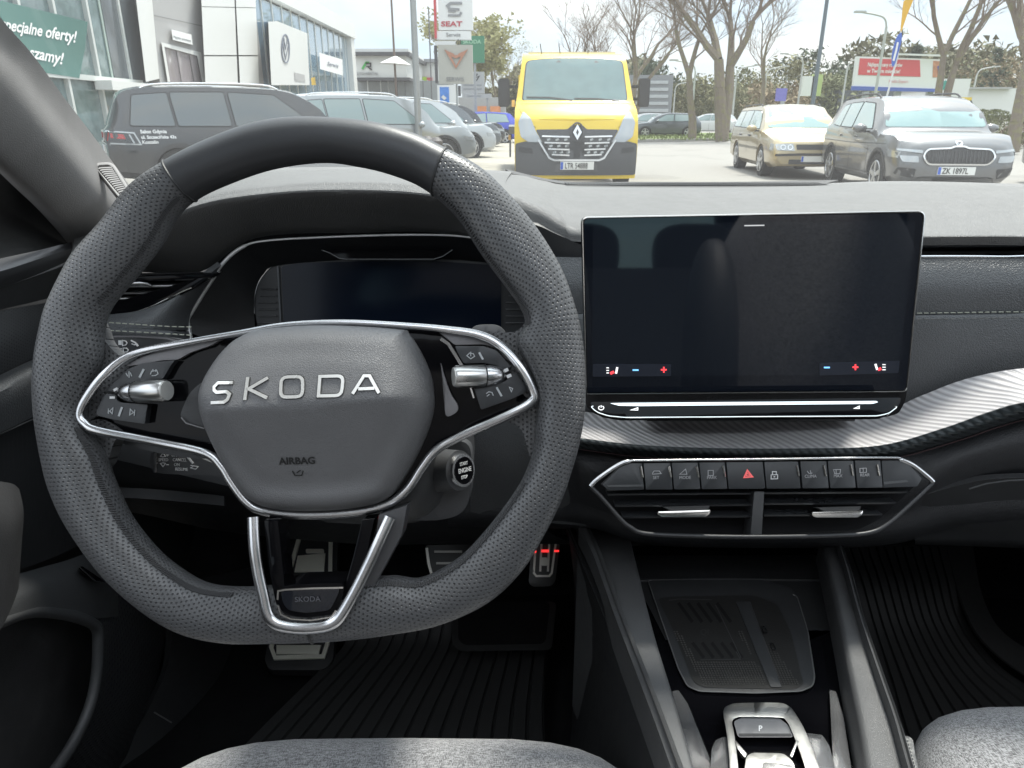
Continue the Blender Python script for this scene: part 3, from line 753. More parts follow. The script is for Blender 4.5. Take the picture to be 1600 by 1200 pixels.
def stitch_row(pts, par, seg=.0045, gap=.0022, r=.00062, mat=None):
    P = cr([PY(*p) for p in pts], 20); B = MB(); acc = 0; start = P[0]; on = True
    for i in range(1, len(P)):
        L_ = (P[i]-P[i-1]).length; k = max(1, int(L_/.0007))
        for j in range(k):
            p = P[i-1].lerp(P[i], (j+1)/k); acc += L_/k
            if on and acc > seg: B.cyl(start, p, r, n=5); on = False; acc = 0
            elif not on and acc > gap: start = p; on = True; acc = 0
    s_ = B.make('stitching', mat or thread, par); s_['kind'] = 'stuff'; return s_
stitch_row([(1400,490,.7285),(1500,488.5,.7285),(1600,487.5,.7265),(1750,491,.716)], db)
stitch_row([(1400,499.5,.7215),(1500,498,.7215),(1600,496.5,.7195),(1750,500,.709)], db, mat=M('thread_dim', (.12, .12, .115), .8))
# left leather panel under the side vent
patch('left_leather_panel', [
 [(100,500,.76),(165,492,.755),(215,486,.755),(262,470,.76),(300,447,.78),(346,414,.81)],
 [(100,508,.745),(165,505,.74),(210,501,.74),(245,494,.745),(275,488,.765),(302,480,.80)],
 [(100,514,.74),(165,513.5,.735),(205,514,.735),(240,515.5,.74),(270,516,.76),(294,516,.79)]], dash_grain, db, 5, 6, .006)
patch('left_leather_roll', [
 [(100,514,.742),(165,513.5,.737),(215,514,.732),(262,516.5,.732),(280,518,.75),(295,518,.785)],
 [(100,518,.735),(165,518,.729),(215,519,.725),(262,521,.724),(280,521.5,.745),(296,522,.78)],
 [(100,545,.738),(165,545,.732),(215,545,.728),(262,545,.728),(285,547,.745),(300,547,.78)],
 [(100,560,.75),(165,560,.745),(215,560,.74),(262,560,.74),(290,560,.75),(305,560,.78)]], dash_grain, db, 5, 6, .006)
stitch_row([(140,502,.7385),(200,506,.7325),(260,510,.7305),(300,511,.731)], db)
stitch_row([(140,515,.7265),(200,518,.7225),(260,521.5,.7215),(300,524,.7215)], db)
# foil trim strip and its dark under-edge
patch('trim_strip', [
 [(850,630,.73),(905,642,.728),(1000,652,.722),(1120,654,.718),(1250,652,.715),(1370,645,.712),(1440,618,.71),(1510,592,.705),(1600,575,.69),(1760,565,.67)],
 [(850,655,.70),(905,662,.70),(1000,670,.70),(1120,673,.698),(1250,671,.695),(1370,664,.69),(1450,640,.688),(1530,615,.68),(1610,598,.665),(1770,585,.645)],
 [(850,672,.675),(905,680,.672),(1000,690,.668),(1120,695,.662),(1250,695,.658),(1370,690,.652),(1470,664,.65),(1545,638,.648),(1612,622,.64),(1780,605,.62)],
 [(850,676,.668),(905,684,.664),(1000,695,.66),(1120,700,.654),(1250,700.5,.65),(1375,696,.644),(1475,669,.642),(1550,643,.64),(1615,627,.632),(1785,612,.612)]], trimfoil, db, 7, 6, .006)
patch('trim_under_edge', [
 [(850,676,.667),(905,684,.663),(1000,695,.659),(1120,700,.653),(1250,700.5,.649),(1375,696,.643),(1475,669,.641),(1550,643,.639),(1615,627,.631),(1785,612,.611)],
 [(850,682,.665),(905,691,.661),(1000,703,.657),(1120,710,.651),(1250,711,.647),(1380,707,.641),(1482,680,.639),(1558,656,.637),(1620,640,.629),(1790,628,.609)],
 [(850,690,.672),(905,700,.668),(1000,712,.664),(1120,719,.66),(1250,720,.656),(1385,715,.65),(1490,688,.648),(1562,664,.646),(1625,650,.638),(1795,640,.618)]],
 M('trim_dark', (.035, .042, .045), .3, metal=.4, var=0, bump=('diag', 112, .4)), db, 5, 6, .004)
strokes_red = tube('ambient_light_strip', cr([PY(u, v, y) for u, v, y in ((905,702,.672),(1000,714,.668),(1120,721,.664),(1250,722,.66),(1385,718,.654),(1490,691,.652),(1562,667,.65),(1625,653,.642),(1795,643,.622))], 6), .0004, M('ambient_tube', (.05, .008, .012), .4, var=0), db, 5)
# lower dashboard
patch('lower_dash', [
 [(700,640,.76),(850,650,.74),(905,700,.69),(1000,712,.685),(1250,720,.68),(1390,715,.672),(1490,688,.67),(1562,664,.668),(1625,650,.66),(1795,640,.64)],
 [(700,690,.76),(850,700,.74),(905,730,.675),(1000,760,.67),(1250,765,.665),(1400,765,.655),(1500,720,.652),(1570,700,.65),(1640,690,.645),(1810,690,.625)],
 [(700,760,.78),(850,770,.75),(915,785,.70),(1000,810,.69),(1250,815,.69),(1400,800,.68),(1500,765,.68),(1580,750,.675),(1660,745,.665),(1830,750,.65)],
 [(700,820,.80),(850,822,.78),(930,826,.75),(1020,850,.74),(1250,855,.74),(1380,850,.73),(1480,830,.73),(1580,820,.72),(1680,815,.71),(1850,820,.70)],
 [(700,822,1.1),(850,824,1.1),(930,828,1.1),(1020,850,1.1),(1250,853,1.1),(1380,848,1.1),(1480,830,1.1),(1580,818,1.1),(1680,812,1.1),(1850,815,1.1)]], M('lower_plastic', (.03, .031, .034), .45, bump=('grain', 420, .4)), db, 6, 6, .006)
patch('glovebox_lid', [
 [(1440,775,.668),(1500,758,.665),(1560,748,.66),(1700,748,.645),(1850,760,.63)],
 [(1430,830,.72),(1500,830,.715),(1580,830,.71),(1700,835,.70),(1850,845,.69)],
 [(1430,850,.78),(1500,852,.78),(1580,855,.78),(1700,860,.77),(1850,870,.76)],
 [(1430,848,1.15),(1500,850,1.15),(1580,853,1.15),(1700,858,1.15),(1850,868,1.15)]], hard, db, 6, 6, .006)
tube('glovebox_edge', [PY(u, v, y) for u, v, y in ((1514,764,.658),(1540,756,.655),(1575,751,.651),(1640,748,.645))], .0012, hard, db, 6)
patch('knee_panel', [
 [(60,560,.78),(200,560,.77),(350,570,.77),(560,580,.78),(700,600,.78),(850,620,.77)],
 [(60,640,.76),(200,650,.75),(350,660,.75),(560,680,.77),(700,690,.77),(850,690,.76)],
 [(60,700,.78),(200,705,.77),(350,720,.76),(560,740,.78),(700,760,.79),(850,770,.78)],
 [(60,760,.84),(200,770,.83),(350,785,.82),(560,800,.83),(700,815,.83),(850,825,.81)],
 [(60,790,.92),(200,800,.92),(350,830,.92),(560,850,.92),(700,850,.92),(900,850,.92)]], hard, db, 6, 6, .006)
patch('knee_ledge', [[(150,760,.80),(250,765,.795),(350,775,.79)], [(150,775,.79),(250,781,.785),(350,790,.78)]], M('ledge', (.04, .041, .044), .5), db, 4, 5, .004)
patch('column_side_panel', [
 [(735,640,.745),(790,650,.742),(835,665,.74),(880,690,.70)],
 [(735,720,.745),(790,725,.742),(835,730,.74),(890,740,.70)],
 [(735,800,.765),(790,810,.765),(835,815,.76),(915,822,.73)]], dash_grain, db, 5, 5, .006)
FLS = plane(PY(200, 690, .735), (0, -1, .25))
skin('light_switch_panel', rnd([(158,675),(240,685),(330,712),(360,760),(158,712)], 6), FLS, hard, db, h=.001, th=.01, bev=.001)
strokes('light_switch_symbol', [[(165,684),(169,684)], [(167,681),(167,687)], [(165,681),(170,687)], [(170,681),(165,687)], [(191,686),(196,686),(197,690),(193,692)], [(190,692),(196,694)], [(220,692),(221,698),(226,697)], [(228,693),(229,700)]], 1.2, FLS, M('switch_ink', (.35, .36, .37), .6, var=0), db, h=.0016)

# ================================================================ INSTRUMENT CLUSTER
ic = root('instrument_cluster', PY(600, 460, .80), 'dark digital instrument display framed by a silver line behind the wheel', 'instrument display')
NCL = (0, -cos(radians(12)), sin(radians(12)))
FC = plane(PY(610, 460, .815), NCL)
CL = [(296,520),(293,500),(300,486),(330,438),(352,408),(378,387),(410,377),(500,371),(640,367),(735,371),(800,392),(835,440),(845,500),(830,560),(320,580)]
CLs = cr2(CL, 4)
# recess: frame ring, sloping inner surround, display plate deep inside
CLi = [(415,560),(404,520),(396,480),(400,450),(412,428),(430,414),(470,408),(560,404),(640,403),(740,408),(790,418),(815,432),(828,470),(826,560)]
back_y = .86
FCb = plane(PY(610, 460, back_y), NCL)
R1 = [FC(*p, -.001) for p in cr2([(296,520),(293,500),(300,486),(330,438),(352,408),(378,387),(410,377),(500,371),(640,367),(735,371),(800,392),(835,440),(845,500),(838,560)], 5, False)]
R2 = [FCb(*p) for p in cr2([(404,560),(400,530),(398,505),(397,480),(400,450),(412,428),(432,415),(520,407),(640,403),(740,408),(790,418),(815,432),(828,470),(826,560)], 5, False)]
V = []; F = []; m = len(R1)
for k in range(5):
    t = k/4
    for a, b in zip(R1, R2): V.append(a.lerp(b, t))
F = [(k*m+i, (k+1)*m+i, (k+1)*m+i+1, k*m+i+1) for k in range(4) for i in range(m-1)]
mesh('surround', V, F, M('surround_black', (.014, .0145, .0155), .5, bump=('fine', 500, .2)), ic, True)
tube('silver_frame', cr([FC(u, v, .001) for u, v in [(300,540),(296,520),(293,500),(300,486),(330,438),(352,408),(378,387),(410,377),(500,371),(640,367),(735,371),(800,392)]], 6),
     [.0031]*26+[.0022]*12+[.0013]*29, M('frame_silver', (.75, .75, .74), .38, metal=.5, var=0), ic, 10)
skin('back_plate', cr2(CLi, 4), FCb, M('wing_grey', (.03, .032, .035), .42), ic, h=-.003, th=.004)
scr = skin('display_screen', rnd([(440,416),(470,411),(560,408),(680,408),(783,415),(783,560),(446,560)], 5), FCb, M('cluster_glass', (.006, .010, .020), .12, spec=.15, var=0), ic, h=.001, th=.003)
for x0, x1 in ((404, 432), (790, 822)):
    for k in range(6):
        y = 452+k*10.5; B = MB(); B.cyl(FCb(x0+(4 if k < 2 else 0), y, .0005), FCb(x1, y, .0005), .0009, n=6); B.make('wing_rib', M('rib_grey', (.07, .072, .075), .4), ic)
strokes('display_edge', [[(434,416),(441,560)]], 2, FCb, M('edge_grey', (.09, .1, .11), .4, var=0), ic, h=.0005)
FCam = plane(PY(605, 398, .84), (0, -.9, .45))
skin('driver_camera_window', rnd([(503,391),(708,391),(688,403),(680,405),(535,405),(528,402)], 3), FCam, gloss, ic, h=.001, th=.006)
strokes('window_edge', [[(503,391),(516,396),(530,404),(540,405.5),(678,405.5),(692,401),(707,391)]], 1.3, FCam, M('edge_line', (.16, .165, .17), .3, var=0), ic, h=.0015)
B = MB()
for k in range(9):
    y = 482+k*5.5; a = R1[0]; B.cyl(PY(326-k*1.5, y, .822), PY(362, y, .84), .0004, n=5)
t_ = B.make('surround_groove', M('groove_grey', (.03, .03, .031), .5), ic); t_['kind'] = 'stuff'

# ================================================================ LEFT AIR VENT
lv = root('side_air_vent', PY(230, 460, .77), 'black side air vent with silver tab left of the instrument display', 'air vent')
FV = plane(PY(230, 460, .765), (.1, -1, .12))
VO = [(110,436),(200,431),(335,428),(300,452),(270,468),(232,483),(190,491),(110,497)]
skin('vent_housing', VO, FV, gloss, lv, h=-.03, th=.004)
for P in ([(110,436),(335,428),(328,435),(110,443)], [(335,428),(300,452),(270,468),(232,483),(190,491),(110,497),(110,492),(188,486),(228,478),(264,463),(292,447),(322,430)]):
    skin('vent_rim', P, FV, gloss, lv, h=0, th=.03, bev=.0008)
def slat(u0, u1, v, F=FV, par=lv, lip=True, hh=-.004, tilt=0):
    a = F(u0, v, hh); b = F(u1, v+tilt, hh); a2 = F(u0, v-3, hh-.02); b2 = F(u1, v+tilt-3, hh-.02); t = Vector((0, 0, .0016))
    V = [a-t*.5, b-t*.5, b+t*.5, a+t*.5, a2-t*.5, b2-t*.5, b2+t*.5, a2+t*.5]
    return mesh('slat', V, [(0, 1, 2, 3), (3, 2, 6, 7), (0, 4, 5, 1), (4, 7, 6, 5), (0, 3, 7, 4), (1, 5, 6, 2)], M('slat_satin', (.16, .16, .16), .3, metal=.4, var=0), par, False)
for u0_, u1_, v_, t_ in ((110, 328, 437.5, -3), (110, 290, 448.5, -2), (110, 250, 468, -2)):
    B = MB(); B.cyl(FV(u0_, v_, -.002), FV(u1_, v_+t_, -.002), .0007, n=6); B.make('slat_lip', M('lip_grey', (.42, .42, .42), .5, var=0), lv)
slat(110, 328, 438.5, tilt=-9+6); slat(110, 292, 449.5, tilt=-2); slat(110, 248, 469, tilt=-2); slat(110, 255, 459)
tube('vent_tab', [FV(u, v, .004) for u, v in ((180,447),(205,443.5),(222,442.5),(233,443.5),(240,447))], [.0026, .003, .003, .0027, .0014], chrome, lv, 8, flat=.7)
tube('vent_glint', cr([FV(u, v, .0008) for u, v in ((110,497),(165,494.5),(190,492.5),(215,487),(240,478),(262,467),(285,455),(300,449))], 5), .0011, chrome_b, lv, 6)  # chrome line modelled in place of a glint along the rim

# ================================================================ TOUCHSCREEN
ts = root('touchscreen', PY(1170, 640, .68), 'large freestanding touchscreen on the dashboard showing seat heating symbols', 'screen')
FT = plane(PD(1175, 475, .655), (0, -cos(radians(7)), sin(radians(7))))
FTp = lambda u, v, h=0: FT(u, v, h)
TSO = [(909,340),(1444,330),(1407,648),(920,652)]
skin('housing', rnd([(909,339),(1446,329),(1416,625),(1405,646),(1385,652),(960,655),(930,648),(916,636)], [10,12,10,6,6,8,8,5], 4), FT, M('housing_black', (.008, .008, .009), .25), ts, h=-.0005, th=.011, bev=.0015)
gl = skin('glass_panel', rnd([(912,342),(1441,333),(1414,609),(918,613)], [9, 11, 7, 3]), FT, screen_m, ts, h=.0012, th=.0016)
tube('edge_bezel', [FT(u, v, .0008) for u, v in rnd([(910,340),(1444.5,330.5),(1416,611),(916,615)], [9, 11, 7, 3], 5)], .0008, chrome_b, ts, 6, True)
skin('display_area', rnd([(926,350),(1430,345),(1402,585),(925,588)], 3), FT, M('display_off', (.011, .014, .02), .03, coat=.6, var=0), ts, h=.0014, th=.0003)
bar = M('soft_key_bar', (.03, .034, .046), .12, var=0)
skin('soft_key_bar', rnd([(926,568),(1048,568),(1048,587),(926,588)], 2), FT, bar, ts, h=.0019, th=.0004)
skin('soft_key_bar', rnd([(1279,566),(1404,563),(1402,582),(1279,586)], 2), FT, bar, ts, h=.0019, th=.0004)
lit = lambda n_, c: M(n_, c, .4, var=0, emit=1.1)
wi = lit('lit_white', (.62, .62, .62)); rd = lit('lit_red', (.75, .05, .06)); bu = lit('lit_blue', (.16, .42, .8))
strokes('seat_symbol', [(3.2, [(964,573),(962,583)]), [(947,574),(951,574)], [(947,578),(951,578)], [(947,582),(951,582)]], 1.3, FT, wi, ts, h=.0023)
strokes('seat_heat', [(4, [(953,583),(959,580)])], 2, FT, rd, ts, h=.0023)
strokes('minus_key', [[(988,577.5),(997,577.5)]], 2.2, FT, bu, ts, h=.0023)
strokes('plus_key', [[(1032,577),(1041,577)], [(1036.5,572.5),(1036.5,581.5)]], 2.2, FT, rd, ts, h=.0023)
strokes('minus_key', [[(1286,573.5),(1295,573.5)]], 2.2, FT, bu, ts, h=.0023)
strokes('plus_key', [[(1330.5,573),(1339.5,573)], [(1335,568.5),(1335,577.5)]], 2.2, FT, rd, ts, h=.0023)
strokes('seat_symbol', [(3.2, [(1366,568),(1369,577)]), [(1377,569),(1382,569)], [(1377,573),(1382,573)], [(1377,577),(1382,577)]], 1.3, FT, wi, ts, h=.0023)
strokes('seat_heat', [(4, [(1370,577),(1375,575)])], 2, FT, rd, ts, h=.0023)
strokes('handle_mark', [[(1162,352.5),(1193,352)]], 1.8, FT, lit('lit_grey', (.3, .3, .3)), ts, h=.0023)
# slider bar below the glass
FB = plane(PD(1160, 636, .645), (0, -.62, .78))
skin('slider_bar', rnd([(921,629),(1408,622),(1404,634),(1390,646),(1375,651),(970,653),(942,648),(926,639)], 5), FB, gloss, ts, h=.001, th=.006, step=60, bev=.0008)
tube('slider_edge', [FB(u, v, .0012) for u, v in rnd([(922,636),(932,645),(950,651),(975,653.5),(1370,651),(1388,647),(1402,636)], 5)], .0006, chrome_b, ts, 5)
skin('slider_groove', rnd([(952,631.5),(975,631),(1368,628),(1371,630),(1362,632.5),(1250,633.5),(1000,636),(967,635.5)], 3), FB, M('slider_light', (.85, .85, .83), .16, metal=1, var=0), ts, h=.0018, th=.001, step=60)
pc = (939, 638.5)
strokes('power_symbol', [[(pc[0]+4.2*sin(t), pc[1]-3.1*cos(t)) for t in [.5+i*(2*pi-1)/10 for i in range(11)]], [(939,634.5),(939,638)]], 1.2, FB, wi, ts, h=.0016)
strokes('volume_symbol', [[(985,642.5),(996,642.5),(996,639),(985,642.5)], [(1333,640),(1341,636.5),(1341,640),(1333,640)]], 1.2, FB, wi, ts, h=.0024)
B = MB(); B.box(PY(1170, 560, .72), (.22, .06, .12)); B.make('screen_mount', hard_d, ts)

# ================================================================ CENTRE CONTROLS AND VENTS
cv = root('centre_vent_unit', PY(1190, 780, .62), 'button strip with red hazard triangle above twin central air vents in a silver frame', 'control panel')
NV = (0, -.88, .47)
FP = plane(PY(1190, 775, .625), NV)
HEX = [(921,758),(968,723),(1000,719),(1200,717),(1395,714),(1422,722),(1458,752),(1452,762),(1395,815),(1360,832),(1190,838),(1010,836),(975,818)]
skin('housing', rnd(HEX, [8,8,6,3,8,8,6,4,10,10,3,10,10]), FP, M('vent_black', (.005, .005, .006), .8, spec=.2), cv, h=-.028, th=.004, step=40)
# frame: silver upper, black lower
sil = tube('silver_frame', cr([FP(u, v, .0018) for u, v in ((922,760),(934,748),(965,727),(985,720.5),(1010,719.5),(1200,717.5),(1385,715),(1405,718),(1425,727),(1448,745),(1456,753))], 6), [.0026]*18+[.0013]*24+[.0027]*19, chrome, cv, 8)
tube('lower_frame', cr([FP(u, v, .0005) for u, v in ((922,760),(940,778),(970,812),(985,824),(1010,834),(1100,838),(1190,839),(1300,837),(1355,833),(1385,820),(1420,790),(1457,755))], 6), .0024, M('frame_gloss', (.02, .02, .022), .4, var=0), cv, 8)
# button blocks
def blk(P, h=.003, mat=button_m, name='button'): return skin(name, rnd(P, 1.6, 2), FP, mat, cv, h=h, th=.012, bev=.0008)
DIV = [1003, 1047, 1090, 1132]; DIV2 = [1247, 1290, 1332, 1374]
edges = [(960, 1002), (1004.5, 1046), (1048.5, 1089), (1091.5, 1131), (1133.5, 1190), (1192.5, 1245), (1248.5, 1289), (1291.5, 1331), (1333.5, 1373), (1375.5, 1432)]
def topv(u): return 724-(u-1000)*.012+(4 if u < 975 else 0)
def botv(u): return 765-(u-1000)*.008
for i, (a, b) in enumerate(edges):
    ta = 748 if i == 0 else topv(a); tb = 742 if i == 9 else topv(b)
    P = [(a+(-18 if i == 0 else 0), 757 if i == 0 else ta), (a+(15 if i == 0 else 0), topv(a+20) if i == 0 else ta), (b-(25 if i == 9 else 0), topv(b)), (b, tb), (b+(4 if i == 9 else 3), 757 if i == 9 else botv(b)), (a+(3 if i else -10), botv(a))]
    if i == 0: P = [(940,757),(968,730),(985,724),(1002,724),(1005,765),(950,766)]
    elif i == 9: P = [(1375.5,720),(1402,720),(1416,724),(1438,748),(1430,760),(1378,762)]
    else: P = [(a, topv(a)), (b, topv(b)), (b+4, botv(b)), (a+4, botv(a))]
    blk(P)
for i, (x, y) in enumerate(((1001, 738), (1045, 738), (1088, 738), (1129, 737), (1244, 736), (1286, 736), (1328, 735), (1369, 735))):
    B = MB(); B.cyl(FP(x-1, y-9, .0035), FP(x+2.2, y+8, .0035), .0011, n=8); B.make('silver_divider', chrome_b, cv)
dk = M('button_dark', (.013, .013, .015), .3)
for P in ([(1133,727),(1190,725),(1193,760),(1139,762),(1150,742)], [(1192,726),(1238,724),(1241,730),(1250,750),(1195,760)]): pass
skin('ridge', [(948,758),(1005,757),(1005,760),(950,761)], FP, M('ridge_grey', (.06, .062, .065), .35), cv, h=.0036, th=.001)
skin('ridge', [(1378,753),(1414,750),(1416,753),(1378,757)], FP, M('ridge_grey', (.06, .062, .065), .35), cv, h=.0036, th=.001)
strokes('hazard_triangle', [(2.2, [(1161,746),(1174,745),(1166,735),(1161,746)]), [(1164.5,743.5),(1170,743.2),(1166.3,739),(1164.5,743.5)]], 1.2, FP, M('hazard_red', (.72, .12, .12), .5, var=0, emit=.25), cv, h=.0036)
gi = M('key_ink', (.32, .32, .33), .6, var=0)
strokes('lock_symbol', [[(1203,742),(1213,741.6),(1213,748),(1203,748.4),(1203,742)], [(1205,742),(1205,737),(1211,737),(1211,742)], (2.4, [(1208,744),(1208,746)])], 1.3, FP, M('lock_ink', (.55, .55, .56), .6, var=0), cv, h=.0036)
strokes('key_symbol', [[(1018,740),(1021,736),(1029,736),(1032,740),(1018,741)], [(1061,741),(1070,733),(1072,741),(1061,741)], [(1105,735),(1113,735),(1113,743),(1105,743),(1105,735)],
   [(1259,736),(1262,740),(1267,739)], [(1264,735),(1265,741)], [(1300,734),(1311,733.5),(1310,740),(1302,740.5),(1300,734)], [(1341,732),(1351,731.5),(1351,738),(1341,738.5),(1341,732)], [(1304,733),(1304,741)], [(1346,731),(1346,739)]], 1.0, FP, gi, cv, h=.0036)
for s_, x, y in (('SET', 1019, 748.5), ('MODE', 1060, 748.5), ('PARK', 1103, 748.5), ('CLIMA', 1255, 746.5), ('MAX', 1300, 746), ('REAR', 1341, 744.5)):
    text('key_text', s_, 6.8, FP, gi, cv, org=(x, y), ax=(1, -.01), h=.0036, sx=.95)
# vents: slats, divider, tabs
for (u0, u1), (vv) in (((950, 1176), (773, 791, 809)), ((1196, 1425), (771, 788, 806))):
    for k, v in enumerate(vv):
        a0 = u0+(12*k if u0 < 1000 else 0); a1 = u1-(22*k if u0 > 1000 else 0)
        a = FP(a0, v, -.003); b = FP(a1, v-1.5, -.003); dn = Vector((0, .014, -.002)); t = Vector((0, 0, .0009))
        V = [a-t, b-t, b+t, a+t, a-t+dn, b-t+dn, b+t+dn, a+t+dn]
        mesh('slat', V, [(0, 1, 2, 3), (3, 2, 6, 7), (0, 4, 5, 1), (4, 7, 6, 5), (0, 3, 7, 4), (1, 5, 6, 2)], M('slat_dark', (.02, .021, .023), .3), cv, False)
skin('vent_divider', [(1178,768),(1194,768),(1190,836),(1172,836)], FP, hard, cv, h=.001, th=.022, bev=.001)
for u0, u1, v in ((1026, 1108, 800), (1265, 1344, 801)):
    tb = skin('vent_tab', rnd([(u0,v-1),(u1,v-3.5),(u1-2,v+3),(u1-8,v+7),(u0+6,v+7),(u0,v+4)], 2), FP, chrome_b, cv, h=.006, th=.012, bev=.0008)
    skin('tab_arm', [(u0+22,v-2),(u1-2,v-4),(u1,v-10),(u0+10,v-8)], FP, hard_d, cv, h=.002, th=.01)
# ================================================================ CENTRE CONSOLE
cc = root('centre_console', (.22, .55, .38), 'dark centre console with tray, piano black trim and two raised grey side rails', 'console')
# plate with gloss finish; the tray sinks into it. Console coordinates: x, y at a sloping height
def zc(y): return .672+.02*(.75-y)/.3
PZc = lambda u, v, z=.672: PZ(u, v, z)
def rail(name, L_, R_, zt, drop, lab, side):
    rows = []
    # cross-section columns: outer foot, outer top, inner top, inner foot
    P1 = [PZ(u, v, zt) for u, v in L_]; P2 = [PZ(u, v, zt) for u, v in R_]
    def off(P, dx, dz): return [p+Vector((dx, 0, dz)) for p in P]
    rows = [off(P1, 0, -drop[0]), off(P1, -.0005, -.010), off(P1, .0015, -.002), off([a.lerp(b, .25) for a, b in zip(P1, P2)], 0, .0005),
            off([a.lerp(b, .75) for a, b in zip(P1, P2)], 0, .0005), off(P2, -.0015, -.002), off(P2, .0005, -.010), off(P2, 0, -drop[1])]
    return patch(name, rows, M('rail_plastic', (.085, .086, .088), .5, bump=('grain', 650, .35)), cc, 3, 6, .004)
rail('side_rail', [(905,820),(930,870),(962,960),(1000,1060),(1030,1140),(1062,1230),(1110,1360)], [(985,840),(1000,900),(1022,985),(1050,1075),(1072,1150),(1098,1240),(1140,1360)], .71, (.30, .045), '', 0)
rail('side_rail', [(1283,835),(1293,880),(1313,970),(1330,1060),(1345,1135),(1360,1230),(1385,1360)], [(1303,835),(1322,890),(1345,975),(1378,1075),(1400,1140),(1425,1230),(1470,1360)], .71, (.045, .30), '', 1)
# console floor plate
patch('gloss_plate', [[PZ(u, v, .668) for u, v in ((960,840),(1100,840),(1310,840))], [PZ(u, v, .668) for u, v in ((1000,950),(1150,950),(1330,950))],
   [PZ(u, v, .668) for u, v in ((1040,1080),(1200,1080),(1360,1080))], [PZ(u, v, .668) for u, v in ((1080,1230),(1230,1230),(1400,1230))], [PZ(u, v, .668) for u, v in ((1130,1420),(1270,1420),(1440,1420))]], gloss, cc, 3, 3, .004)
FZ = lambda u, v, h=0: PZ(u, v, .668+h)
skin('cubby_floor', [(970,868),(1315,868),(1312,930),(1300,985),(1262,985),(1262,1000),(1040,1000),(1020,960)], lambda u, v, h=0: PZ(u, v, .668+h), hard_d, cc, h=.0015, th=.003, step=30)
# tray surround and mat
TR = [(1012,906),(1040,903),(1190,905),(1240,920),(1262,985),(1272,1060),(1268,1073),(1250,1080),(1180,1082),(1090,1079),(1072,1070),(1060,1045),(1030,960)]
skin('tray_surround', rnd(TR, 8), FZ, hard, cc, h=.003, th=.006, step=30, bev=.001)
tube('tray_edge', [FZ(u, v, .0032) for u, v in rnd([(1012,906),(1060,1045),(1074,1072),(1092,1080),(1180,1083),(1252,1080),(1270,1072),(1273,1058),(1262,985),(1245,930)], 6)], .0007, M('edge_grey2', (.12, .12, .12), .4), cc, 5)
TM = [(1028,935),(1050,932),(1180,930),(1215,945),(1235,985),(1256,1070),(1240,1077),(1100,1074),(1084,1066),(1050,980)]
skin('tray_mat', rnd(TM, 7), FZ, M('tray_rubber', (.020, .0195, .019), .5, bump=('fine', 400, .3)), cc, h=.0036, th=.002, step=30)
# raised studs of the tray mat
studs = MB()
def inpoly(x, y, P):
    c = False
    for i in range(len(P)):
        x1, y1 = P[i-1]; x2, y2 = P[i]
        if (y1 > y) != (y2 > y) and x < (x2-x1)*(y-y1)/(y2-y1+1e-12)+x1: c = not c
    return c
PAD = [(1048,945),(1108,944),(1160,1030),(1092,1030)]
for j in range(34):
    for i in range(60):
        v = 960+j*3.4; u = 1030+i*4.2+(j*1.4)
        if inpoly(u, v, TM) and not inpoly(u, v, [(1040,930),(1118,930),(1166,1034),(1088,1034)]) and inpoly(u, v, [(1050,985),(1060,985),(1090,1034),(1180,1034),(1150,985),(1175,985),(1215,1020),(1250,1070),(1100,1070)]) and not inpoly(u, v, [(1150,960),(1175,960),(1214,1075),(1200,1075)]):
            a = FZ(u, v, .0038); r = .0008
            studs.add([a+Vector((-r, -r, 0)), a+Vector((r, -r, 0)), a+Vector((r, r, 0)), a+Vector((-r, r, 0)), a+Vector((-r*.5, -r*.5, .0007)), a+Vector((r*.5, -r*.5, .0007)), a+Vector((r*.5, r*.5, .0007)), a+Vector((-r*.5, r*.5, .0007))],
              [(4, 5, 6, 7), (0, 1, 5, 4), (1, 2, 6, 5), (2, 3, 7, 6), (3, 0, 4, 7)])
s_ = studs.make('mat_stud', M('stud_grey', (.06, .058, .054), .4), cc, False); s_['kind'] = 'stuff'
gr = M('tray_groove', (.004, .004, .004), .6, var=0)
for k in range(5):
    u = 1060+k*15; strokes('charging_rib', [[(u, 942), (u+22, 972)]], 5, FZ, gr, cc, h=.004)
    strokes('charging_rib', [[(u+22+k*0, 1004), (u+40, 1028)]], 5, FZ, gr, cc, h=.004)
strokes('charging_outline', [[(1045,938),(1060,936),(1112,937)], [(1094,1031),(1157,1030),(1150,1018)], [(1118,945),(1158,1028)]], 1.4, FZ, M('edge_grey3', (.05, .05, .05), .4), cc, h=.0045)
text('charging_text', 'QI', 13, FZ, M('tray_ink', (.035, .035, .034), .5, var=0), cc, org=(1094, 992), h=.0042)
skin('mat_ridge', [(1150,940),(1172,940),(1222,1074),(1204,1074)], FZ, hard, cc, h=.0046, th=.002, step=30, bev=.0008)
for x, y in ((1194, 984), (1207, 1010)):
    strokes('usb_port', [rnd([(x-4,y-5),(x+1,y-5),(x+5,y+5),(x-1,y+5)], 2, 2)+[rnd([(x-4,y-5),(x+1,y-5),(x+5,y+5),(x-1,y+5)], 2, 2)[0]]], 1.5, FZ, chrome, cc, h=.006)
# rear wall of the cubby and its side walls
patch('cubby_wall', [[(960,838,.80),(1100,838,.81),(1310,838,.80)], [(990,880,.80),(1120,880,.81),(1290,880,.80)], [PZ(1000,906,.672), PZ(1120,904,.672), PZ(1290,905,.672)]], hard_d, cc, 4, 4, .004)
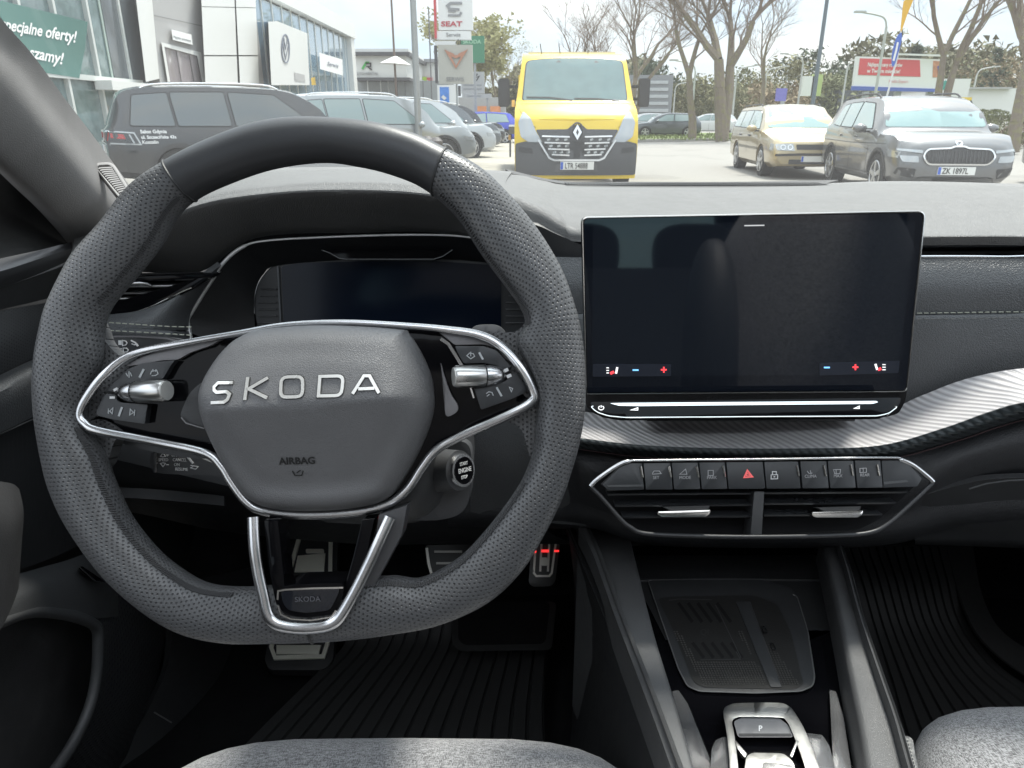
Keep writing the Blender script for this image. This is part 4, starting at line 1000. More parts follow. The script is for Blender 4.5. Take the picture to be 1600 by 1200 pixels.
# bright strips along the rails paint the window reflections in black gloss
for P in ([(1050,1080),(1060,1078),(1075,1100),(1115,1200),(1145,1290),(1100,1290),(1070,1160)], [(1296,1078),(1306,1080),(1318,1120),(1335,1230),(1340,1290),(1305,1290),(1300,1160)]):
    skin('reflection_strip', rnd(P, 3), lambda u, v, h=0: PZ(u, v, .676+h), M('gloss_reflection', (.45, .45, .46), .14, metal=.85, var=0), cc, h=.001, th=.006, step=30, bev=.0012)
# gear selector
gs = root('gear_selector', PZ(1190, 1150, .67), 'gear selector with brushed silver surround and grey P button at its head', 'gear selector')
FG = lambda u, v, h=0: PZ(u, v, .685+h)
SO = [(1130,1112),(1140,1101),(1160,1098),(1215,1098),(1232,1103),(1243,1115),(1262,1150),(1285,1215),(1310,1300),(1130,1300),(1140,1215),(1136,1150)]
SI = [(1144,1128),(1152,1121),(1165,1120),(1218,1121),(1228,1126),(1236,1140),(1255,1190),(1268,1240),(1280,1300),(1158,1300),(1155,1215),(1148,1150)]
skin('surround', cr2(SO, 3), FG, alu, gs, h=.004, th=.022, holes=[cr2(SI, 3)], bev=.0015)
skin('surround_floor', cr2(SI, 3), FG, gloss, gs, h=-.006, th=.01)
pb = skin('park_button', rnd([(1146,1127),(1160,1121),(1216,1121),(1232,1133),(1240,1152),(1153,1152)], 5), FG, M('park_grey', (.16, .16, .165), .4), gs, h=.002, th=.01, step=20, bev=.0015)
text('button_text', 'P', 12, lambda u, v, h=0: FG(u, v, h+.002), white_ink, pb, org=(1185, 1142), h=.0004, bold=.02)
skin('status_window', [(1154,1146),(1235,1146),(1237,1150),(1155,1150)], FG, M('window_grey', (.05, .05, .052), .3), gs, h=.0026, th=.001)
skin('selector_lever', rnd([(1166,1182),(1175,1176),(1224,1177),(1240,1190),(1250,1240),(1260,1300),(1160,1300),(1160,1230)], 7), FG, alu, gs, h=.010, th=.02, step=20, bev=.003)
skin('lever_cap', rnd([(1192,1192),(1198,1191),(1240,1196),(1256,1240),(1262,1300),(1192,1300)], 6), FG, chrome, gs, h=.014, th=.01, step=20, bev=.002)
for P in ([(1148,1158),(1150,1157),(1168,1178),(1164,1184),(1152,1170)], [(1244,1156),(1248,1158),(1238,1184),(1234,1180)]):
    skin('lever_wing', P, FG, alu, gs, h=.005, th=.006, bev=.0006)
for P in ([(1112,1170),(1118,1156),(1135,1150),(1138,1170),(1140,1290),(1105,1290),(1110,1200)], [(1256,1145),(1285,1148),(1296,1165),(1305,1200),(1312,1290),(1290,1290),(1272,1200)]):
    skin('side_shell', rnd(P, 5), FG, M('gloss_reflection', (.45, .45, .46), .14, metal=.85, var=0), gs, h=-.002, th=.02, step=20, bev=.002)  # bright tone paints reflected sky on the black gloss

# ================================================================ FLOOR, FIREWALL, MATS, PEDALS
def setting(name, rows, mat, n=4, m=4, th=.01, **k):
    o = patch(name, rows, mat, None, n, m, th, **k); o['kind'] = 'structure'; return o
fl = MB(); fl.box((.22, -.2, .325), (1.6, 2.9, .02)); o = fl.make('cabin_floor', carpet, None, False); o['kind'] = 'structure'
setting('firewall', [[Vector((-.70, 1.20, 1.03)), Vector((.22, 1.26, 1.035)), Vector((1.08, 1.20, 1.03))], [Vector((-.70, 1.34, .60)), Vector((.22, 1.36, .60)), Vector((1.08, 1.34, .60))],
   [Vector((-.70, 1.12, .33)), Vector((.22, 1.14, .33)), Vector((1.08, 1.12, .33))]], carpet)
# console flank and tunnel
setting('tunnel_side', [[PZ(905, 820, .66), PZ(962, 960, .66), PZ(1030, 1140, .66), PZ(1110, 1360, .66)], [p+Vector((-.02, 0, 0)) for p in (PZ(905, 820, .66), PZ(962, 960, .66), PZ(1030, 1140, .66), PZ(1110, 1360, .66))],
   [Vector((.13, 1.28, .34)), Vector((.10, .9, .34)), Vector((.06, .6, .34)), Vector((.06, .3, .34))]], hard_d)
def floor_mat(nm, lab, A, B_, nr, Zs, z0, tilt):
    """rubber mat: thin sheet with raised ribs running forward; A and B_ are its left and right border lines"""
    r_ = root(nm, PZ(*A[0], z0), lab, 'floor mat')
    K = 24; a = cr([PZ(u, v, z) for (u, v), z in zip(A, Zs)], 8); b = cr([PZ(u, v, z) for (u, v), z in zip(B_, Zs)], 8)
    V = [p+Vector((0, 0, 0)) for p in a]+b; m = len(a)
    patch('mat_sheet', [a[::4]+[a[-1]], [x.lerp(y, .5) for x, y in zip(a[::4]+[a[-1]], b[::4]+[b[-1]])], b[::4]+[b[-1]]], M('mat_groove', (.005, .005, .005), .7), r_, 3, 3, .004)
    for i in range(nr):
        t0 = (i+.04)/nr; t1 = (i+.90)/nr; Vv = []; 
        for k in range(0, m):
            p0 = a[k].lerp(b[k], t0); p1 = a[k].lerp(b[k], t1); tt = (a[min(k+1, m-1)]-a[max(k-1, 0)]).normalized(); up = (b[k]-a[k]).cross(tt).normalized()
            if up.dot(C0-p0) < 0: up = -up
            e = (p1-p0).normalized()*.0012
            Vv += [p0, p0+e+up*.004, p1-e+up*.004, p1]
        F = [(k*4+j, k*4+j+1, k*4+5+j, k*4+4+j) for k in range(m-1) for j in range(3)]
        o = mesh('rib', Vv, F, rubber, r_, False)
        bm = bmesh.new(); bm.from_mesh(o.data); bmesh.ops.recalc_face_normals(bm, faces=bm.faces[:]); bm.to_mesh(o.data); bm.free()
    return r_
dm = floor_mat('floor_mat', 'ribbed black rubber mat in the driver footwell below the steering wheel', [(290,1260),(372,1176),(432,1115),(490,1058),(536,1010),(550,960)], [(855,1260),(852,1165),(850,1110),(852,1060),(856,1005),(858,960)], 17, [.362, .362, .362, .365, .372, .40], .362, 0)
pad = skin('heel_pad', rnd([(706,940),(706,1005),(718,1018),(862,1016),(870,940)], 10), lambda u, v, h=0: PZ(u, v, .412+h), rubber, dm, h=.002, th=.004, step=30, bev=.0015)
skin('heel_pad_inset', rnd([(716,940),(716,1000),(726,1008),(852,1006),(860,940)], 10), lambda u, v, h=0: PZ(u, v, .412+h), carpet, dm, h=.0026, th=.002, step=30)
cl_ = skin('mat_fastener', rnd([(384,1186),(394,1164),(400,1160),(412,1161),(414,1166),(404,1190)], 4), lambda u, v, h=0: PZ(u, v, .37+h), M('clip_grey', (.16, .16, .16), .4), dm, h=.006, th=.004, holes=[rnd([(393,1186),(400,1168),(406,1168),(398,1190)], 2)], bev=.001)
pm = floor_mat('floor_mat', 'ribbed black rubber mat curving up the passenger footwell', [(1440,1300),(1400,1170),(1375,1060),(1352,980),(1330,900),(1312,850)], [(1760,1180),(1650,1100),(1560,1040),(1508,970),(1490,900),(1478,850)], 12, [.36, .36, .37, .40, .47, .55], .36, 0)
patch('mat_border', [[(1478,850,1.02),(1500,930,1.0),(1535,1000,.93),(1620,1065,.86),(1750,1120,.8)], [(1520,850,1.04),(1535,930,1.02),(1570,990,.95),(1660,1040,.88),(1780,1080,.82)]], rubber, pm, 3, 5, .004)
# pedals
def pedal(name, lab, P, y, tilt):
    r_ = root(name, PY(*P[0], y), lab, 'pedal'); c = PY(sum(p[0] for p in P)/len(P), sum(p[1] for p in P)/len(P), y)
    return r_, plane(c, (0, -cos(radians(tilt)), sin(radians(tilt))))
ac, FA_ = pedal('accelerator_pedal', 'small silver accelerator pedal with a slotted frame right of the steering wheel', [(830,850),(872,850),(866,915),(826,915)], 1.12, 35)
skin('pedal_plate', rnd([(831,848),(875,848),(868,908),(862,916),(832,917),(826,910)], 5), FA_, M('pedal_dark', (.06, .06, .06), .4, metal=.5), ac, h=0, th=.012, bev=.002)
strokes('pedal_frame', [[(837,850),(834,895),(838,900),(858,900),(862,895),(868,850)], [(846,850),(844,893)], [(858,850),(856,893)]], 3.2, FA_, M('pedal_metal', (.62, .60, .55), .3, metal=.5), ac, h=.004, th=.003)
skin('pedal_stud', rect(846, 871, 855, 884, 2), FA_, M('pedal_metal', (.62, .60, .55), .3, metal=.5), ac, h=.006, th=.004)
strokes('red_reflection_band', [(3, [(831,862),(838,862)]), (4, [(846,861),(857,861)]), (3, [(866,861),(873,861)])], 3, FA_, M('pedal_red_glow', (.8, .03, .03), .3, var=0, emit=1.0), ac, h=.0062, th=.001)  # emissive red bands paint a reflection on the pedal, no lamp here
tube('pedal_arm', [FA_(855, 850, -.006), PY(858, 800, 1.25)], .008, hard_d, ac)
bk, FBk = pedal('brake_pedal', 'wide dark brake pedal with metal bars partly behind the steering wheel rim', [(670,850),(745,850),(745,910),(670,910)], 1.06, 35)
skin('pedal_plate', rnd([(664,852),(745,850),(745,905),(676,912)], 6), FBk, M('brake_dark', (.03, .03, .03), .45), bk, h=0, th=.012, bev=.002)
strokes('pedal_frame', [[(667,856),(670,880),(678,910)]], 4, FBk, M('pedal_metal', (.62, .60, .55), .3, metal=.5), bk, h=.003, th=.003)
strokes('pedal_bar', [[(679,862),(722,862)], [(682,880),(710,880)]], 3.5, FBk, M('brake_metal', (.34, .33, .31), .35, metal=.5), bk, h=.004, th=.003)
tube('pedal_arm', [FBk(705, 850, -.006), PY(705, 790, 1.2)], .009, hard_d, bk)
fr, FFr = pedal('foot_rest', 'stainless steel foot rest plate seen through and below the lower wheel spoke', [(470,835),(522,835),(515,1030),(430,1030)], 1.02, 68)
fm = M('rest_metal', (.80, .78, .68), .35, metal=.3, var=.1)
skin('rest_base', rnd([(455,830),(528,830),(520,1030),(505,1045),(420,1045),(412,1030)], 8), FFr, hard_d, fr, h=-.004, th=.02, step=40, bev=.003)
strokes('rest_frame', [[(517,832),(515,960),(512,1005),(505,1026),(430,1028),(424,1012),(432,960),(462,860),(470,832)]], 6, FFr, fm, fr, h=.002, th=.004, step=30)
skin('rest_plate', [(465,868),(508,864),(506,893),(460,893)], FFr, fm, fr, h=.0, th=.003, bev=.0006)
skin('rest_plate', [(432,1008),(502,1008),(498,1022),(432,1022)], FFr, fm, fr, h=.001, th=.003, bev=.0006)
for v in (840, 861): skin('rest_slot', rect(478, v-3, 506, v+3, 2), FFr, fm, fr, h=.001, th=.003, bev=.0006)

# ================================================================ DRIVER DOOR
dd = root('driver_door', (-.53, .62, .4), 'dark driver door trim with leather band, dashed panel, armrest handle, speaker grille and pocket', 'car door')
XD = -.535
def D(u, v, dx=0): return PX(u, v, XD+dx)
def dpatch(name, rows, mat, n=5, m=5, th=.004): return patch(name, [[D(*p) for p in r] for r in rows], mat, dd, n, m, th)
dpatch('sill_trim', [[(-260,445,.02),(-60,418,.02),(0,404,.02),(60,391,.02),(112,378,.02)], [(-260,470,.05),(-60,437,.05),(0,424,.05),(60,405,.045),(112,388,.03)], [(-260,500,.03),(-60,466,.03),(0,450,.03),(60,428,.03),(112,405,.02)]], M('sill_grey', (.05, .051, .054), .45), 4, 4)
dpatch('upper_pad', [[(-260,500,.028),(-60,466,.028),(0,450,.028),(60,430,.025),(140,400,.02)], [(-260,540,.02),(-60,500,.02),(0,484,.02),(60,470,.02),(140,450,.01)]], hard_d, 3, 4)
dpatch('fabric_panel', [[(-260,545,.018),(-60,505,.018),(0,486,.018),(55,476,.018),(150,460,.0)], [(-260,600,.035),(-60,560,.03),(0,536,.03),(55,520,.025),(150,500,.01)], [(-260,660,.03),(-60,612,.025),(0,584,.02),(60,556,.02),(150,520,.01)]], fabric_d, 5, 5)
dpatch('leather_band', [[(-260,662,.018),(-60,614,.018),(0,586,.018),(60,558,.018),(150,522,.01)], [(-260,690,.045),(-60,640,.045),(0,612,.045),(62,584,.04),(150,545,.02)], [(-260,750,.03),(-60,702,.03),(0,676,.03),(64,645,.028),(150,600,.015)]], leather, 5, 5)
dpatch('dashed_panel', [[(-260,756,.005),(-60,706,.005),(0,680,.005),(70,648,.005),(170,610,-.02)], [(-260,860,.01),(-60,810,.01),(0,790,.01),(80,755,.008),(190,715,-.02)], [(-260,1000,.005),(-60,930,.005),(10,898,.005),(90,868,.005),(200,815,-.02)]], dash_pat, 6, 6)
tube('panel_line', cr([D(u, v, .004) for u, v in ((-60,704),(0,679),(70,646))], 4), .0008, hard_d, dd, 5)
dpatch('lower_trim', [[(-260,1004,.008),(-60,935,.008),(14,902,.008),(60,888,.008),(130,866,.005),(190,830,-.01)], [(-260,1060,.03),(-60,980,.03),(14,935,.03),(60,918,.03),(130,905,.025),(200,890,.0)],
   [(-260,1100,.035),(-60,1020,.035),(14,966,.035),(60,955,.035),(130,967,.03),(210,960,.0)]], M('door_hard', (.055, .056, .058), .45, bump=('fine', 700, .3)), 5, 5)
skin('door_button', rnd([(122,888),(128,884),(160,906),(166,910),(152,911),(140,904)], 3), lambda u, v, h=0: D(u, v, .028+h), gloss, dd, h=.004, th=.01, bev=.001)
strokes('button_edge', [[(124,886),(150,909),(162,910)]], 1.8, lambda u, v, h=0: D(u, v, .028+h), M('edge_grey3', (.05, .05, .05), .4), dd, h=.0055)
# pocket with carpet lining and its frame
dpatch('pocket_lining', [[(-260,1110,-.03),(-60,1020,-.03),(20,955,-.03),(80,955,-.03),(150,980,-.03)], [(-260,1180,-.04),(-60,1100,-.04),(20,1060,-.04),(80,1060,-.04),(160,1070,-.04)], [(-260,1330,-.04),(-60,1300,-.04),(20,1270,-.04),(80,1250,-.04),(160,1240,-.04)]], M('pocket_felt', (.05, .049, .05), .95, bump=('fine', 1500, .9, 2), var=.4), 4, 4)
fp = cr([D(u, v, .030) for u, v in ((-60,1000),(14,966),(50,956),(90,958),(125,966),(150,980),(153,1010),(150,1060),(138,1110),(115,1160),(85,1205),(50,1250))], 6)
tube('pocket_frame', fp, .0065, M('door_hard', (.055, .056, .058), .45), dd, 12)
dpatch('speaker_grille', [[(150,960,.02),(165,930,.015),(180,905,.01),(230,900,.0),(275,940,-.02)], [(158,1040,.02),(170,1030,.015),(200,1020,.01),(235,1010,.0),(275,1000,-.02)], [(140,1120,.02),(160,1110,.015),(190,1100,.01),(225,1090,.0),(262,1060,-.02)], [(60,1240,.02),(100,1220,.015),(140,1200,.01),(190,1160,.0),(240,1110,-.02)], [(20,1300,.02),(60,1290,.015),(100,1270,.01),(150,1240,.0),(200,1180,-.02)]], mesh_m, 6, 6)
# armrest pull
ar = patch('armrest_handle', [[PX(u, v, x) for u, v, x in r] for r in (
  [(-90,735,-.47),(-30,745,-.47),(0,752,-.47),(20,756,-.475),(30,764,-.48)],
  [(-90,790,-.455),(-30,800,-.455),(0,810,-.455),(24,812,-.46),(37,800,-.475)],
  [(-90,900,-.455),(-30,890,-.455),(0,880,-.455),(22,870,-.46),(34,850,-.475)],
  [(-90,1060,-.46),(-30,1020,-.46),(0,985,-.46),(18,950,-.465),(29,920,-.475)])], M('armrest_plastic', (.04, .04, .042), .5, bump=('fine', 600, .4)), dd, 6, 6, .02)
# weather seal and frame behind the door, sill of the body
o = patch('door_frame', [[PX(u, v, x) for u, v, x in r] for r in ([(-120,160,-.50),(0,246,-.545),(60,300,-.56),(125,372,-.575)], [(-120,180,-.52),(0,256,-.56),(60,310,-.575),(122,382,-.59)], [(-120,330,-.56),(0,330,-.60),(60,360,-.60),(120,392,-.60)], [(-120,470,-.56),(0,430,-.57),(60,415,-.57),(120,400,-.58)])], hard_d, dd, 4, 4)
tube('door_seal', cr([PX(u, v, x) for u, v, x in ((-120,172,-.50),(0,252,-.54),(60,308,-.555),(118,372,-.57))], 5), .004, hard, dd, 8)
kp = setting('kick_panel', [[(262,905,.98),(330,900,1.08),(420,880,1.2)], [(268,960,.92),(330,960,1.02),(400,950,1.12)], [(262,1040,.86),(330,1050,.92),(390,1040,1.0)], [(225,1120,.80),(290,1130,.84),(350,1120,.90)], [(170,1210,.74),(240,1230,.76),(300,1220,.8)]], hard_d)
tube('sill_seam', [PY(241, 1113, .79), PY(268, 1129, .81)], .0009, wedge_m, kp, 5)

# ================================================================ PILLAR
ap = root('windscreen_pillar', PX(205, 300, -.55), 'dark grey fabric covered windscreen pillar with a slotted tweeter grille at its foot', 'car pillar')
def PIL(t, s):  # t along from foot (0) to top (1); s across from glass side (0) to door side (1)
    pass
A0 = [(-330,-400,.30),(-200,-250,.40),(-90,-110,.48),(0,26,.58),(50,84,.66),(100,152,.75),(150,218,.85),(205,293,.97),(225,320,1.0)]
A1 = [(u-40+5*k, v+18, y*.955) for k, (u, v, y) in enumerate(A0)]
A2 = [(u-62+7*k, v+62, y*.90) for k, (u, v, y) in enumerate(A0)]
A3 = [(-500,-200,.30),(-330,-80,.36),(-200,50,.42),(-90,170,.50),(-20,225,.585),(30,272,.66),(75,315,.73),(125,372,.83),(150,400,.86)]
A4 = [(u-10, v+18, y*1.06) for u, v, y in A3]
patch('pillar_cover', [A0, A1, A2, A3, A4], M('pillar_cloth', (.205, .198, .196), .7, bump=('fine', 900, .5)), ap, 6, 5, .006)
# tweeter grille
Pg = lambda u, v, h=0: plane(PY(175, 285, .82), (.35, -.6, .72))(u, v, h)
skin('tweeter_frame', rnd([(148,262),(152,256),(172,255),(180,260),(206,303),(204,312),(192,314),(184,308)], 5, 4), Pg, M('pillar_plastic', (.30, .29, .285), .6), ap, h=.002, th=.008, holes=[rnd([(151,264),(154,260),(170,259),(176,263),(201,303),(200,309),(192,310),(187,306)], 4, 3)], bev=.0006)
skin('tweeter_back', rnd([(151,264),(154,260),(170,259),(176,263),(201,303),(200,309),(192,310),(187,306)], 4, 3), Pg, hard_d, ap, h=-.001, th=.004)
for k in range(14):
    t = (k+.5)/14; a = (153+t*36, 264+t*43); b = (174+t*27, 262+t*41)
    strokes('tweeter_slat', [[a, (a[0]+3, a[1]-1.2), b]], 1.9, Pg, M('pillar_plastic', (.30, .29, .285), .6), ap, h=.0022, th=.002)

# ================================================================ SEATS
def seat(name, lab, cx, yfront, zc_, side, wq=.185):
    r_ = root(name, (cx, yfront-.3, .38), lab, 'car seat')
    # cushion centre: rounded block with grey cloth; bolsters in leather
    def blob(nm, c, sx, sy, sz, mat, par=r_, p=4.0, nu=40, nv=24):
        V = []; F = []
        for i in range(nv+1):
            ph = -pi/2+pi*i/nv
            for j in range(nu):
                th = 2*pi*j/nu
                f_ = lambda x: (abs(x)**(2/p))*(1 if x > 0 else -1)
                V.append(Vector(c)+Vector((sx*f_(cos(ph))*f_(cos(th)), sy*f_(cos(ph))*f_(sin(th)), sz*(abs(sin(ph))**(2/2.6))*(1 if ph > 0 else -1))))
        for i in range(nv):
            for j in range(nu): F.append((i*nu+j, i*nu+(j+1) % nu, (i+1)*nu+(j+1) % nu, (i+1)*nu+j))
        return mesh(nm, V, F, mat, par, True, None, 60)
    blob('seat_cushion', (cx, yfront-.26, zc_-.06), wq, .26, .06, fabric, p=4.6)
    for s in (-1, 1):
        blob('side_bolster', (cx+s*(wq+.03), yfront-.31, zc_-.055), .05, .25, .065, leather, p=3)
    blob('seat_base', (cx, yfront-.3, zc_-.17), .20, .24, .07, hard_d)
    yb = yfront-.62
    blob('backrest', (cx, yb-.02, zc_+.26), .20, .07, .33, fabric, p=3)
    for s in (-1, 1): blob('back_bolster', (cx+s*.21, yb+.03, zc_+.22), .045, .08, .27, leather, p=2.6)
    blob('head_restraint', (cx, yb-.06, zc_+.68), .13, .05, .10, leather, p=3)
    return r_
ds = seat('front_seat', 'grey cloth driver seat whose front edge shows below the steering wheel', -.105, .535, .665, 0, .245)
ps = seat('front_seat', 'grey cloth and stitched leather passenger seat at the lower right corner', .575, .575, .665, 1, .20)
# stitched welt along the passenger bolster
pts = [PZ(u, v, .664) for u, v in ((1432,1200),(1424,1160),(1428,1135),(1440,1122))]
P = cr(pts, 14); B = MB()
FSt = lambda u, v, h=0: PZ(u, v, .655+h)
skin('stitched_bolster', cr2([(1380,1240),(1386,1180),(1398,1158),(1414,1150),(1426,1156),(1430,1180),(1440,1240)], 4), FSt, leather, ps, h=.004, th=.05, step=14, bev=.008)
for i in range(0, 18, 2):
    t = i/18; B.cyl(FSt(1418+t*14, 1155+t*50, .0055), FSt(1418+(t+.04)*14, 1155+(t+.04)*50, .0055), 0.0005, n=6)
o = B.make('stitching', M('white_thread', (.3, .3, .29), .8), ps); o['kind'] = 'stuff'
# ================================================================ CABIN SHELL
def box_struct(nm, boxes, mat):
    B = MB()
    for c, s in boxes: B.box(c, s)
    o = B.make(nm, mat, None, False); o['kind'] = 'structure'; return o
lin = M('headliner', (.30, .30, .30), .9)
# roof with an unseen opening added to let more light in
box_struct('cabin_roof', [((.22, .33, 1.49), (1.12, .14, .03)), ((.22, -1.1, 1.49), (1.12, 1.6, .03)), ((-.31, -.02, 1.49), (.10, .56, .03)), ((.75, -.02, 1.49), (.10, .56, .03))], lin)
box_struct('body_side', [((-.66, .75, .70), (.05, 1.35, .75)), ((1.04, .95, .70), (.05, .9, .75)), ((-.60, -.6, .60), (.05, 2.0, .60)), ((1.03, .1, .60), (.05, 2.6, .60)), ((.22, -2.0, .75), (1.6, .05, .5)), ((-.57, -.55, 1.18), (.06, .14, .62)), ((1.0, -.55, 1.18), (.06, .14, .62)), ((-.45, -.6, 1.47), (.16, 2.0, .05)), ((.89, -.6, 1.47), (.16, 2.0, .05))], hard)
tube('right_pillar', cr([Vector((1.0, 1.05, 1.06)), Vector((.90, .75, 1.25)), Vector((.80, .40, 1.46))], 5), .035, hard, None, 10)['kind'] = 'structure'
for x in (-.5, .94): tube('rear_pillar', cr([Vector((x, -1.4, 1.0)), Vector((x*.96+.01, -1.7, 1.25)), Vector((x*.9+.02, -1.6, 1.47))], 5), .06, hard, None, 10)['kind'] = 'structure'
bs = root('rear_bench', (.22, -1.1, .4), 'dark rear bench seat with three head restraints behind the front seats', 'car seat')
B = MB(); B.box((.22, -.75, .58), (1.3, .5, .16)); B.make('bench_cushion', fabric, bs)
B = MB(); B.box((.22, -1.1, .85), (1.3, .16, .6)); B.make('bench_back', fabric, bs)
def pad_(nm, c_, sx, sy, sz, par):
    V = [Vector(c_)]*0
    for i in range(17):
        ph = -pi/2+pi*i/16
        for j in range(24):
            th = 2*pi*j/24; g = lambda x, p_: (abs(x)**p_)*(1 if x > 0 else -1)
            V.append(Vector(c_)+Vector((sx*g(cos(ph), .6)*g(cos(th), .6), sy*g(cos(ph), .6)*g(sin(th), .6), sz*g(sin(ph), .7))))
    mesh(nm, V, [(i*24+j, i*24+(j+1) % 24, (i+1)*24+(j+1) % 24, (i+1)*24+j) for i in range(16) for j in range(24)], leather, par)
for x in (-.17, .22, .61): pad_('head_restraint', (x, -1.12, 1.20), .14, .05, .10, bs)
box_struct('light_blocker', [((.19, 1.10, .95), (1.72, .40, .02)), ((.19, 1.29, .95), (1.72, .02, .17))], hard_d)  # unseen sheets added under the dash to keep sunlight off the floor
for x in (): hr_ = B.make('head_restraint', leather, bs); bm = bmesh.new(); bm.from_mesh(hr_.data); bmesh.ops.bevel(bm, geom=bm.edges[:], offset=.042, segments=4, affect='EDGES'); bm.to_mesh(hr_.data); bm.free()
tg_ = glass_mat('privacy_glass', (.34, .50, .52))
for nm_, P in (('rear_window', [(-.42, -1.62, 1.46), (.86, -1.62, 1.46), (.98, -1.98, 1.0), (-.54, -1.98, 1.0)]), ('rear_side_window', [(-.50, -.62, 1.46), (-.50, -1.6, 1.46), (-.60, -1.8, .92), (-.60, -.62, .92)]), ('rear_side_window', [(.94, -.62, 1.46), (.94, -1.6, 1.46), (1.03, -1.8, .92), (1.03, -.62, .92)])):
    o = mesh(nm_, [Vector(p) for p in P], [(0, 1, 2, 3)], tg_, None, False); o['kind'] = 'structure'
# windscreen: laminated tinted glass with a thin film of painted veiling light
wsm = glass_mat('windscreen_glass', (.80, .83, .82), haze=.03)
ws = patch('windscreen', [[Vector((-.60, 1.06, 1.02)), Vector((-.2, 1.20, 1.04)), Vector((.22, 1.24, 1.045)), Vector((.64, 1.20, 1.04)), Vector((1.04, 1.06, 1.02))],
   [Vector((-.50, .72, 1.25)), Vector((-.18, .84, 1.265)), Vector((.22, .87, 1.27)), Vector((.62, .84, 1.265)), Vector((.94, .72, 1.25))],
   [Vector((-.40, .30, 1.46)), Vector((-.14, .39, 1.475)), Vector((.22, .41, 1.48)), Vector((.58, .39, 1.475)), Vector((.84, .30, 1.46))]], None, None, 6, 6, .0001)
# a single sheet: keep only the front layer of the pane
bm = bmesh.new(); bm.from_mesh(ws.data); bm.faces.ensure_lookup_table(); nf = 24*12
bmesh.ops.delete(bm, geom=[f for f in bm.faces[nf:]], context='FACES'); bm.to_mesh(ws.data); bm.free()
ws.data.materials.append(wsm)
tag(ws, 'tinted windscreen glass above the dashboard with a faint film of painted veiling light', 'windscreen')
# ================================================================ OUTSIDE: GROUND
def flat(name, pts, z, mat, kind='structure', rim=None):
    B = MB(); B.add([Vector((x, y, z)) for x, y in pts], [tuple(range(len(pts)))])
    o = B.make(name, mat, None, False); o['kind'] = kind
    if o.data.polygons[0].normal.z < 0: o.data.flip_normals()
    return o
asph = M('asphalt', (.23, .22, .20), .9, bump=('road', 60, .3))
flat('ground', [(-600, -200), (900, -200), (900, 1200), (-600, 1200)], 0, asph)
pav = M('paving', (.30, .28, .235), .9, bump=('road', 30, .3))
kerbm = M('kerb_stone', (.30, .29, .27), .85, bump=('road', 40, .3))
gz = lambda u, v, z=0: PZ(u, v, z)
def slab(name, pts, z0, z1, mat):
    n = len(pts); V = [Vector((x, y, z1)) for x, y in pts]+[Vector((x, y, z0)) for x, y in pts]
    F = [tuple(range(n))]+[(i, n+i, n+(i+1) % n, (i+1) % n) for i in range(n)]
    o = mesh(name, V, F, mat, None, False); bm = bmesh.new(); bm.from_mesh(o.data); bmesh.ops.recalc_face_normals(bm, faces=bm.faces[:]); bm.to_mesh(o.data); bm.free()
    o['kind'] = 'structure'; return o
# lighter pavement beside the parked row, with its kerb
slab('pavement', [(-.9, 14), (.35, 14), (.3, 24), (-.4, 60), (-2.6, 60), (-1.6, 24)], 0, .06, pav)
slab('kerb', [(.35, 14), (.5, 14), (.45, 24), (-.2, 60), (-.4, 60), (.3, 24)], 0, .09, kerbm)
grass_m = M('grass_blade', (.10, .135, .03), .9, bump=('ground', 3, .6))
isl = [(gz(1000, 224).x-3, gz(1000, 224).y), (gz(1080, 221).x, gz(1080, 221).y), (gz(1160, 219.5).x+1, gz(1160, 219.5).y), (24, 37), (40, 34), (60, 34), (60, 56), (20, 54), (2, 58)]
slab('grass_verge', isl, 0, .13, grass_m)
k2 = [(p[0], p[1]-.28) for p in isl[:6]]+[(p[0], p[1]-.003) for p in reversed(isl[:6])]
slab('kerb', k2, 0, .15, kerbm)
# tufts of grass along the verge
B = MB()
rg = random.Random(3)
for i in range(5000):
    x = rg.uniform(4, 45); y = rg.uniform(37.5, 50); h = rg.uniform(.05, .2); a = rg.uniform(0, pi); d = Vector((cos(a), sin(a), 0))*.05; p = Vector((x, y, .12))
    B.add([p-d, p+d, p+Vector((rg.uniform(-.05, .05), 0, h))], [(0, 1, 2)])
o = B.make('grass', M('grass_tuft', (.13, .16, .04), .9), None, False); o['kind'] = 'stuff'
slab('road_island', [(18, 21.5), (60, 19.5), (60, 25), (22, 24.3)], 0, .12, grass_m)
slab('kerb', [(17.7, 21.2), (60, 19.2), (60, 19.497), (18, 21.497)], 0, .14, kerbm)

# ================================================================ CARS
tyre = M('tyre', (.02, .02, .021), .85, bump=('fine', 40, .3)); rimm = M('alloy', (.5, .5, .5), .3, metal=.8)
cglass = M('car_glass', (.07, .085, .09), .04, coat=1, var=0)
cglass_l = M('car_glass_light', (.20, .27, .27), .06, coat=1, var=0)
blackp = M('car_plastic', (.03, .03, .032), .55)
lampg = M('lamp_lens', (.38, .40, .41), .08, coat=1, metal=.3, var=.1)
redl = M('tail_lens', (.35, .02, .02), .12, coat=1, var=0)
chr_o = M('car_chrome', (.7, .7, .7), .15, metal=1, var=0)
platem = M('plate_white', (.75, .75, .72), .4, var=0); blue_b = M('plate_blue', (.05, .12, .5), .4, var=0); ink = M('plate_ink', (.03, .03, .03), .5, var=0)
seamm = M('seam_dark', (.015, .015, .016), .6, var=0)
def paint(n, c, metal=.3): return M('paint_'+n, c, .3, metal=metal, coat=1, var=0)
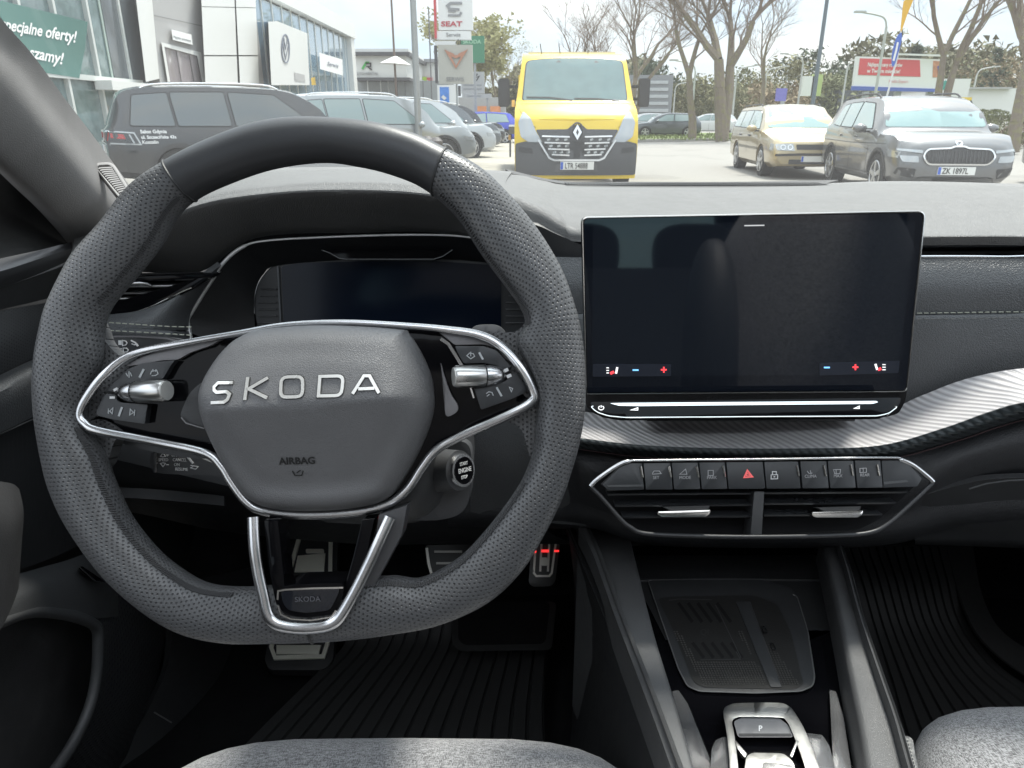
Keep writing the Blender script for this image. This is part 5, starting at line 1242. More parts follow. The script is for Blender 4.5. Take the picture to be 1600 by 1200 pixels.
def build_car(name, label, pm, St, wheels, wr, wins, screen, rearwin, detail, loc, rz, group=None, cat='car', wheelw=.22, glass=cglass, halfw=.9, fullside=True):
    """St: stations (x, zbottom, halfwidth, zbelt, halfwidth belt, halfwidth roof edge, z roof edge, z centre)"""
    r_ = root(name, (0, 0, 0), label, cat, group)
    # interpolate stations
    Q = []
    for i in range(len(St)-1):
        for j in range(4):
            t = j/4; a, b = St[i], St[i+1]
            am = St[max(i-1, 0)]; bp = St[min(i+2, len(St)-1)]
            t2 = t; Q.append([.5*(2*a[k]+(b[k]-am[k])*t2+(2*am[k]-5*a[k]+4*b[k]-bp[k])*t2*t2+(3*a[k]-am[k]-3*b[k]+bp[k])*t2**3) if k else a[0]+(b[0]-a[0])*t for k in range(8)])
    Q.append(list(St[-1])); V = []; ns = None
    for s in Q:
        x, zb, w_, zl, wl, wr_, zr, zc2 = s
        half = [(0, zb), (w_*.86, zb), (w_*.98, zb+.10), (w_, zb+(zl-zb)*.45), (w_*.995, zb+(zl-zb)*.78), (wl, zl), (wl*.53+wr_*.47, zl+(zr-zl)*.5), (wr_, zr), (wr_*.72, zr+(zc2-zr)*.75), (0, zc2)]
        ring = [(x, y, z) for y, z in half]+[(x, -y, z) for y, z in reversed(half[1:-1])]
        ns = len(ring); V += ring
    m = len(Q); F = [(i*ns+k, i*ns+(k+1) % ns, (i+1)*ns+(k+1) % ns, (i+1)*ns+k) for i in range(m-1) for k in range(ns)]
    F += [tuple(reversed(range(ns))), tuple(range((m-1)*ns, m*ns))]
    me = bpy.data.meshes.new('b'); me.from_pydata(V, [], F); bm = bmesh.new(); bm.from_mesh(me)
    bmesh.ops.recalc_face_normals(bm, faces=bm.faces[:]); bmesh.ops.triangulate(bm, faces=[f for f in bm.faces if len(f.verts) > 4]); bm.to_mesh(me); 
    bvh = BVHTree.FromBMesh(bm); bm.free()
    body = link('body', me, pm, r_, True, 40); me.name = 'body'
    B = MB()
    for x in wheels:
        for s in (-1, 1): B.cyl((x, s*1.3, wr), (x, s*.55, wr), wr*1.14, n=28)
    cut = B.make('cut', None); bo = body.modifiers.new('b', 'BOOLEAN'); bo.operation = 'DIFFERENCE'; bo.object = cut; bo.solver = 'EXACT'
    bpy.context.view_layer.update(); dg = bpy.context.evaluated_depsgraph_get()
    nm = bpy.data.meshes.new_from_object(body.evaluated_get(dg)); body.modifiers.clear(); body.data = nm
    nm.materials.clear(); nm.materials.append(pm)
    try: nm.set_sharp_from_angle(angle=radians(38))
    except Exception: pass
    cm = cut.data; bpy.data.objects.remove(cut); bpy.data.meshes.remove(cm)
    def side(s):
        def F_(x, z, h=0):
            p, n_, i, d = bvh.ray_cast(Vector((x, s*3, z)), Vector((0, -s, 0)))
            return Vector((x, p.y+s*h, z)) if p is not None else Vector((x, s*(halfw-.05)+s*h, z))
        return F_
    def front(sgn=1):
        def F_(y, z, h=0):
            p, n_, i, d = bvh.ray_cast(Vector((sgn*9, y, z)), Vector((-sgn, 0, 0)))
            if p is None:
                xs = [s[0] for s in Q]; p = Vector(((max(xs) if sgn > 0 else min(xs)), y, z))
            return Vector((p.x+sgn*h, y, z))
        return F_
    for s in ((1, -1) if fullside else (-1, 1)):
        for P in wins: strokes_('window_trim', [rnd(P, .03, 2)+[rnd(P, .03, 2)[0]]], .03, side(s), seamm, r_, h=.008, step=.1)
        for P in wins: skin('window', rnd(P, .03, 2), side(s), glass, r_, h=.012, th=.02, step=.1)
    skin('windscreen', rnd(screen, .06, 3), front(1), glass, r_, h=.008, th=.012, step=.15)
    if rearwin: skin('rear_window', rnd(rearwin, .05, 3), front(-1), glass, r_, h=.008, th=.012, step=.2)
    for x in wheels:
        for s in (-1, 1):
            B = MB(); yo = s*(halfw-.03); yi = s*(halfw-.03-wheelw); B.cyl((x, yi, wr), (x, yo, wr), wr, n=32); w_ = B.make('wheel', tyre, r_)
            B = MB(); B.cyl((x, yo, wr), (x, yo+s*.008, wr), wr*.68, wr*.66, n=28)
            rm = B.make('rim', blackp, w_)
            B = MB()
            for k in range(5):
                a = 2*pi*k/5; R = Matrix.Rotation(a, 3, 'Y'); B.box(Vector((x, yo+s*.014, wr))+R @ Vector((0, 0, wr*.36)), (.07, .02, wr*.62), R)
            B.cyl((x, yo+s*.004, wr), (x, yo+s*.03, wr), wr*.16, n=14)
            for k in range(28):
                a = 2*pi*k/28; a2 = 2*pi*(k+1)/28; B.cyl((x+cos(a)*wr*.67, yo+s*.010, wr+sin(a)*wr*.67), (x+cos(a2)*wr*.67, yo+s*.010, wr+sin(a2)*wr*.67), .012, n=5)
            sp_ = B.make('rim_spokes', rimm, w_)
    if detail: detail(r_, side, front, pm)
    r_.location = loc; r_.rotation_euler = (0, 0, rz)
    return r_
def mirror(r_, x, y, z, pm, s):
    B = MB(); B.box((x, s*(y+.03), z-.05), (.06, .1, .03)); B.make('mirror_arm', blackp, r_)
    V = []; c = Vector((x, s*(y+.14), z)); n = 12; m = 7
    for i in range(m+1):
        ph = -pi/2+pi*i/m
        for j in range(n):
            th = 2*pi*j/n; V.append(c+Vector((.09*cos(ph)*cos(th), .115*sin(ph), .075*cos(ph)*sin(th))))
    F = [(i*n+j, i*n+(j+1) % n, (i+1)*n+(j+1) % n, (i+1)*n+j) for i in range(m) for j in range(n)]
    mesh('wing_mirror', V, F, pm, r_)
def plate(r_, F_, y0, z0, s, w_=.52, hgt=.114):
    p = skin('number_plate', rect(y0-w_/2, z0-hgt/2, y0+w_/2, z0+hgt/2), F_, platem, r_, h=.02, th=.03)
    sg = 1 if F_(0, .5, .1).x < F_(0, .5).x else -1
    # text reads left to right for an onlooker: +y is the viewer's left seen from the front
    skin('plate_band', rect(y0+sg*w_/2-sg*.045, z0-hgt/2+.005, y0+sg*w_/2-sg*.003, z0+hgt/2-.005), F_, blue_b, p, h=.022, th=.004)
    if s: text('plate_text', s, hgt*1.0, lambda a, b, h=0: F_(a, b, .021+h), ink, p, org=(y0+sg*(w_/2-.06), z0-hgt*.34), ax=(-sg, 0), vdir=(1 if sg < 0 else -1), h=.003, bold=.02, sx=.78)

# --- dark estate-like SUV on the left, seen from its right rear quarter
def suv_st(L_, W, H, hood, belt, nose=.62):
    h = W/2
    return [(-L_*.5, .42, h*.80, .78, h*.76, h*.74, .80, .82), (-L_*.497, .34, h*.90, belt*.93, h*.86, h*.80, belt*.97, belt*.98), (-L_*.475, .30, h*.96, belt, h*.93, h*.74, belt+.12, belt+.14),
            (-L_*.44, .28, h, belt+.02, h*.95, h*.74, H*.90, H*.925), (-L_*.38, .24, h, belt+.015, h*.955, h*.735, H*.962, H*.985), (-L_*.2, .22, h, belt, h*.96, h*.745, H*.978, H),
            (0, .22, h, belt-.01, h*.96, h*.745, H*.975, H*.998), (L_*.08, .22, h, belt-.015, h*.96, h*.735, H*.96, H*.985), (L_*.14, .22, h, belt-.02, h*.96, h*.745, H*.915, H*.95),
            (L_*.215, .22, h, belt-.03, h*.95, h*.83, (belt+H)*.49, (belt+H)*.515), (L_*.27, .22, h, belt-.04, h*.94, h*.88, belt*.99, belt*1.04), (L_*.31, .22, h, belt-.06, h*.94, h*.86, belt*.965, belt*.99),
            (L_*.40, .24, h*.98, hood*.96, h*.92, h*.80, hood*.985, hood), (L_*.455, .27, h*.94, hood*.86, h*.86, h*.74, hood*.90, hood*.93), (L_*.485, .30, h*.88, hood*.72, h*.80, h*.70, hood*.80, hood*.83), (L_*.5, .36, h*.76, hood*.60, h*.72, h*.66, hood*.64, hood*.66)]
dark_p = paint('dark_grey', (.016, .018, .021), 0)
SL, SW_, SH = 4.76, 1.88, 1.69
def suv_wins(L_, H, belt):
    return [[(-L_*.42, belt+.06), (-L_*.40, H*.90), (-L_*.295, H*.925), (-L_*.285, belt+.05)], [(-L_*.275, belt+.05), (-L_*.285, H*.928), (-L_*.115, H*.935), (-L_*.105, belt+.045)],
            [(-L_*.09, belt+.04), (-L_*.10, H*.935), (L_*.055, H*.915), (L_*.19, belt+.03)]]
def suv_detail(tx):
    def f(r_, side, front, pm):
        for s in (-1, 1):
            mirror(r_, SL*.165, SW_*.48, 1.04, pm, s)
            tube('roof_rail', cr([Vector((x, s*.66, z)) for x, z in ((-1.8, SH*.94), (-1.6, SH*.995), (-.8, SH*1.015), (.1, SH*1.01), (.35, SH*.97))], 4), .016, chr_o, r_, 6)
            Fs = side(s)
            for x in (-1.33, -.46): strokes('door_seam', [[(x, .45), (x+.03, 1.0)]] if x < -1 else [[(x, .32), (x, 1.0)]], .012, Fs, seamm, r_, h=.003, step=.2)
            for x in (-1.0, -.1): skin('door_handle', rect(x, .86, x+.2, .89, .01), Fs, pm, r_, h=.03, th=.03)
            strokes('sill_line', [[(-1.6, .33), (1.7, .33)]], .1, Fs, blackp, r_, h=.006, step=.3)
            for x in (-1.36, 1.42):
                strokes('wheel_arch', [[(x+cos(a)*.42, .36+sin(a)*.42) for a in [pi*k/12 for k in range(13)]]], .06, Fs, blackp, r_, h=.008)
            skin('tail_light', [(-2.30, .90), (-2.30, .97), (-2.12, .95), (-2.10, .88)], Fs, redl, r_, h=.01, th=.02, step=.1)
            strokes('tail_light_frame', [[(-2.32, 1.0), (-1.97, .97), (-1.90, .80), (-2.32, .82)], [(-2.04, .95), (-1.99, .82)]], .022, Fs, lampg, r_, h=.018, step=.1)
            skin('headlight', [(1.95, .78), (2.25, .74), (2.25, .66), (1.98, .68)], Fs, lampg, r_, h=.01, th=.02, step=.1)
        Fr = front(-1); Ff = front(1)
        skin('grille', rnd([(-.45, .60), (.45, .60), (.5, .78), (-.5, .78)], .04), Ff, blackp, r_, h=.014, th=.02, step=.1)
        strokes('grille_frame', [rnd([(-.45, .60), (.45, .60), (.5, .78), (-.5, .78)], .04)+[(-.45, .64)]], .025, Ff, chr_o, r_, h=.02)
        for s in (-1, 1): skin('headlight', [(s*.54, .70), (s*.84, .72), (s*.84, .80), (s*.56, .79)], Ff, lampg, r_, h=.014, th=.03, step=.08)
        plate(r_, Ff, 0, .48, None)
        skin('tail_light', [(-.85, .86), (-.45, .88), (-.45, .98), (-.85, .98)], Fr, redl, r_, h=.012, th=.02, step=.1)
        skin('tail_light', [(.85, .86), (.45, .88), (.45, .98), (.85, .98)], Fr, redl, r_, h=.012, th=.02, step=.1)
        strokes('light_strip', [[(-.9, 1.0), (.9, 1.0)], [(-.88, .80), (-.4, .83), (.4, .83), (.88, .80)]], .03, Fr, lampg, r_, h=.02, step=.1)
        skin('rear_bumper', [(-.8, .42), (.8, .42), (.8, .6), (-.8, .6)], Fr, blackp, r_, h=.012, th=.02, step=.2)
        plate(r_, Fr, 0, .72, None)
        Fs = side(-1)
        if tx:
            for s_, x, z, sz in (('Salon Gdynia', -1.88, .965, .072), ('ul. Szczecińska 43a', -1.88, .885, .066), ('Koszalin', -1.88, .81, .07)):
                text('door_text', s_, sz, Fs, white_ink, r_, org=(x, z), ax=(1, 0), vdir=1, h=.006, bold=.03)
            text('door_text', 'nowa!', .12, Fs, M('teal_ink', (.05, .42, .36), .5, var=0), r_, org=(-.62, .79), ax=(1, 0), vdir=1, h=.006, bold=.03)
            text('door_text', 'Co?', .13, Fs, white_ink, r_, org=(-.5, .64), ax=(1, 0), vdir=1, h=.006, bold=.03)
    return f
ws_poly = [(-.78, 1.06), (-.60, 1.52), (.60, 1.52), (.78, 1.06)]
c1 = build_car('parked_car', 'dark grey family SUV with dealer lettering, parked side on at the left', dark_p, suv_st(SL, SW_, SH, 1.02, 1.02), (-1.36, 1.42), .36, suv_wins(SL, SH, 1.02),
  [(-.76, 1.08), (-.64, 1.50), (.64, 1.50), (.76, 1.08)], [(-.66, 1.10), (-.58, 1.48), (.58, 1.48), (.66, 1.10)], suv_detail(True), (-4.64, 13.5, 0), radians(30), 'cars parked in the dealer row', halfw=.94)
# --- hatchbacks of the dealer row
def hatch_st(L_, W, H, hood, belt):
    h = W/2
    return [(-L_*.5, .38, h*.80, .66, h*.76, h*.74, .68, .70), (-L_*.49, .30, h*.92, belt*.95, h*.86, h*.80, belt*.98, belt), (-L_*.455, .26, h*.97, belt, h*.93, h*.74, belt+.16, belt+.18),
            (-L_*.40, .22, h, belt+.02, h*.95, h*.70, H*.92, H*.945), (-L_*.3, .2, h, belt+.01, h*.955, h*.70, H*.955, H*.98), (-L_*.12, .19, h, belt, h*.96, h*.71, H*.972, H),
            (0, .19, h, belt-.01, h*.96, h*.70, H*.955, H*.985), (L_*.08, .19, h, belt-.02, h*.955, h*.71, H*.90, H*.935),
            (L_*.17, .19, h, belt-.03, h*.95, h*.80, (belt+H)*.485, (belt+H)*.51), (L_*.245, .19, h, belt-.045, h*.94, h*.87, belt*.985, belt*1.02), (L_*.30, .2, h, belt-.07, h*.93, h*.84, belt*.94, belt*.965),
            (L_*.40, .22, h*.98, hood*.94, h*.91, h*.78, hood*.975, hood), (L_*.455, .24, h*.94, hood*.84, h*.86, h*.72, hood*.89, hood*.92), (L_*.485, .27, h*.87, hood*.70, h*.79, h*.68, hood*.78, hood*.80), (L_*.5, .32, h*.74, hood*.56, h*.70, h*.62, hood*.60, hood*.62)]
def hatch_detail(r_, side, front, pm):
    for s in (-1, 1):
        mirror(r_, .62, .87, .98, pm, s); Fs = side(s)
        strokes('door_seam', [[(-.35, .30), (-.35, .92)]], .012, Fs, seamm, r_, h=.003, step=.2)
        for x in (-1.0, -.1): skin('door_handle', rect(x, .80, x+.18, .83, .01), Fs, pm, r_, h=.03, th=.03)
        skin('headlight', [(1.75, .68), (2.02, .66), (2.05, .56), (1.80, .58)], Fs, lampg, r_, h=.012, th=.02, step=.08)
    Ff = front(1)
    for s in (-1, 1): skin('headlight', [(s*.48, .60), (s*.80, .62), (s*.80, .71), (s*.52, .69)], Ff, lampg, r_, h=.014, th=.03, step=.08)
    skin('grille', rnd([(-.42, .52), (.42, .52), (.46, .68), (-.46, .68)], .04), Ff, blackp, r_, h=.012, th=.02, step=.1)
    strokes('grille_frame', [rnd([(-.42, .52), (.42, .52), (.46, .68), (-.46, .68)], .04)+[(-.42, .56)]], .02, Ff, chr_o, r_, h=.018)
    skin('lower_intake', rnd([(-.62, .26), (.62, .26), (.55, .40), (-.55, .40)], .04), Ff, blackp, r_, h=.012, th=.02, step=.1)
    plate(r_, Ff, 0, .45, None)
L2, H2 = 4.3, 1.46
proto_h = None; hw = [[(-L2*.36, .99), (-L2*.34, H2*.90), (-L2*.20, H2*.93), (-L2*.115, H2*.935), (-L2*.105, .98)], [(-L2*.09, .98), (-L2*.10, H2*.935), (L2*.02, H2*.91), (L2*.17, .97)]]
proto_h = build_car('parked_car', 'slate blue hatchback standing right of the yellow truck', paint('slate', (.07, .08, .09)), hatch_st(L2, 1.8, H2, .86, .93), (-1.32, 1.32), .325, hw, [(-.72, .99), (-.58, 1.34), (.58, 1.34), (.72, .99)], [(-.6, 1.05), (-.5, 1.33), (.5, 1.33), (.6, 1.05)], hatch_detail, (9.6, 47.5, 0), radians(178), 'cars in the far car park', glass=cglass_l, halfw=.9)
def copy_paint(src, loc, rz, lab, pm_, group=None):
    c = copy_thing(src, loc, rz, lab, group)
    for ch in c.children:
        if ch.name.startswith(('body', 'door_handle', 'wing_mirror')):
            ch.data = ch.data.copy(); ch.data.materials.clear(); ch.data.materials.append(pm_)
    return c
bc_ = copy_paint(proto_h, (-1.9, 35.5, 0), radians(205), 'bright blue car at the far end of the dealer row, tail light outwards', paint('blue', (.03, .05, .42)))
for ch in bc_.children:
    pass
B = MB(); B.box((-2.02, .62, .72), (.25, .32, .13)); tl_ = B.make('tail_light', redl, None); tl_.parent = bc_
copy_paint(proto_h, (-1.6, 41.0, 0), radians(28), 'small silver car half hidden behind the bright blue one', paint('silver_mist', (.30, .32, .33)))
s2 = build_car('parked_car', 'silver SUV, second in the dealer row after the dark one', paint('silver_mist', (.30, .32, .33)), suv_st(SL, SW_, SH, 1.02, 1.02), (-1.36, 1.42), .36, suv_wins(SL, SH, 1.02),
  [(-.76, 1.08), (-.64, 1.50), (.64, 1.50), (.76, 1.08)], [(-.66, 1.10), (-.58, 1.48), (.58, 1.48), (.66, 1.10)], suv_detail(False), (-3.3, 18.0, 0), radians(30), 'cars parked in the dealer row', halfw=.94, glass=cglass_l)
for (x, y), pm_, lab in (((-2.9, 22.2), paint('pale_silver', (.42, .44, .45)), 'pale silver SUV, third in the dealer row, cut by the lamp post'), ((-2.8, 26.4), paint('graphite', (.10, .11, .12)), 'graphite SUV, fourth in the dealer row'), ((-2.7, 30.6), paint('black', (.02, .02, .022)), 'black SUV, fifth in the dealer row before the blue car')):
    copy_paint(s2, (x, y, 0), radians(30), lab, pm_)
# --- far car park
far = [((9.0, 52), 178, paint('pale_silver', (.42, .44, .45)), 'silver car just behind the slate hatchback, right of the truck'),
       ((15.0, 58), 150, paint('white', (.6, .6, .6), 0), 'white car between the two big trunks in the distance'),
       ((21.5, 62), 170, paint('dark_grey', (.035, .038, .042)), 'dark far car left of the beige estate roof'),
       ((33.5, 66), 200, paint('white', (.6, .6, .6), 0), 'white van-like car far behind the beige estate')]
for (x, y), a, pm_, lab in far: copy_paint(proto_h, (x, y, 0), radians(a), lab, pm_, 'cars in the far car park')

# --- beige estate
gold = paint('champagne', (.42, .34, .20), .35)
L3, H3 = 4.40, 1.48
def est_st(L_, W, H):
    h = W/2; b = .93
    return [(-L_*.5, .36, h*.86, .62, h*.84, h*.82, .66, .68), (-L_*.49, .30, h*.94, b*.97, h*.90, h*.84, b, b*1.02), (-L_*.475, .26, h*.97, b+.01, h*.94, h*.78, b+.28, b+.30), (-L_*.45, .24, h, b+.015, h*.95, h*.755, H*.93, H*.96),
            (-L_*.36, .2, h, b+.01, h*.955, h*.75, H*.955, H*.98), (-L_*.15, .19, h, b, h*.96, h*.755, H*.965, H*.995), (0, .19, h, b, h*.96, h*.75, H*.963, H), (L_*.07, .19, h, b-.01, h*.96, h*.745, H*.94, H*.97), (L_*.12, .19, h, b-.015, h*.955, h*.77, H*.86, H*.905),
            (L_*.185, .19, h, b-.02, h*.95, h*.83, (b+H)*.47, (b+H)*.495), (L_*.24, .19, h, b-.03, h*.94, h*.88, b*.985, b*1.02), (L_*.29, .2, h, b-.05, h*.94, h*.85, b*.96, b*.985),
            (L_*.40, .22, h*.985, .80, h*.93, h*.82, .845, .87), (L_*.455, .24, h*.96, .74, h*.90, h*.78, .79, .81), (L_*.487, .26, h*.92, .60, h*.88, h*.76, .70, .72), (L_*.5, .30, h*.86, .50, h*.84, h*.74, .54, .56)]
def est_detail(r_, side, front, pm):
    for s in (-1, 1):
        mirror(r_, .72, .84, .97, pm, s); Fs = side(s)
        for x in (-1.05, -.1, .92): strokes('door_seam', [[(x, .28), (x, .92)]], .012, Fs, seamm, r_, h=.003, step=.2)
        for x in (-.98, -.02): skin('door_handle', rect(x, .80, x+.16, .83, .01), Fs, blackp, r_, h=.03, th=.03)
        strokes('rub_strip', [[(-1.0, .56), (.95, .56)]], .05, Fs, M('strip_beige', (.20, .18, .14), .5), r_, h=.012, step=.3)
        tube('roof_rail', [Vector((x, s*.63, z)) for x, z in ((-1.85, 1.42), (-1.75, 1.46), (-.9, 1.475), (-.05, 1.475), (.05, 1.44))], .014, blackp, r_, 6)
        skin('headlight', [(1.92, .56), (2.08, .56), (2.10, .68), (1.92, .70)], Fs, lampg, r_, h=.01, th=.03, step=.08)
    Ff = front(1)
    for s in (-1, 1):
        skin('headlight', rnd([(s*.40, .555), (s*.76, .57), (s*.78, .69), (s*.44, .70)], .03), Ff, lampg, r_, h=.016, th=.03, step=.08)
        for q in (.50, .64): strokes('lamp_ring', [[(s*q+cos(a)*.045, .628+sin(a)*.045) for a in [2*pi*k/12 for k in range(13)]]], .014, Ff, chr_o, r_, h=.024)
    skin('grille', rnd([(-.36, .58), (.36, .58), (.38, .68), (-.38, .68)], .02), Ff, blackp, r_, h=.012, th=.02, step=.1)
    strokes('bumper_strip', [[(-.78, .475), (-.3, .49), (.3, .49), (.78, .475)]], .045, Ff, blackp, r_, h=.03, step=.1)
    skin('lower_intake', rnd([(-.5, .30), (.5, .30), (.5, .39), (-.5, .39)], .02), Ff, blackp, r_, h=.012, th=.02, step=.1)
    plate(r_, Ff, 0, .40, None)
ew = [[(-L3*.44, 1.0), (-L3*.435, H3*.90), (-L3*.285, H3*.905), (-L3*.275, .985)], [(-L3*.262, .985), (-L3*.272, H3*.905), (-L3*.095, H3*.91), (-L3*.085, .975)], [(-L3*.07, .975), (-L3*.08, H3*.91), (L3*.065, H3*.895), (L3*.165, .97)]]
build_car('parked_car', 'beige estate car parked to the right of the yellow truck, facing the viewer', gold, est_st(L3, 1.74, H3), (-1.27, 1.25), .315, ew, [(-.70, .99), (-.58, 1.42), (.58, 1.42), (.70, .99)], [(-.6, 1.02), (-.52, 1.36), (.52, 1.36), (.6, 1.02)], est_detail,
  (6.35, 17.35, 0), radians(-90-5), 'cars on the road ahead', glass=M('car_glass_teal', (.22, .33, .32), .06, coat=1, var=0), halfw=.87)
# --- grey crossover
greyp = paint('steel_grey', (.135, .136, .138), .3)
L4, H4 = 4.24, 1.55
def kq_detail(r_, side, front, pm):
    for s in (-1, 1):
        mirror(r_, .66, .87, 1.03, pm, s); Fs = side(s)
        for x in (-1.0, -.1, .85): strokes('door_seam', [[(x, .32), (x, .98)]], .012, Fs, seamm, r_, h=.003, step=.2)
        for x in (-.95, -.05): skin('door_handle', rect(x, .88, x+.18, .91, .01), Fs, pm, r_, h=.03, th=.03)
        strokes('sill_line', [[(-1.45, .30), (1.45, .30)]], .12, Fs, blackp, r_, h=.006, step=.3)
        strokes('body_crease', [[(-1.8, .80), (0, .79), (1.6, .82)]], .012, Fs, seamm, r_, h=.002, step=.3)
        tube('roof_rail', cr([Vector((x, s*.62, z)) for x, z in ((-1.62, 1.49), (-1.45, 1.55), (-.8, 1.58), (-.1, 1.575), (.15, 1.55), (.28, 1.49))], 4), .016, blackp, r_, 6)
        for x in (-1.3, 1.34): strokes('wheel_arch', [[(x+cos(a)*.39, .34+sin(a)*.39) for a in [pi*k/12 for k in range(13)]]], .05, Fs, blackp, r_, h=.008)
        skin('headlight', [(1.72, .745), (2.0, .72), (2.02, .63), (1.78, .64)], Fs, lampg, r_, h=.01, th=.03, step=.08)
    Ff = front(1)
    for s in (-1, 1):
        skin('headlight', rnd([(s*.50, .70), (s*.82, .735), (s*.82, .765), (s*.50, .745)], .01), Ff, lampg, r_, h=.016, th=.03, step=.08)
        skin('headlight', rnd([(s*.54, .57), (s*.76, .58), (s*.80, .67), (s*.56, .66)], .02), Ff, lampg, r_, h=.016, th=.03, step=.08)
        skin('air_slot', rnd([(s*.58, .34), (s*.82, .40), (s*.80, .50), (s*.56, .48)], .02), Ff, blackp, r_, h=.012, th=.02, step=.08)
    GP = rnd([(-.50, .66), (-.44, .76), (-.12, .775), (-.07, .80), (.07, .80), (.12, .775), (.44, .76), (.50, .66), (.42, .545), (-.42, .545)], [.05, .05, .03, .03, .03, .03, .05, .05, .06, .06], 3)
    skin('grille', GP, Ff, blackp, r_, h=.014, th=.02, step=.1)
    strokes('grille_frame', [GP+[GP[0]]], .022, Ff, chr_o, r_, h=.03, th=.02)
    for k in range(17):
        y = -.42+k*.0525; strokes('grille_bar', [[(y, .575), (y, .74)]], .014, Ff, M('bar_dark', (.07, .07, .07), .3, metal=.6), r_, h=.026, th=.01)
    e = skin('emblem', [(cos(a)*.05, .845+sin(a)*.038) for a in [2*pi*k/20 for k in range(20)]], Ff, chr_o, r_, h=.018, th=.03)
    strokes('emblem_wing', [[(-.03, .835), (0, .86), (.03, .85)], [(-.02, .83), (.015, .84)]], .008, Ff, seamm, e, h=.02)
    skin('lower_intake', rnd([(-.60, .27), (.60, .27), (.5, .37), (-.5, .37)], .04), Ff, blackp, r_, h=.012, th=.02, step=.1)
    plate(r_, Ff, 0, .455, 'ZK 1897L')
kw = [[(-L4*.36, 1.08), (-L4*.325, H4*.905), (-L4*.255, H4*.925), (-L4*.245, 1.05)], [(-L4*.232, 1.05), (-L4*.242, H4*.928), (-L4*.085, H4*.935), (-L4*.075, 1.04)], [(-L4*.06, 1.04), (-L4*.07, H4*.935), (L4*.06, H4*.915), (L4*.175, 1.03)]]
build_car('parked_car', 'steel grey crossover with chrome framed grille and number plate, at the right', greyp, suv_st(L4, 1.79, H4, .98, 1.0), (-1.3, 1.34), .33, kw, [(-.76, 1.06), (-.63, 1.495), (.63, 1.495), (.76, 1.06)], [(-.62, 1.08), (-.54, 1.42), (.54, 1.42), (.62, 1.08)], kq_detail,
  (6.87, 13.05, 0), radians(-90-8), 'cars on the road ahead', glass=M('car_glass_teal', (.22, .33, .32), .06, coat=1, var=0), halfw=.895)
# corner of another car at the right edge
copy_paint(proto_h, (10.75, 12.6, 0), radians(-95), 'dark car of which only a wing shows at the right edge of the view', dark_p, 'cars on the road ahead')

# --- yellow flatbed truck
tr = root('flatbed_truck', (1.12, 15.5, 0), 'yellow light truck facing the viewer in the road beyond the dashboard', 'truck')
yel = M('truck_yellow', (.72, .50, .025), .35, coat=.6, var=.04)
TY = 12.45; TX = 1.08
def prof(z):  # front profile: how far back the skin lies at height z
    P = [(.2, .06), (.5, 0), (.9, .02), (1.18, .10), (1.34, .28), (1.46, .55), (2.1, .98), (2.2, 1.10), (2.27, 1.5)]
    for (a, x), (b, y) in zip(P, P[1:]):
        if z <= b: t = max(0, (z-a)/(b-a)); return x+(y-x)*t
    return P[-1][1]
def TF(x, z, h=0):  # x local, seen from the front
    c = .10*(abs(x)/1.0)**3+.22*max(0, abs(x)-.82)**1.5*4
    return Vector((TX+x*1.04, TY+prof(z)+c-h, z))
def halfw_at(z): return 1.0-.02*abs(z-.9) if z < 1.3 else .99-(z-1.3)*.145
V = []; zs = [.22+.06*i for i in range(35)]; nx = 24
for z in zs:
    hw_ = halfw_at(z)
    for i in range(nx+1): V.append(TF(-hw_+2*hw_*i/nx, z))
F = [(j*(nx+1)+i, j*(nx+1)+i+1, (j+1)*(nx+1)+i+1, (j+1)*(nx+1)+i) for j in range(len(zs)-1) for i in range(nx)]
n0 = len(V)
for z in zs:     # flanks run back 2 m
    hw_ = halfw_at(z); V.append(Vector((TX-hw_, TY+3.0, z))); V.append(Vector((TX+hw_, TY+3.0, z)))
for j in range(len(zs)-1):
    F.append((j*(nx+1), (j+1)*(nx+1), n0+2*(j+1), n0+2*j)); F.append((j*(nx+1)+nx, n0+2*j+1, n0+2*(j+1)+1, (j+1)*(nx+1)+nx))
F.append(tuple([(len(zs)-1)*(nx+1)+i for i in range(nx+1)]+[n0+2*(len(zs)-1)+1, n0+2*(len(zs)-1)]))
o = mesh('cab', V, F, yel, tr, True, None, 35)
bm = bmesh.new(); bm.from_mesh(o.data); bmesh.ops.recalc_face_normals(bm, faces=bm.faces[:]); bm.to_mesh(o.data); bm.free()
tw_ = M('truck_windscreen', (.11, .17, .165), .05, coat=1, var=.25)  # tone noise paints uneven reflections into the glass colour
sc_p = rnd([(-.86, 1.47), (.85, 1.47), (.79, 2.11), (.4, 2.15), (-.4, 2.15), (-.79, 2.11)], [.05, .05, .08, .2, .2, .08])
skin('windscreen_seal', [(x*1.02, 1.46 + (z-1.47)*1.03) for x, z in sc_p], TF, blackp, tr, h=.006, th=.01, step=.1)
wsn = skin('windscreen', sc_p, TF, tw_, tr, h=.014, th=.01, step=.1)
for a, b in (((-.80, 1.52), (-.05, 1.47)), ((-.02, 1.50), (.72, 1.46))): strokes('wiper', [[a, ((a[0]+b[0])/2, a[1]-.005), b]], .022, TF, blackp, tr, h=.03, step=.1)
TF2 = lambda x, z, h=0: TF(x, z*1.12, h)
plg = M('bumper_plastic', (.065, .067, .072), .6)
skin('bumper', rnd([(-.985, .25), (.985, .25), (.985, .70), (.80, .74), (.62, .64), (.44, .48), (.38, .44), (-.38, .44), (-.44, .48), (-.62, .64), (-.80, .74), (-.985, .70)], .03), TF2, plg, tr, h=.03, th=.05, step=.1)
skin('bumper_panel', rnd([(-.36, .30), (.36, .30), (.32, .42), (-.32, .42)], .02), TF2, M('bumper_light', (.09, .09, .095), .6), tr, h=.036, th=.02, step=.1)
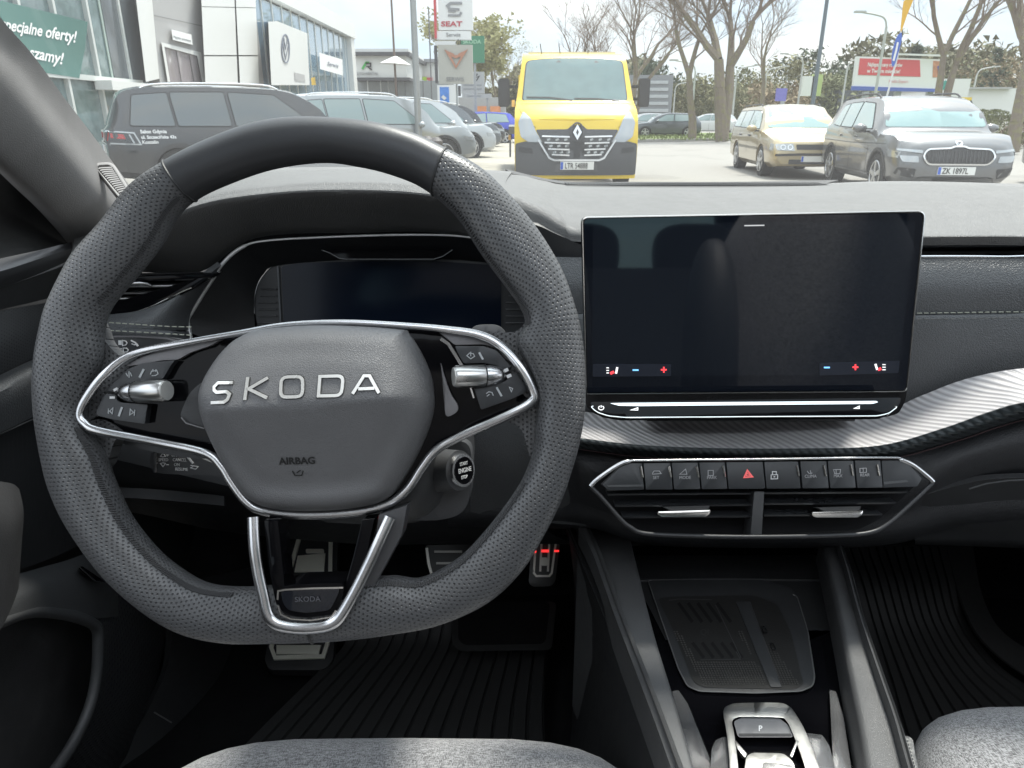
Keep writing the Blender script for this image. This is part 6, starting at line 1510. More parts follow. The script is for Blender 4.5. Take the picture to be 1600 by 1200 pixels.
for s in (-1, 1): skin('fog_recess', rnd([(s*.70, .56), (s*.93, .58), (s*.93, .66), (s*.72, .64)], .02), TF2, blackp, tr, h=.034, th=.02, step=.1)
gp = rnd([(-.66, .90), (-.15, .905), (-.09, .96), (.09, .96), (.15, .905), (.66, .90), (.44, .53), (.36, .50), (-.36, .50), (-.44, .53)], .03)
skin('grille', gp, TF2, plg, tr, h=.02, th=.03, step=.1)
for k, (z, w_) in enumerate(((.80, .56), (.71, .52), (.62, .46), (.54, .40))):
    for s in (-1, 1): strokes('grille_bar', [[(s*.12, z), (s*w_, z+.01)]], .022, TF2, chr_o, tr, h=.035, th=.02, step=.1)
    for q in range(8):
        x = -w_+.08+q*(2*w_-.16)/7
        if abs(x) > .1 and k < 3: strokes('grille_slot', [[(x, z-.045), (x+.05, z-.03)]], .03, TF2, lampg, tr, h=.03, th=.01)
strokes('grille_frame', [[(-.62, .76), (-.44, .50), (-.36, .47), (.36, .47), (.44, .50), (.62, .76)]], .028, TF2, chr_o, tr, h=.04, th=.02, step=.08)
for s in (-1, 1):
    P = rnd([(s*.86, 1.16), (s*.94, 1.0), (s*.90, .80), (s*.70, .68), (s*.52, .60), (s*.54, .70), (s*.66, .88), (s*.74, 1.06)], .03)
    hl = skin('headlight', P, TF2, lampg, tr, h=.024, th=.04, step=.08)
strokes('bonnet_seam', [[(-.93, 1.20), (-.80, 1.0), (-.66, .93)], [(.93, 1.20), (.80, 1.0), (.66, .93)], [(-.9, 1.265), (0, 1.275), (.9, 1.265)]], .012, TF2, M('seam_amber', (.30, .21, .02), .6, var=0), tr, h=.008, step=.1)
strokes('bonnet_crease', [[(-.6, 1.06), (0, 1.035), (.6, 1.06)]], .02, TF2, M('crease_amber', (.62, .46, .03), .4, var=0), tr, h=.008, step=.1)
em = skin('emblem', [(0, .975), (.07, .865), (0, .755), (-.07, .865)], TF2, chr_o, tr, h=.07, th=.05)
strokes('emblem_ring', [[(cos(a)*.10, .865+sin(a)*.13) for a in [2*pi*k/20 for k in range(21)]]], .02, TF2, plg, tr, h=.05, th=.03)
skin('emblem_slot', [(0, .91), (.022, .865), (0, .82), (-.022, .865)], TF2, blackp, em, h=.074, th=.01)
pl = skin('number_plate', rect(-.26, .335, .28, .45), TF2, platem, tr, h=.055, th=.03)
skin('plate_band', rect(-.258, .34, -.215, .445), TF2, blue_b, pl, h=.058, th=.005)
text('plate_text', 'LTR 54888', .115, lambda a, b, h=0: TF2(a, b, .057+h), ink, pl, org=(-.19, .352), ax=(1, 0), vdir=1, h=.003, bold=.01, sx=.72)
for s in (-1, 1):
    V = []; B = MB(); B.box((TX+s*1.22, TY+.95, 1.60), (.20, .12, .46)); B.box((TX+s*1.07, TY+1.0, 1.50), (.16, .06, .05)); B.box((TX+s*1.07, TY+1.0, 1.70), (.16, .06, .05))
    mo = B.make('wing_mirror', blackp, tr, False); bm = bmesh.new(); bm.from_mesh(mo.data); bmesh.ops.bevel(bm, geom=bm.edges[:], offset=.02, segments=2, affect='EDGES'); bm.to_mesh(mo.data); bm.free()
B = MB(); B.box((TX-1.06, TY+.6, 1.42), (.05, .06, .11)); B.make('indicator', M('amber', (.8, .45, .1), .3, var=0), tr)
skin('roof_beacon_bar', rect(-.78, 2.27, .78, 2.30), lambda x, z, h=0: Vector((TX+x, TY+1.6-h, z)), M('beacon_bar', (.55, .55, .5), .4), tr, h=0, th=.15)
for x in (-.55, -.22, .28): B = MB(); B.cyl((TX+x, TY+1.5, 2.26), (TX+x-.03, TY+1.45, 2.42), .008, n=5); B.make('aerial', blackp, tr)
skin('door_seam', [(.4, .6), (.42, .6), (.42, 1.9), (.4, 1.9)], lambda x, z, h=0: Vector((TX-1.0-h, TY+1.2+x, z)), seamm, tr, h=.01)
for s in (-1, 1):
    for y in (.95, 4.6):
        B = MB(); B.cyl((TX+s*.78, TY+y, .35), (TX+s*1.0, TY+y, .35), .35, n=28); w_ = B.make('wheel', tyre, tr)
        B = MB(); B.cyl((TX+s*1.0, TY+y, .35), (TX+s*1.012, TY+y, .35), .2, n=20); B.make('rim', rimm, w_)
B = MB(); B.box((TX, TY+5.0, .95), (2.3, 4.2, .14)); B.make('load_bed', M('bed_grey', (.12, .12, .12), .6), tr)
B = MB(); B.box((TX-1.12, TY+4.9, .62), (.04, 1.6, .5)); B.box((TX+1.12, TY+4.9, .62), (.04, 1.6, .5)); B.make('side_guard', M('bed_grey', (.12, .12, .12), .6), tr)['label'] = 'metal side guards under the load bed'
B = MB(); B.box((TX, TY+3.3, 1.5), (1.9, .08, 1.0)); B.make('head_board', yel, tr)
B = MB(); B.box((TX-1.13, TY+3.4, .8), (.05, .12, .1)); B.make('marker_light', M('amber', (.8, .45, .1), .3, var=0), tr)
# ================================================================ DEALER BUILDINGS ON THE LEFT
XB = -12.0
def FBld(u, v, h=0): return PX(u, v, XB+h)
glz = M('facade_glass', (.13, .19, .19), .04, coat=1, var=.5); glz_b = M('facade_glass_blue', (.20, .30, .38), .04, coat=1, var=.3)
whp = M('white_panel', (.66, .66, .64), .4, var=.03); mull = M('mullion', (.60, .62, .60), .4, metal=.2, var=0)
greyw = M('grey_cladding', (.36, .355, .35), .6, var=.06)
def line3(u0, v0, u1, v1, h=0): return FBld(u0, v0, h), FBld(u1, v1, h)
sk = root('showroom', (XB, 22, 0), 'glass fronted showroom with green offer banner at the far left', 'building')
# solid volume behind the facade
def bx(name, x0, x1, y0, y1, z0, z1, mat, par):
    B = MB(); B.box(((x0+x1)/2, (y0+y1)/2, (z0+z1)/2), (abs(x1-x0), abs(y1-y0), abs(z1-z0))); return B.make(name, mat, par, False)
bx('building_body', XB-12, XB-.5, 6, 26.2, 0, 9.0, greyw, sk)
# glass panes between mullions; mullions run vertically in space, given by their y
ys = [8, 11, 13.6]+[FBld(u, 150).y for u in (25, 60, 112, 162, 210)]
ys = sorted(ys); rail_z = FBld(120, 120).z
for k in range(len(ys)-1):
    for z0, z1 in ((.15, rail_z-.06), (rail_z+.06, 5.4)):
        bx('pane', XB-.12, XB-.10, ys[k]+.05, ys[k+1]-.05, z0, z1, glz, sk)
for y in ys: bx('mullion', XB-.1, XB+.02, y-.05, y+.05, 0, 5.6, mull, sk)
bx('transom', XB-.09, XB+.06, 6, ys[-1]+.6, rail_z-.07, rail_z+.07, mull, sk)
bx('entrance_canopy', XB, XB+.5, ys[-1]-2.2, ys[-1]+.1, rail_z-.30, rail_z-.05, whp, sk)
# inside: pale columns and a floor showing through the glass
for y in (ys[-1]-.9, ys[-1]-.3): bx('column', XB-.09, XB-.06, y-.14, y+.14, .2, 5.4, M('pale_green', (.36, .44, .40), .5), sk)
bx('dark_pane', XB-.1, XB-.04, FBld(170, 60).y, FBld(222, 60).y, rail_z, 9, M('dark_glass', (.10, .115, .125), .08, coat=1, var=.3), sk)
# banner
teal = M('banner_green', (.075, .185, .165), .5, var=.03)
bn = skin('offer_banner', [(-150, -60), (-10, -2), (137, 34), (133, 75), (124, 122), (60, 112), (-150, 60)], lambda u, v, h=0: FBld(u, v, .05+h), teal, None, h=.02, th=.03)
tag(bn, 'dark green banner with white Polish offer lettering on the showroom glass', 'banner')
FBn = lambda u, v, h=0: FBld(u, v, .075+h)
wk = M('banner_white', (.8, .8, .8), .5, var=0)
text('banner_text', 'i specjalne oferty!', 25, FBn, wk, bn, org=(-8, 43), ax=(1, .185), bold=.022, sx=.72, h=.01, th=.008)
text('banner_text', 'Zapraszamy!', 25, FBn, wk, bn, org=(-2, 79), ax=(1, .215), bold=.022, sx=.80, h=.01, th=.008)
# white pillar
skin('white_pylon', [(208, -40), (234, -40), (249, 123), (228, 128)], FBld, whp, sk, h=.35, th=.5)
# middle block with service entrance
md = root('service_block', (XB, 29, 0), 'grey clad service block with small white sign above a glazed door, between two white pylons', 'building')
y0 = FBld(240, 60).y; y1 = FBld(405, 60).y
bx('building_body', XB-8, XB-.02, y0, y1, 0, 12, greyw, md)
for v0, v1 in ((20, 41),): strokes('cladding_joint', [[(236, v0+3), (318, v1)]], 1.2, FBld, M('joint', (.2, .2, .2), .8), md, h=.01)
skin('door_frame', [(252, 66), (314, 82), (322, 128), (262, 128)], FBld, whp, md, h=.08, th=.08, holes=[[(257, 73), (308, 87), (316, 128), (266, 128)]])
for a, b in (((258, 74), (275, 79)), ((276, 79), (295, 84)), ((296, 84), (308, 87))):
    skin('door_pane', [a, b, (b[0]+8, 130), (a[0]+8, 130)], FBld, M('door_glass', (.28, .25, .26), .08, coat=.5), md, h=.02, th=.02)
sg = skin('wall_sign', [(268, 46), (299, 54), (301, 70), (270, 62)], FBld, M('sign_white', (.78, .78, .77), .4, var=0), md, h=.15, th=.12)
text('sign_text', 'Przyjęcia serwisowe', 5.2, FBld, grey_ink, sg, org=(270.5, 58.5), ax=(1, .25), h=.16, th=.01, sx=.66)
wpn = root('white_clad_wall', (XB, 33, 0), 'tall wall of large bright white panels left of the glass showroom with the round emblem', 'building')
for (a, b) in ((314, 367), (368, 400)):
    for (t0, t1) in ((-40, 10), (11, 86), (88, 130)):
        sh = lambda u, v: v+(u-314)*.02*(1 if v < 60 else 0)
        skin('wall_panel', [(a+t0*.05+.5, sh(a, t0)), (b+t0*.04-.5, sh(b, t0)), (b+t1*.04-.5, sh(b, t1)), (a+t1*.05+.5, sh(a, t1))], FBld, whp, wpn, h=.4, th=.4)
# second showroom: glass curtain under a white roof edge
vw = root('showroom', (XB, 47, 0), 'second showroom with blue tinted glass, white roof band and round emblem sign', 'building')
yA, yB = FBld(400, 60).y, FBld(548, 60).y
zt = FBld(548, 40).z
bx('building_body', XB-14, XB-.3, yA+.1, yB, 0, zt-1.0, greyw, vw)
bx('roof_band', XB-14, XB+.3, yA-3, yB+.5, zt-.9, zt+.1, whp, vw)
ymul = [yA+(yB-yA)*k/13 for k in range(14)]
for k in range(13): bx('pane', XB-.2, XB-.15, ymul[k]+.06, ymul[k+1]-.06, .2, zt-1.0, glz_b, vw)
for y in ymul: bx('mullion', XB-.25, XB-.1, y-.06, y+.06, 0, zt-.9, mull, vw)
bx('corner_column', XB-.6, XB+.2, yB-.9, yB+.3, 0, zt-.9, whp, vw)
skin('emblem_block', [(419, 34), (433, 33), (480, 52), (484, 133), (424, 133)], FBld, whp, vw, h=1.2, th=1.4)
er = 1
cu, cv_ = 446.5, 76
strokes('round_emblem', [[(cu+6*cos(a), cv_+22*sin(a)+6*cos(a)*.35) for a in [2*pi*k/24 for k in range(25)]], [(441.5, 64), (446.5, 92), (451.5, 68)], [(443.5, 59), (446.5, 76), (449.5, 61)]], 1.6, FBld, M('emblem_grey', (.16, .18, .24), .4), vw, h=1.23, th=.05)
skin('emblem_block_vent', [(460, 113), (476, 117), (477, 128), (461, 126)], FBld, greyw, vw, h=1.22, th=.05)
sg2 = skin('wall_sign', [(499, 82), (505, 84), (535, 93), (536, 118), (500, 108)], FBld, M('sign_white', (.78, .78, .77), .4, var=0), vw, h=.9, th=.6)
text('sign_text', 'Serwis', 9, FBld, M('sign_grey', (.18, .2, .26), .5, var=0), sg2, org=(511, 102), ax=(1, .24), h=.92, th=.02, sx=.75)
yl = skin('yellow_panel', [(486, 122), (492, 120), (494, 133), (487, 133)], FBld, M('yellow_board', (.7, .45, .05), .5, var=0), vw, h=.4, th=.1)

# ================================================================ FAR SHOPS
def facing(y):
    return lambda u, v, h=0: PY(u, v, y-h)
def fbox(name, u0, v0, u1, v1, y, dep, mat, par, h=0):
    a = PY(u0, v0, y-h); b = PY(u1, v1, y-h); B = MB(); B.box(((a.x+b.x)/2, y-h+dep/2, (a.z+b.z)/2), (abs(b.x-a.x), dep, abs(a.z-b.z))); return B.make(name, mat, par, False)
YR = 66
rn = root('rental_office', PY(600, 190, YR), 'white rental office with dark fascia lines and green and black logo beyond the showroom', 'building')
fbox('upper_floor', 552, 84, 636, 122, YR, 14, whp, rn); fbox('roof_edge', 550, 81, 640, 86.5, YR-.6, 15, M('dark_fascia', (.07, .07, .075), .5), rn); fbox('roof_cap', 551, 76, 638, 81, YR, 14, whp, rn)
fbox('lower_floor', 556, 126, 700, 175, YR+2, 12, M('shop_glass', (.30, .32, .33), .15), rn); fbox('awning', 553, 121, 640, 126, YR-.4, 13, M('dark_fascia', (.07, .07, .075), .5), rn)
for u in (558, 574, 594, 606, 620, 632, 645, 660): fbox('column', u, 126, u+3, 180, YR-.2, .3, M('dark_fascia', (.07, .07, .075), .5) if u % 4 < 2 else whp, rn)
FR = facing(YR)
strokes('logo_green', [[(566, 108), (572, 98), (577, 98)]], 3.6, FR, M('logo_green_m', (.06, .38, .08), .5, var=0), rn, h=.1, th=.05)
strokes('logo_dark', [[(571, 99), (579, 99), (579, 104), (574, 104), (581, 109)]], 2.6, FR, ink, rn, h=.1, th=.05)
text('office_text', 'AUTO RENTAL', 6.5, FR, M('office_ink', (.2, .2, .21), .5, var=0), rn, org=(554, 117), h=.1, th=.03, sx=.85)
# parasol shaped lamp head and tall dark canopy by the office
so = root('shop_row', PY(690, 190, 78), 'row of small shops with red and lime boards behind the lamp post', 'building')
fbox('shop_body', 640, 96, 700, 180, 78, 10, whp, so); fbox('red_board', 642, 121, 676, 137, 77.6, .2, M('red_board', (.62, .10, .10), .5, var=.05), so)
fbox('lime_board', 655, 120, 668, 166, 77.3, .2, M('lime_board', (.40, .58, .06), .5, var=.05), so); fbox('roof_edge', 640, 92, 702, 97, 77.5, 11, M('dark_fascia2', (.25, .25, .26), .5), so)
text('shop_text', 'ORI', 16, facing(77.3), whp, so, org=(643, 136), h=.1, th=.03); text('shop_text', 'CENTRUM', 8, facing(77.3), ink, so, org=(600, 155), h=.1, th=.03)
ky = root('metal_canopy', PY(632, 190, 70), 'dark angled metal canopy sticking up behind the thin mast', 'canopy')
skin('canopy_sheet', [(622, 84), (632, 77), (640, 77), (650, 106), (636, 104)], facing(70), M('canopy_dark', (.12, .115, .11), .6, bump=('ground', 3, .6)), ky, th=2)
# round canopy on tall mast
def pole(name, lab, cat, u0, v0, u1, v1, y, r, mat, grp=None, lean=True):
    base = PZ(u1, v1, 0) if y is None else PY(u1, v1, y); base = Vector((base.x, base.y, 0))
    top = PY(u0, v0, base.y); r_ = root(name, base, lab, cat, grp)
    B = MB(); B.cyl(base, (base.x, base.y, top.z), r, r*.75, 12); B.make('mast', mat, r_); return r_, base, top
galv = M('galvanised', (.33, .34, .34), .45, metal=.4); drk = M('mast_dark', (.07, .07, .075), .5)
p_, b_, t_ = pole('lamp_post', 'grey lamp post rising beside the red edged sign pylon', 'lamp post', 648, -60, 655, 225, 17.5, .085, galv)
p_, b_, t_ = pole('mast', 'thin brown mast beside the rental office roof', 'mast', 615, -40, 621, 180, 45, .07, M('mast_brown', (.14, .10, .08), .6))
B = MB(); B.cyl(PY(618, 100, 45)+Vector((0, 0, 0)), PY(618, 88, 45), .9, .1, 14); B.make('lamp_head', whp, p_)
# sign pylons
sgn = root('sign_pylon', PY(690, 200, 27), 'tall white sign with a letter emblem and red name above Serwis, red edged', 'sign')
Y1 = 27
fbox('dark_mast', 669, 10, 674.5, 173, Y1, .3, drk, sgn); fbox('red_edge', 676, -30, 682.5, 60, Y1-.1, .3, M('sign_red', (.55, .06, .07), .4, var=0), sgn)
fbox('sign_board', 683, -30, 739, 47, Y1-.05, .25, M('board_white', (.72, .72, .71), .4, var=0), sgn); fbox('sign_board', 682, 48.5, 736, 62, Y1-.05, .25, M('board_white', (.72, .72, .71), .4, var=0), sgn); fbox('sign_board', 679, 64, 712, 71, Y1-.05, .25, M('board_white', (.72, .72, .71), .4, var=0), sgn)
F1 = facing(Y1-.05)
strokes('sign_emblem', [(4.2, [(722, 5), (704, 5), (699, 9), (703, 14), (718, 15)]), (3.5, [(721, 19), (718, 24), (700, 24)]), (3, [(700, 17), (712, 18)])], 4, F1, M('emblem_mid', (.25, .25, .26), .4), sgn, h=.03, th=.02)
text('sign_text', 'SEAT', 11, F1, M('sign_red2', (.45, .07, .09), .5, var=0), sgn, org=(689, 41), h=.02, th=.015, bold=.03, sx=1.35)
text('sign_text', 'Serwis', 8.5, F1, M('sign_ink', (.2, .2, .21), .5, var=0), sgn, org=(697, 57), h=.02, th=.015)
strokes('sign_arrow', [[(712, 68), (716, 62), (716, 70)], [(719, 62), (719, 70)]], 1.6, F1, ink, sgn, h=.02)
fbox('mast', 712, 30, 716, 190, Y1+.3, .1, galv, sgn)
cu_ = root('sign_pylon', PY(712, 200, 26.5), 'stone grey square sign with a copper three pointed emblem above the word SERWIS', 'sign')
fbox('sign_board', 684, 70, 739, 131, 26.5, .25, M('board_stone', (.40, .39, .35), .45, var=.03), cu_); fbox('side_mast', 678, 71, 684, 130, 26.6, .2, drk, cu_); fbox('mast', 712, 131, 716, 187, 26.7, .12, galv, cu_); fbox('mast_stub', 715.5, 134, 720, 150, 26.7, .1, drk, cu_)
F2_ = facing(26.5); cop = M('copper', (.42, .20, .13), .35, metal=.5)
for P in ([(694, 77), (709, 84), (712, 90), (705, 89), (713, 103), (712, 107)], [(731, 77), (716, 84), (713, 90), (720, 89), (712.5, 103), (712.5, 107)]):
    skin('sign_emblem', P, F2_, cop, cu_, h=.06, th=.05)
skin('sign_emblem', [(705, 86), (720, 86), (714, 91), (711, 91)], F2_, cop, cu_, h=.065, th=.05)
text('sign_text', 'SERWIS', 9.5, F2_, M('sign_ink', (.2, .2, .21), .5, var=0), cu_, org=(697, 127), h=.02, th=.015, sx=.9)
gp_ = root('sign_pylon', PY(748, 200, 36), 'green sign pylon with white name, behind the stone grey sign', 'sign')
fbox('sign_board', 720, 56, 757, 98, 36, .3, M('board_green', (.04, .20, .11), .45, var=.03), gp_); fbox('mast', 740, 98, 745, 185, 36.1, .15, galv, gp_)
text('sign_text', 'SKODA', 8.5, facing(36), M('sign_mint', (.35, .6, .42), .5, var=0), gp_, org=(723, 68), h=.02, th=.015, bold=.02, sx=1.0)
g2_ = root('sign_pylon', PY(735, 200, 38), 'pale grey sign with small emblem and two text lines under the green pylon', 'sign')
fbox('sign_board', 720, 112, 757, 146, 38, .3, M('board_grey', (.42, .42, .41), .5, var=.03), g2_); fbox('sign_board', 722, 146.5, 768, 153, 38, .3, M('board_grey', (.42, .42, .41), .5, var=.03), g2_); fbox('mast', 760, 153, 763, 195, 38.1, .15, galv, g2_)
strokes('sign_lines', [[(724, 133), (753, 133)], [(724, 139), (753, 139)], [(730, 150), (752, 150)]], 1.4, facing(38), grey_ink, g2_, h=.02); strokes('sign_emblem', [[(743, 128), (749, 119), (742, 122), (746, 115)]], 1.8, facing(38), ink, g2_, h=.02)
pt = root('poster_board', PY(700, 195, 34), 'white board with a blue poster below the stone grey sign', 'poster')
fbox('board', 683, 133, 714, 171, 34, .3, M('board_white', (.72, .72, .71), .4, var=0), pt); fbox('poster', 687, 136, 702, 160, 33.98, .05, M('poster_blue', (.06, .22, .62), .5, var=.4), pt)
strokes('poster_mark', [(5, [(691, 150), (696, 155)])], 3, facing(33.97), whp, pt, h=.02); text('poster_text', 'VW', 5, facing(34), ink, pt, org=(695, 168), h=.02)
kk = root('kiosk', PY(740, 200, 44), 'low pale kiosk with orange front beneath the signs', 'kiosk')
fbox('kiosk_body', 716, 152, 790, 190, 44, 3, greyw, kk)
for u in (746, 766): fbox('orange_panel', u, 166, u+16, 180, 43.9, .2, M('orange_panel', (.65, .25, .10), .5, var=.3), kk)
# bollards at the row's end
for k, (u, v, lab) in enumerate(((668, 226, 'dark squat bollard right of the lamp post foot'), (682, 232, 'second dark bollard, nearer the silver hatchback'))):
    b0 = Vector((PY(u, v, 16.2-k).x, 16.2-k, 0)); r_ = root('bollard', b0, lab, 'bollard', 'bollards by the lamp post'); B = MB(); B.cyl(b0, b0+Vector((0, 0, .75)), .13, n=16); B.cyl(b0+Vector((0, 0, .75)), b0+Vector((0, 0, .82)), .13, .06, n=16); B.make('post', M('bollard_dark', (.09, .08, .08), .6), r_)

# ================================================================ RIGHT SIDE STREET FURNITURE
YB = 52
bb = root('billboard', PY(1405, 180, YB), 'large billboard with a red headline panel on white above a blue base strip', 'billboard')
def FBB(u, v, h=0): p = plane(PY(1405, 110, YB), (-.12, -1, 0))(u, v, h); return p
skin('board', [(1339, 88), (1478, 93), (1472, 142), (1333, 138)], FBB, M('board_white', (.72, .72, .71), .4, var=0), bb, h=0, th=.4)
skin('red_panel', [(1343.5, 91), (1437, 94), (1438, 120), (1340.5, 117)], FBB, M('billboard_red', (.60, .07, .08), .5, var=.05), bb, h=.03, th=.02)
skin('picture_panel', [(1458, 95), (1474, 96), (1472, 121), (1457, 121)], FBB, M('picture_mix', (.5, .22, .12), .5, var=.7), bb, h=.03, th=.02)
skin('picture_shape', rnd([(1464, 103), (1473, 102), (1471, 113), (1466, 116)], 2), FBB, M('picture_blue', (.08, .08, .35), .5, var=0), bb, h=.06, th=.02)
skin('base_strip', [(1331, 134.5), (1470, 139), (1469, 144), (1330, 141)], FBB, M('strip_blue', (.07, .12, .42), .5, var=0), bb, h=.08, th=.2)
skin('top_lights', [(1385, 83.5), (1478, 86.5), (1478, 89), (1385, 86)], FBB, whp, bb, h=.4, th=.2)
text('billboard_text', 'Najlepsze ceny rowerów', 8.6, FBB, wk, bb, org=(1355, 103.5), ax=(1, .02), h=.05, bold=.02, sx=.62, shear=.2); text('billboard_text', 'w Twoim mieście!', 8.6, FBB, wk, bb, org=(1354, 113.5), ax=(1, .02), h=.05, bold=.02, sx=.80, shear=.2)
text('billboard_text', 'Media Expert', 7, FBB, M('script_red', (.6, .2, .22), .5, var=0), bb, org=(1388, 129), ax=(1, .02), h=.05, sx=.8, shear=.2)
for u in (1350, 1400, 1450): fbox('post', u, 143, u+3, 175, YB+.1, .3, galv, bb)
fl_ = root('advertising_flag', PY(1388, 190, 30), 'yellow and blue sail flag on a leaning white pole before the billboard', 'flag')
FF = facing(30)
skin('yellow_field', cr2([(1412, 2), (1420, -1), (1427, -2), (1424, 8), (1417, 25), (1409, 48), (1407, 46), (1409, 25)], 3), FF, M('flag_yellow', (.75, .42, .03), .6, var=.1), fl_, h=0, th=.04)
skin('blue_field', cr2([(1400, 60), (1406, 52), (1409, 52), (1409, 62), (1404, 82), (1397, 103), (1393, 100), (1394, 82)], 3), FF, M('flag_blue', (.05, .13, .5), .6, var=.1), fl_, h=0, th=.04)
strokes('flag_emblem', [[(1403, 66), (1400, 80), (1396, 95)]], 3, FF, wk, fl_, h=.03)
tube('pole', [PY(1408, 47, 30.05), PY(1402, 90, 30.05), PY(1395, 115, 30.05), PY(1386, 150, 30.05), PY(1381, 178, 30.05)], .035, whp, fl_, 6)
gas = root('low_white_building', PY(1530, 175, 60), 'low white building with a pylon at the right behind the crossover', 'building')
fbox('body', 1497, 138, 1582, 180, 60, 10, whp, gas); fbox('pylon', 1478, 123, 1506, 180, 59, 1, whp, gas); fbox('roof_line', 1500, 136, 1582, 139, 59.6, 10, greyw, gas); fbox('green_mark', 1477, 126, 1482, 140, 58.9, .2, M('mark_green', (.03, .25, .2), .5, var=0), gas)
rs = root('road_sign', PY(1510, 180, 45), 'small yellow and blue sign on a frame right of the billboard', 'sign')
fbox('board', 1502, 152, 1518, 157, 45, .1, M('board_yellow', (.75, .5, .05), .5, var=0), rs); fbox('board', 1503, 158, 1511, 172, 45, .1, M('strip_blue', (.07, .12, .42), .5, var=0), rs); tube('strut', [PY(1517, 157, 45), PY(1523, 172, 45)], .04, drk, rs, 6)
ws2 = root('advert_board', PY(1270, 180, 48), 'white and green double advert board on the dark street lamp', 'sign')
fbox('board', 1256, 119, 1270, 150, 48, .2, M('board_white', (.72, .72, .71), .4, var=0), ws2); fbox('board', 1271, 116, 1282, 150, 48, .2, M('board_green2', (.42, .5, .2), .5, var=.2), ws2)
vb = root('advert_board', PY(1222, 180, 70), 'small violet board on a post beyond the beige estate', 'sign')
fbox('board', 1214, 138, 1228, 158, 70, .2, M('board_violet', (.16, .15, .45), .5, var=.2), vb); fbox('post', 1220, 158, 1223, 185, 70, .2, galv, vb)
# street lamps: one dark near the crossover, the others pale and far
p_, b_, t_ = pole('street_lamp', 'dark slim street lamp standing between the estate and the crossover', 'street lamp', 1287, -40, 1266, 190, 24, .07, M('lamp_blue', (.10, .13, .15), .5), 'street lamps along the road')
for k, (u, vt, vb_, y, arm, lab) in enumerate(((1078, 112, 215, 55, -1, 'pale street lamp left of the nearest forked trunk'), (1142, 118, 205, 60, 1, 'pale street lamp just right of the forked trunk'), (1189, 118, 190, 68, 1, 'pale lamp above the rear of the beige estate'),
    (1243, 100, 190, 62, -1, 'pale lamp with a curved head above the estate roof'), (1312, 105, 185, 66, 1, 'pale lamp left of the billboard'), (1363, 42, 175, 44, -1, 'tall curved street lamp before the left end of the billboard'), (1513, 118, 180, 70, 1, 'short pale lamp above the low white building'), (1050, 140, 205, 80, 1, 'far thin lamp beside the grey sheds'), (1222, 110, 185, 90, 1, 'farthest thin lamp above the violet board'))):
    r_, b_, t_ = pole('street_lamp', lab, 'street lamp', u, vt, u, vb_, y, .09, M('lamp_pale', (.42, .43, .40), .5), 'street lamps along the road')
    P = cr([Vector((b_.x, b_.y, t_.z)), Vector((b_.x+arm*.3, b_.y, t_.z+.5)), Vector((b_.x+arm*1.6, b_.y, t_.z+.75))], 5)
    tube('lamp_arm', P, .05, M('lamp_pale', (.42, .43, .40), .5), r_, 6); B = MB(); B.box(P[-1], (.6, .25, .1)); B.make('lamp_head', M('lamp_pale', (.42, .43, .40), .5), r_, False)
sh_ = root('grey_shed', PY(1020, 200, 85), 'grey panelled building with dark windows behind the truck mirror', 'building')
fbox('body', 985, 117, 1047, 195, 85, 12, M('shed_grey', (.22, .23, .24), .6), sh_)
for r__ in range(5):
    fbox('window_band', 988, 126+r__*11, 1044, 131+r__*11, 84.9, .1, M('shed_light', (.42, .44, .45), .4, var=.2), sh_)
dk2 = root('dark_shed', PY(1390, 175, 80), 'dark low shed below the billboard', 'building'); fbox('body', 1312, 141, 1440, 178, 80, 8, M('shed_dark', (.10, .11, .12), .6), dk2)

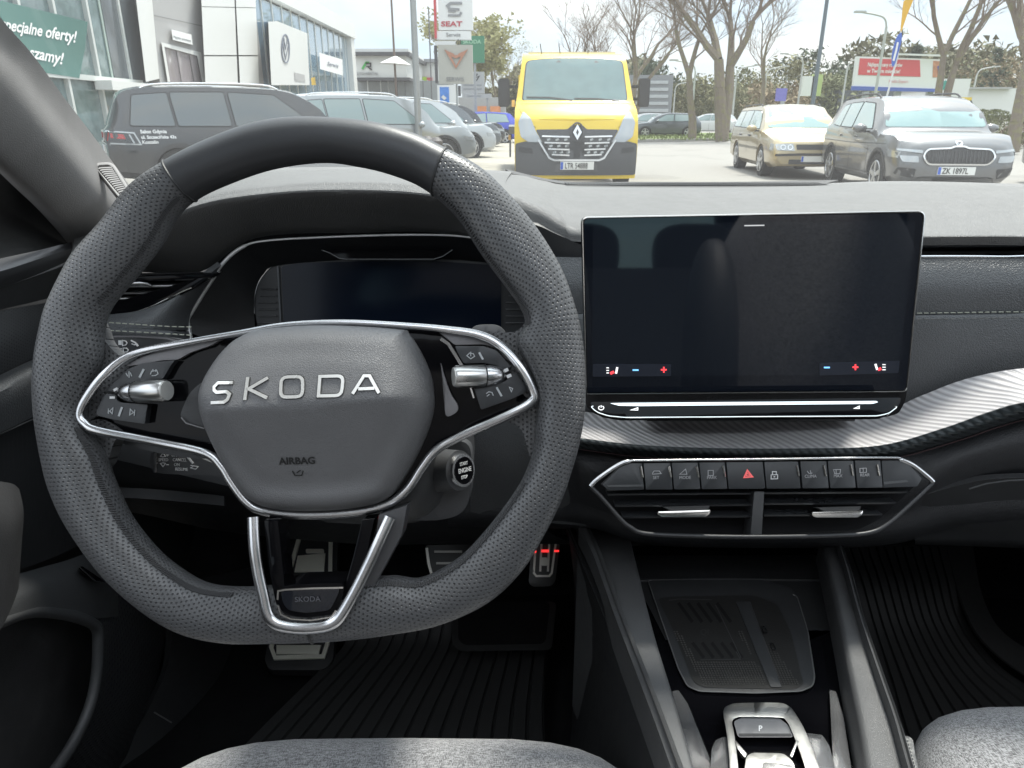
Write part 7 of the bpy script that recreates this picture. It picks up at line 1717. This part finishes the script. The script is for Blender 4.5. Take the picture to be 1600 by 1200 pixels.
# ================================================================ TREES
bark = M('bark', (.19, .155, .115), .95, bump=('bark', 6, .8)); twig_m = M('twig', (.20, .155, .12), .9); bud_y = M('buds', (.30, .28, .13), .9, var=.3)
def tree(lab, base, trunks, seed, depth=5, buds=None, group='bare trees beyond the road', tw_n=2, spread=.55, tr_mat=bark, name='bare_tree'):
    rg = random.Random(seed); r_ = root(name, base, lab, 'tree', group); T = MB(); Cn = MB(); Bd = MB()
    def seg(B, p, q, r0, r1, n):
        B.cyl(p, q, r0, r1, n, cap=False)
    def grow(p, d, L_, r, lev):
        k = 3 if lev < 3 else 2; q = p
        for i in range(k):
            j_ = .05 if lev == 0 else .13; dd = (d+Vector((rg.gauss(0, j_), rg.gauss(0, j_), rg.gauss(0, .08)+(.05 if lev < 3 else -.01)))).normalized()
            q2 = q+dd*L_/k; rr0 = r*(1-.35*i/k); rr1 = r*(1-.35*(i+1)/k)
            seg(T if lev < 2 else Cn, q, q2, rr0, rr1, 9 if lev < 1 else 6 if lev < 2 else 3)
            if lev >= 1 and lev < depth and i < k-1:
                a = rg.uniform(0, 2*pi); sd_ = (dd+Vector((cos(a), sin(a), rg.uniform(-.1, .6)))*spread*1.3).normalized(); grow(q2, sd_, L_*rg.uniform(.4, .7), rr1*.42, lev+1)
            q = q2; d = dd
        if lev < depth:
            for _ in range(rg.choice((2, 2, 3)) if lev < depth-2 else 4):
                a = rg.uniform(0, 2*pi); nd = (d+Vector((cos(a), sin(a), rg.uniform(-.15, .45)))*spread).normalized(); grow(q, nd, L_*rg.uniform(.6, .82), r*(.6 if lev < 1 else .5), lev+1)
        elif buds:
            for _ in range(2):
                c = q+Vector((rg.gauss(0, .15), rg.gauss(0, .15), rg.gauss(0, .15))); s_ = rg.uniform(.04, .12)*buds
                Bd.add([c, c+Vector((s_, rg.uniform(-s_, s_), s_*.4)), c+Vector((rg.uniform(-s_, s_), s_*.3, s_))], [(0, 1, 2)])
    for (d, L_, r) in trunks: grow(Vector(base), Vector(d).normalized(), L_, r, 0)
    if T.V: T.make('trunk', tr_mat, r_)
    if Cn.V: Cn.make('crown', twig_m, r_, False)
    if Bd.V: Bd.make('young_leaves', bud_y, r_, False)
    return r_
def tb(u, y): p = PY(u, 200, y); return Vector((p.x, y, .05))
tree('thick forked bare tree on the grass verge, yellow lichen on its trunk', tb(1130, 39), [((-.10, 0, 1), 3.9, .36), ((.15, .05, 1), 3.6, .33)], 11, 6)
tree('slimmer bare tree left of the thick forked one on the verge', tb(1083, 40), [((-.03, 0, 1), 3.2, .23)], 5, 6)
tree('twin stemmed bare tree rising in front of the billboard', tb(1462, 33), [((-.07, 0, 1), 3.6, .19), ((.08, 0, 1), 3.2, .21)], 21, 6)
tree('bare tree with a straight trunk at the right edge of the view', tb(1590, 26), [((-.04, 0, 1), 3.0, .23)], 8, 6)
tree('spreading bare tree behind the yellow truck', tb(985, 70), [((.0, 0, 1), 4.5, .32), ((.3, .1, 1), 4.5, .25)], 31, 6, spread=.5)
tree('pale bare tree behind the left side of the truck roof', tb(925, 78), [((-.1, 0, 1), 4.2, .28), ((.15, 0, 1), 4.0, .2)], 33, 5)
tree('bare tree between the lamp posts behind the estate', tb(1186, 58), [((0, 0, 1), 3.6, .22)], 14, 5)
tree('bushy tree with yellow spring leaves behind the signs', tb(765, 62), [((-.1, 0, 1), 3.0, .2), ((.2, 0, 1), 3.0, .16)], 17, 5, buds=2.4)
tree('grey bare tree beside the truck mirror at the left', tb(788, 75), [((.05, 0, 1), 2.6, .16)], 19, 5, buds=1.0)
# conifers and green trees further off
gr_t = [M('leaf_dark', (.07, .09, .055), .9, var=.4), M('leaf_mid', (.15, .16, .08), .9, var=.4), M('leaf_brown', (.22, .17, .10), .9, var=.4), M('leaf_olive', (.19, .18, .09), .9, var=.4)]
def leafy(lab, base, h, w_, seed, mt, conic=False, name='leafy_tree', grp='trees in the far wood'):
    rg = random.Random(seed); r_ = root(name, base, lab, 'tree', grp); B = MB(); B.cyl(base, base+Vector((0, 0, h*.6)), .18, .08, 7); B.make('trunk', bark, r_)
    B = MB(); cl = [(rg.uniform(-1, 1), rg.uniform(-1, 1), rg.uniform(0, 1)) for _ in range(26)]
    for (cx, cy, cz) in cl:
        f_ = (1-cz)**.8 if conic else sqrt(max(0, 1-(2*cz-1)**2))*.9+.1
        c = base+Vector((cx*w_/2*f_, cy*w_/2*f_, h*(.25+.75*cz) if not conic else h*(.12+.88*cz)))
        rad = w_*(.16 if not conic else .10)*(1.2-cz*.5)
        for _ in range(70):
            v = Vector((rg.gauss(0, 1), rg.gauss(0, 1), rg.gauss(0, .75)))*rad*.62; p = c+v; s_ = rg.uniform(.25, .5)
            a = Vector((rg.uniform(-1, 1), rg.uniform(-1, 1), rg.uniform(-1, 1)))*s_; b2 = Vector((rg.uniform(-1, 1), rg.uniform(-1, 1), rg.uniform(-1, 1)))*s_
            B.add([p, p+a, p+b2], [(0, 1, 2)])
    B.make('crown', mt, r_, False); return r_
labs = ['dark round topped pine left of centre above the estate', 'dark pine above the adverts board', 'olive tree behind the estate roof', 'brownish tree behind the estate bonnet', 'dark pine right behind the street lamp', 'olive green tree left of the billboard',
        'dark conifer peeking over the left end of the billboard', 'small conifer over the middle of the billboard', 'tall wood edge tree right of the billboard', 'broad brown green tree at the right above the low building', 'dark conifer above the right hand wood', 'olive tree beyond the grey shed', 'dark tree behind the truck mirror', 'green tree between the two nearest trunks', 'hazy green tree right of the forked trunk']
spec = [(1237, 95, 82, 7, 0, False), (1222, 85, 100, 8, 3, False), (1195, 90, 128, 9, 3, False), (1205, 80, 130, 7, 2, False), (1310, 95, 100, 9, 0, False), (1295, 82, 122, 8, 1, False),
        (1357, 95, 76, 4, 0, True), (1412, 95, 72, 5, 0, True), (1500, 110, 92, 16, 1, False), (1555, 105, 96, 16, 2, False), (1535, 105, 72, 4, 0, True), (1062, 95, 128, 9, 3, False), (1018, 95, 92, 6, 0, False), (1108, 95, 125, 9, 1, False), (1160, 100, 118, 10, 1, False)]
for k, ((u, y, vt, w_, mi, con), lb) in enumerate(zip(spec, labs)):
    b = tb(u, y); b.z = 0; top = PY(u, vt, y).z; leafy(lb, b, top, w_, 100+k, gr_t[mi], con, 'conifer' if con else 'leafy_tree')
# the distant wood: one mass
B = MB(); rg = random.Random(55)
for i in range(52000):
    x = rg.uniform(-60, 190); y = rg.uniform(128, 150); prof_ = 6.5+2.6*sin(x*.11)+1.8*sin(x*.31+1)+1.2*sin(x*.9)+(3.5 if x > 62 else 0)
    z = prof_*sqrt(rg.random()); p = Vector((x, y, z)); s_ = rg.uniform(.6, 1.5)
    a = Vector((rg.uniform(-1, 1), rg.uniform(-1, 1), rg.uniform(-1, 1)))*s_; b2 = Vector((rg.uniform(-1, 1), rg.uniform(-1, 1), rg.uniform(-1, 1)))*s_
    B.add([p, p+a, p+b2], [(0, 1, 2)])
o = B.make('forest', M('forest_leaf', (.16, .15, .09), .9, var=.6), None, False); o['kind'] = 'stuff'
# evergreen bushes at the right
for k, (u, y, w_, h_, lb) in enumerate(((1552, 30, 2.4, 1.45, 'rounded evergreen bush behind the crossover bonnet'), (1530, 34, 2.4, 1.5, 'wider evergreen bush further back right of the crossover roof'), (1500, 36, 1.6, 1.3, 'low dark bush right of the crossover windscreen'), (1590, 31, 1.8, .9, 'low reddish bush at the foot of the right hand trunk'))):
    b = tb(u, y); b.z = .0; rg = random.Random(70+k); r_ = root('evergreen_bush', b, lb, 'bush', 'bushes at the right'); B = MB()
    for i in range(3500):
        a = rg.uniform(0, 2*pi); cz = rg.random(); rr = sqrt(max(0, 1-cz**2.2))*(.85+.15*sin(a*7+cz*9))*rg.uniform(.75, 1)
        p = b+Vector((cos(a)*rr*w_/2, sin(a)*rr*w_/2, h_*cz+.02)); s_ = .06
        B.add([p, p+Vector((rg.uniform(-1, 1), rg.uniform(-1, 1), rg.uniform(-1, 1)))*s_, p+Vector((rg.uniform(-1, 1), rg.uniform(-1, 1), rg.uniform(-1, 1)))*s_], [(0, 1, 2)])
    B.make('foliage', M('bush_green', (.12, .13, .045), .9, var=.4) if k < 3 else M('bush_red', (.16, .10, .07), .9, var=.3), r_, False)
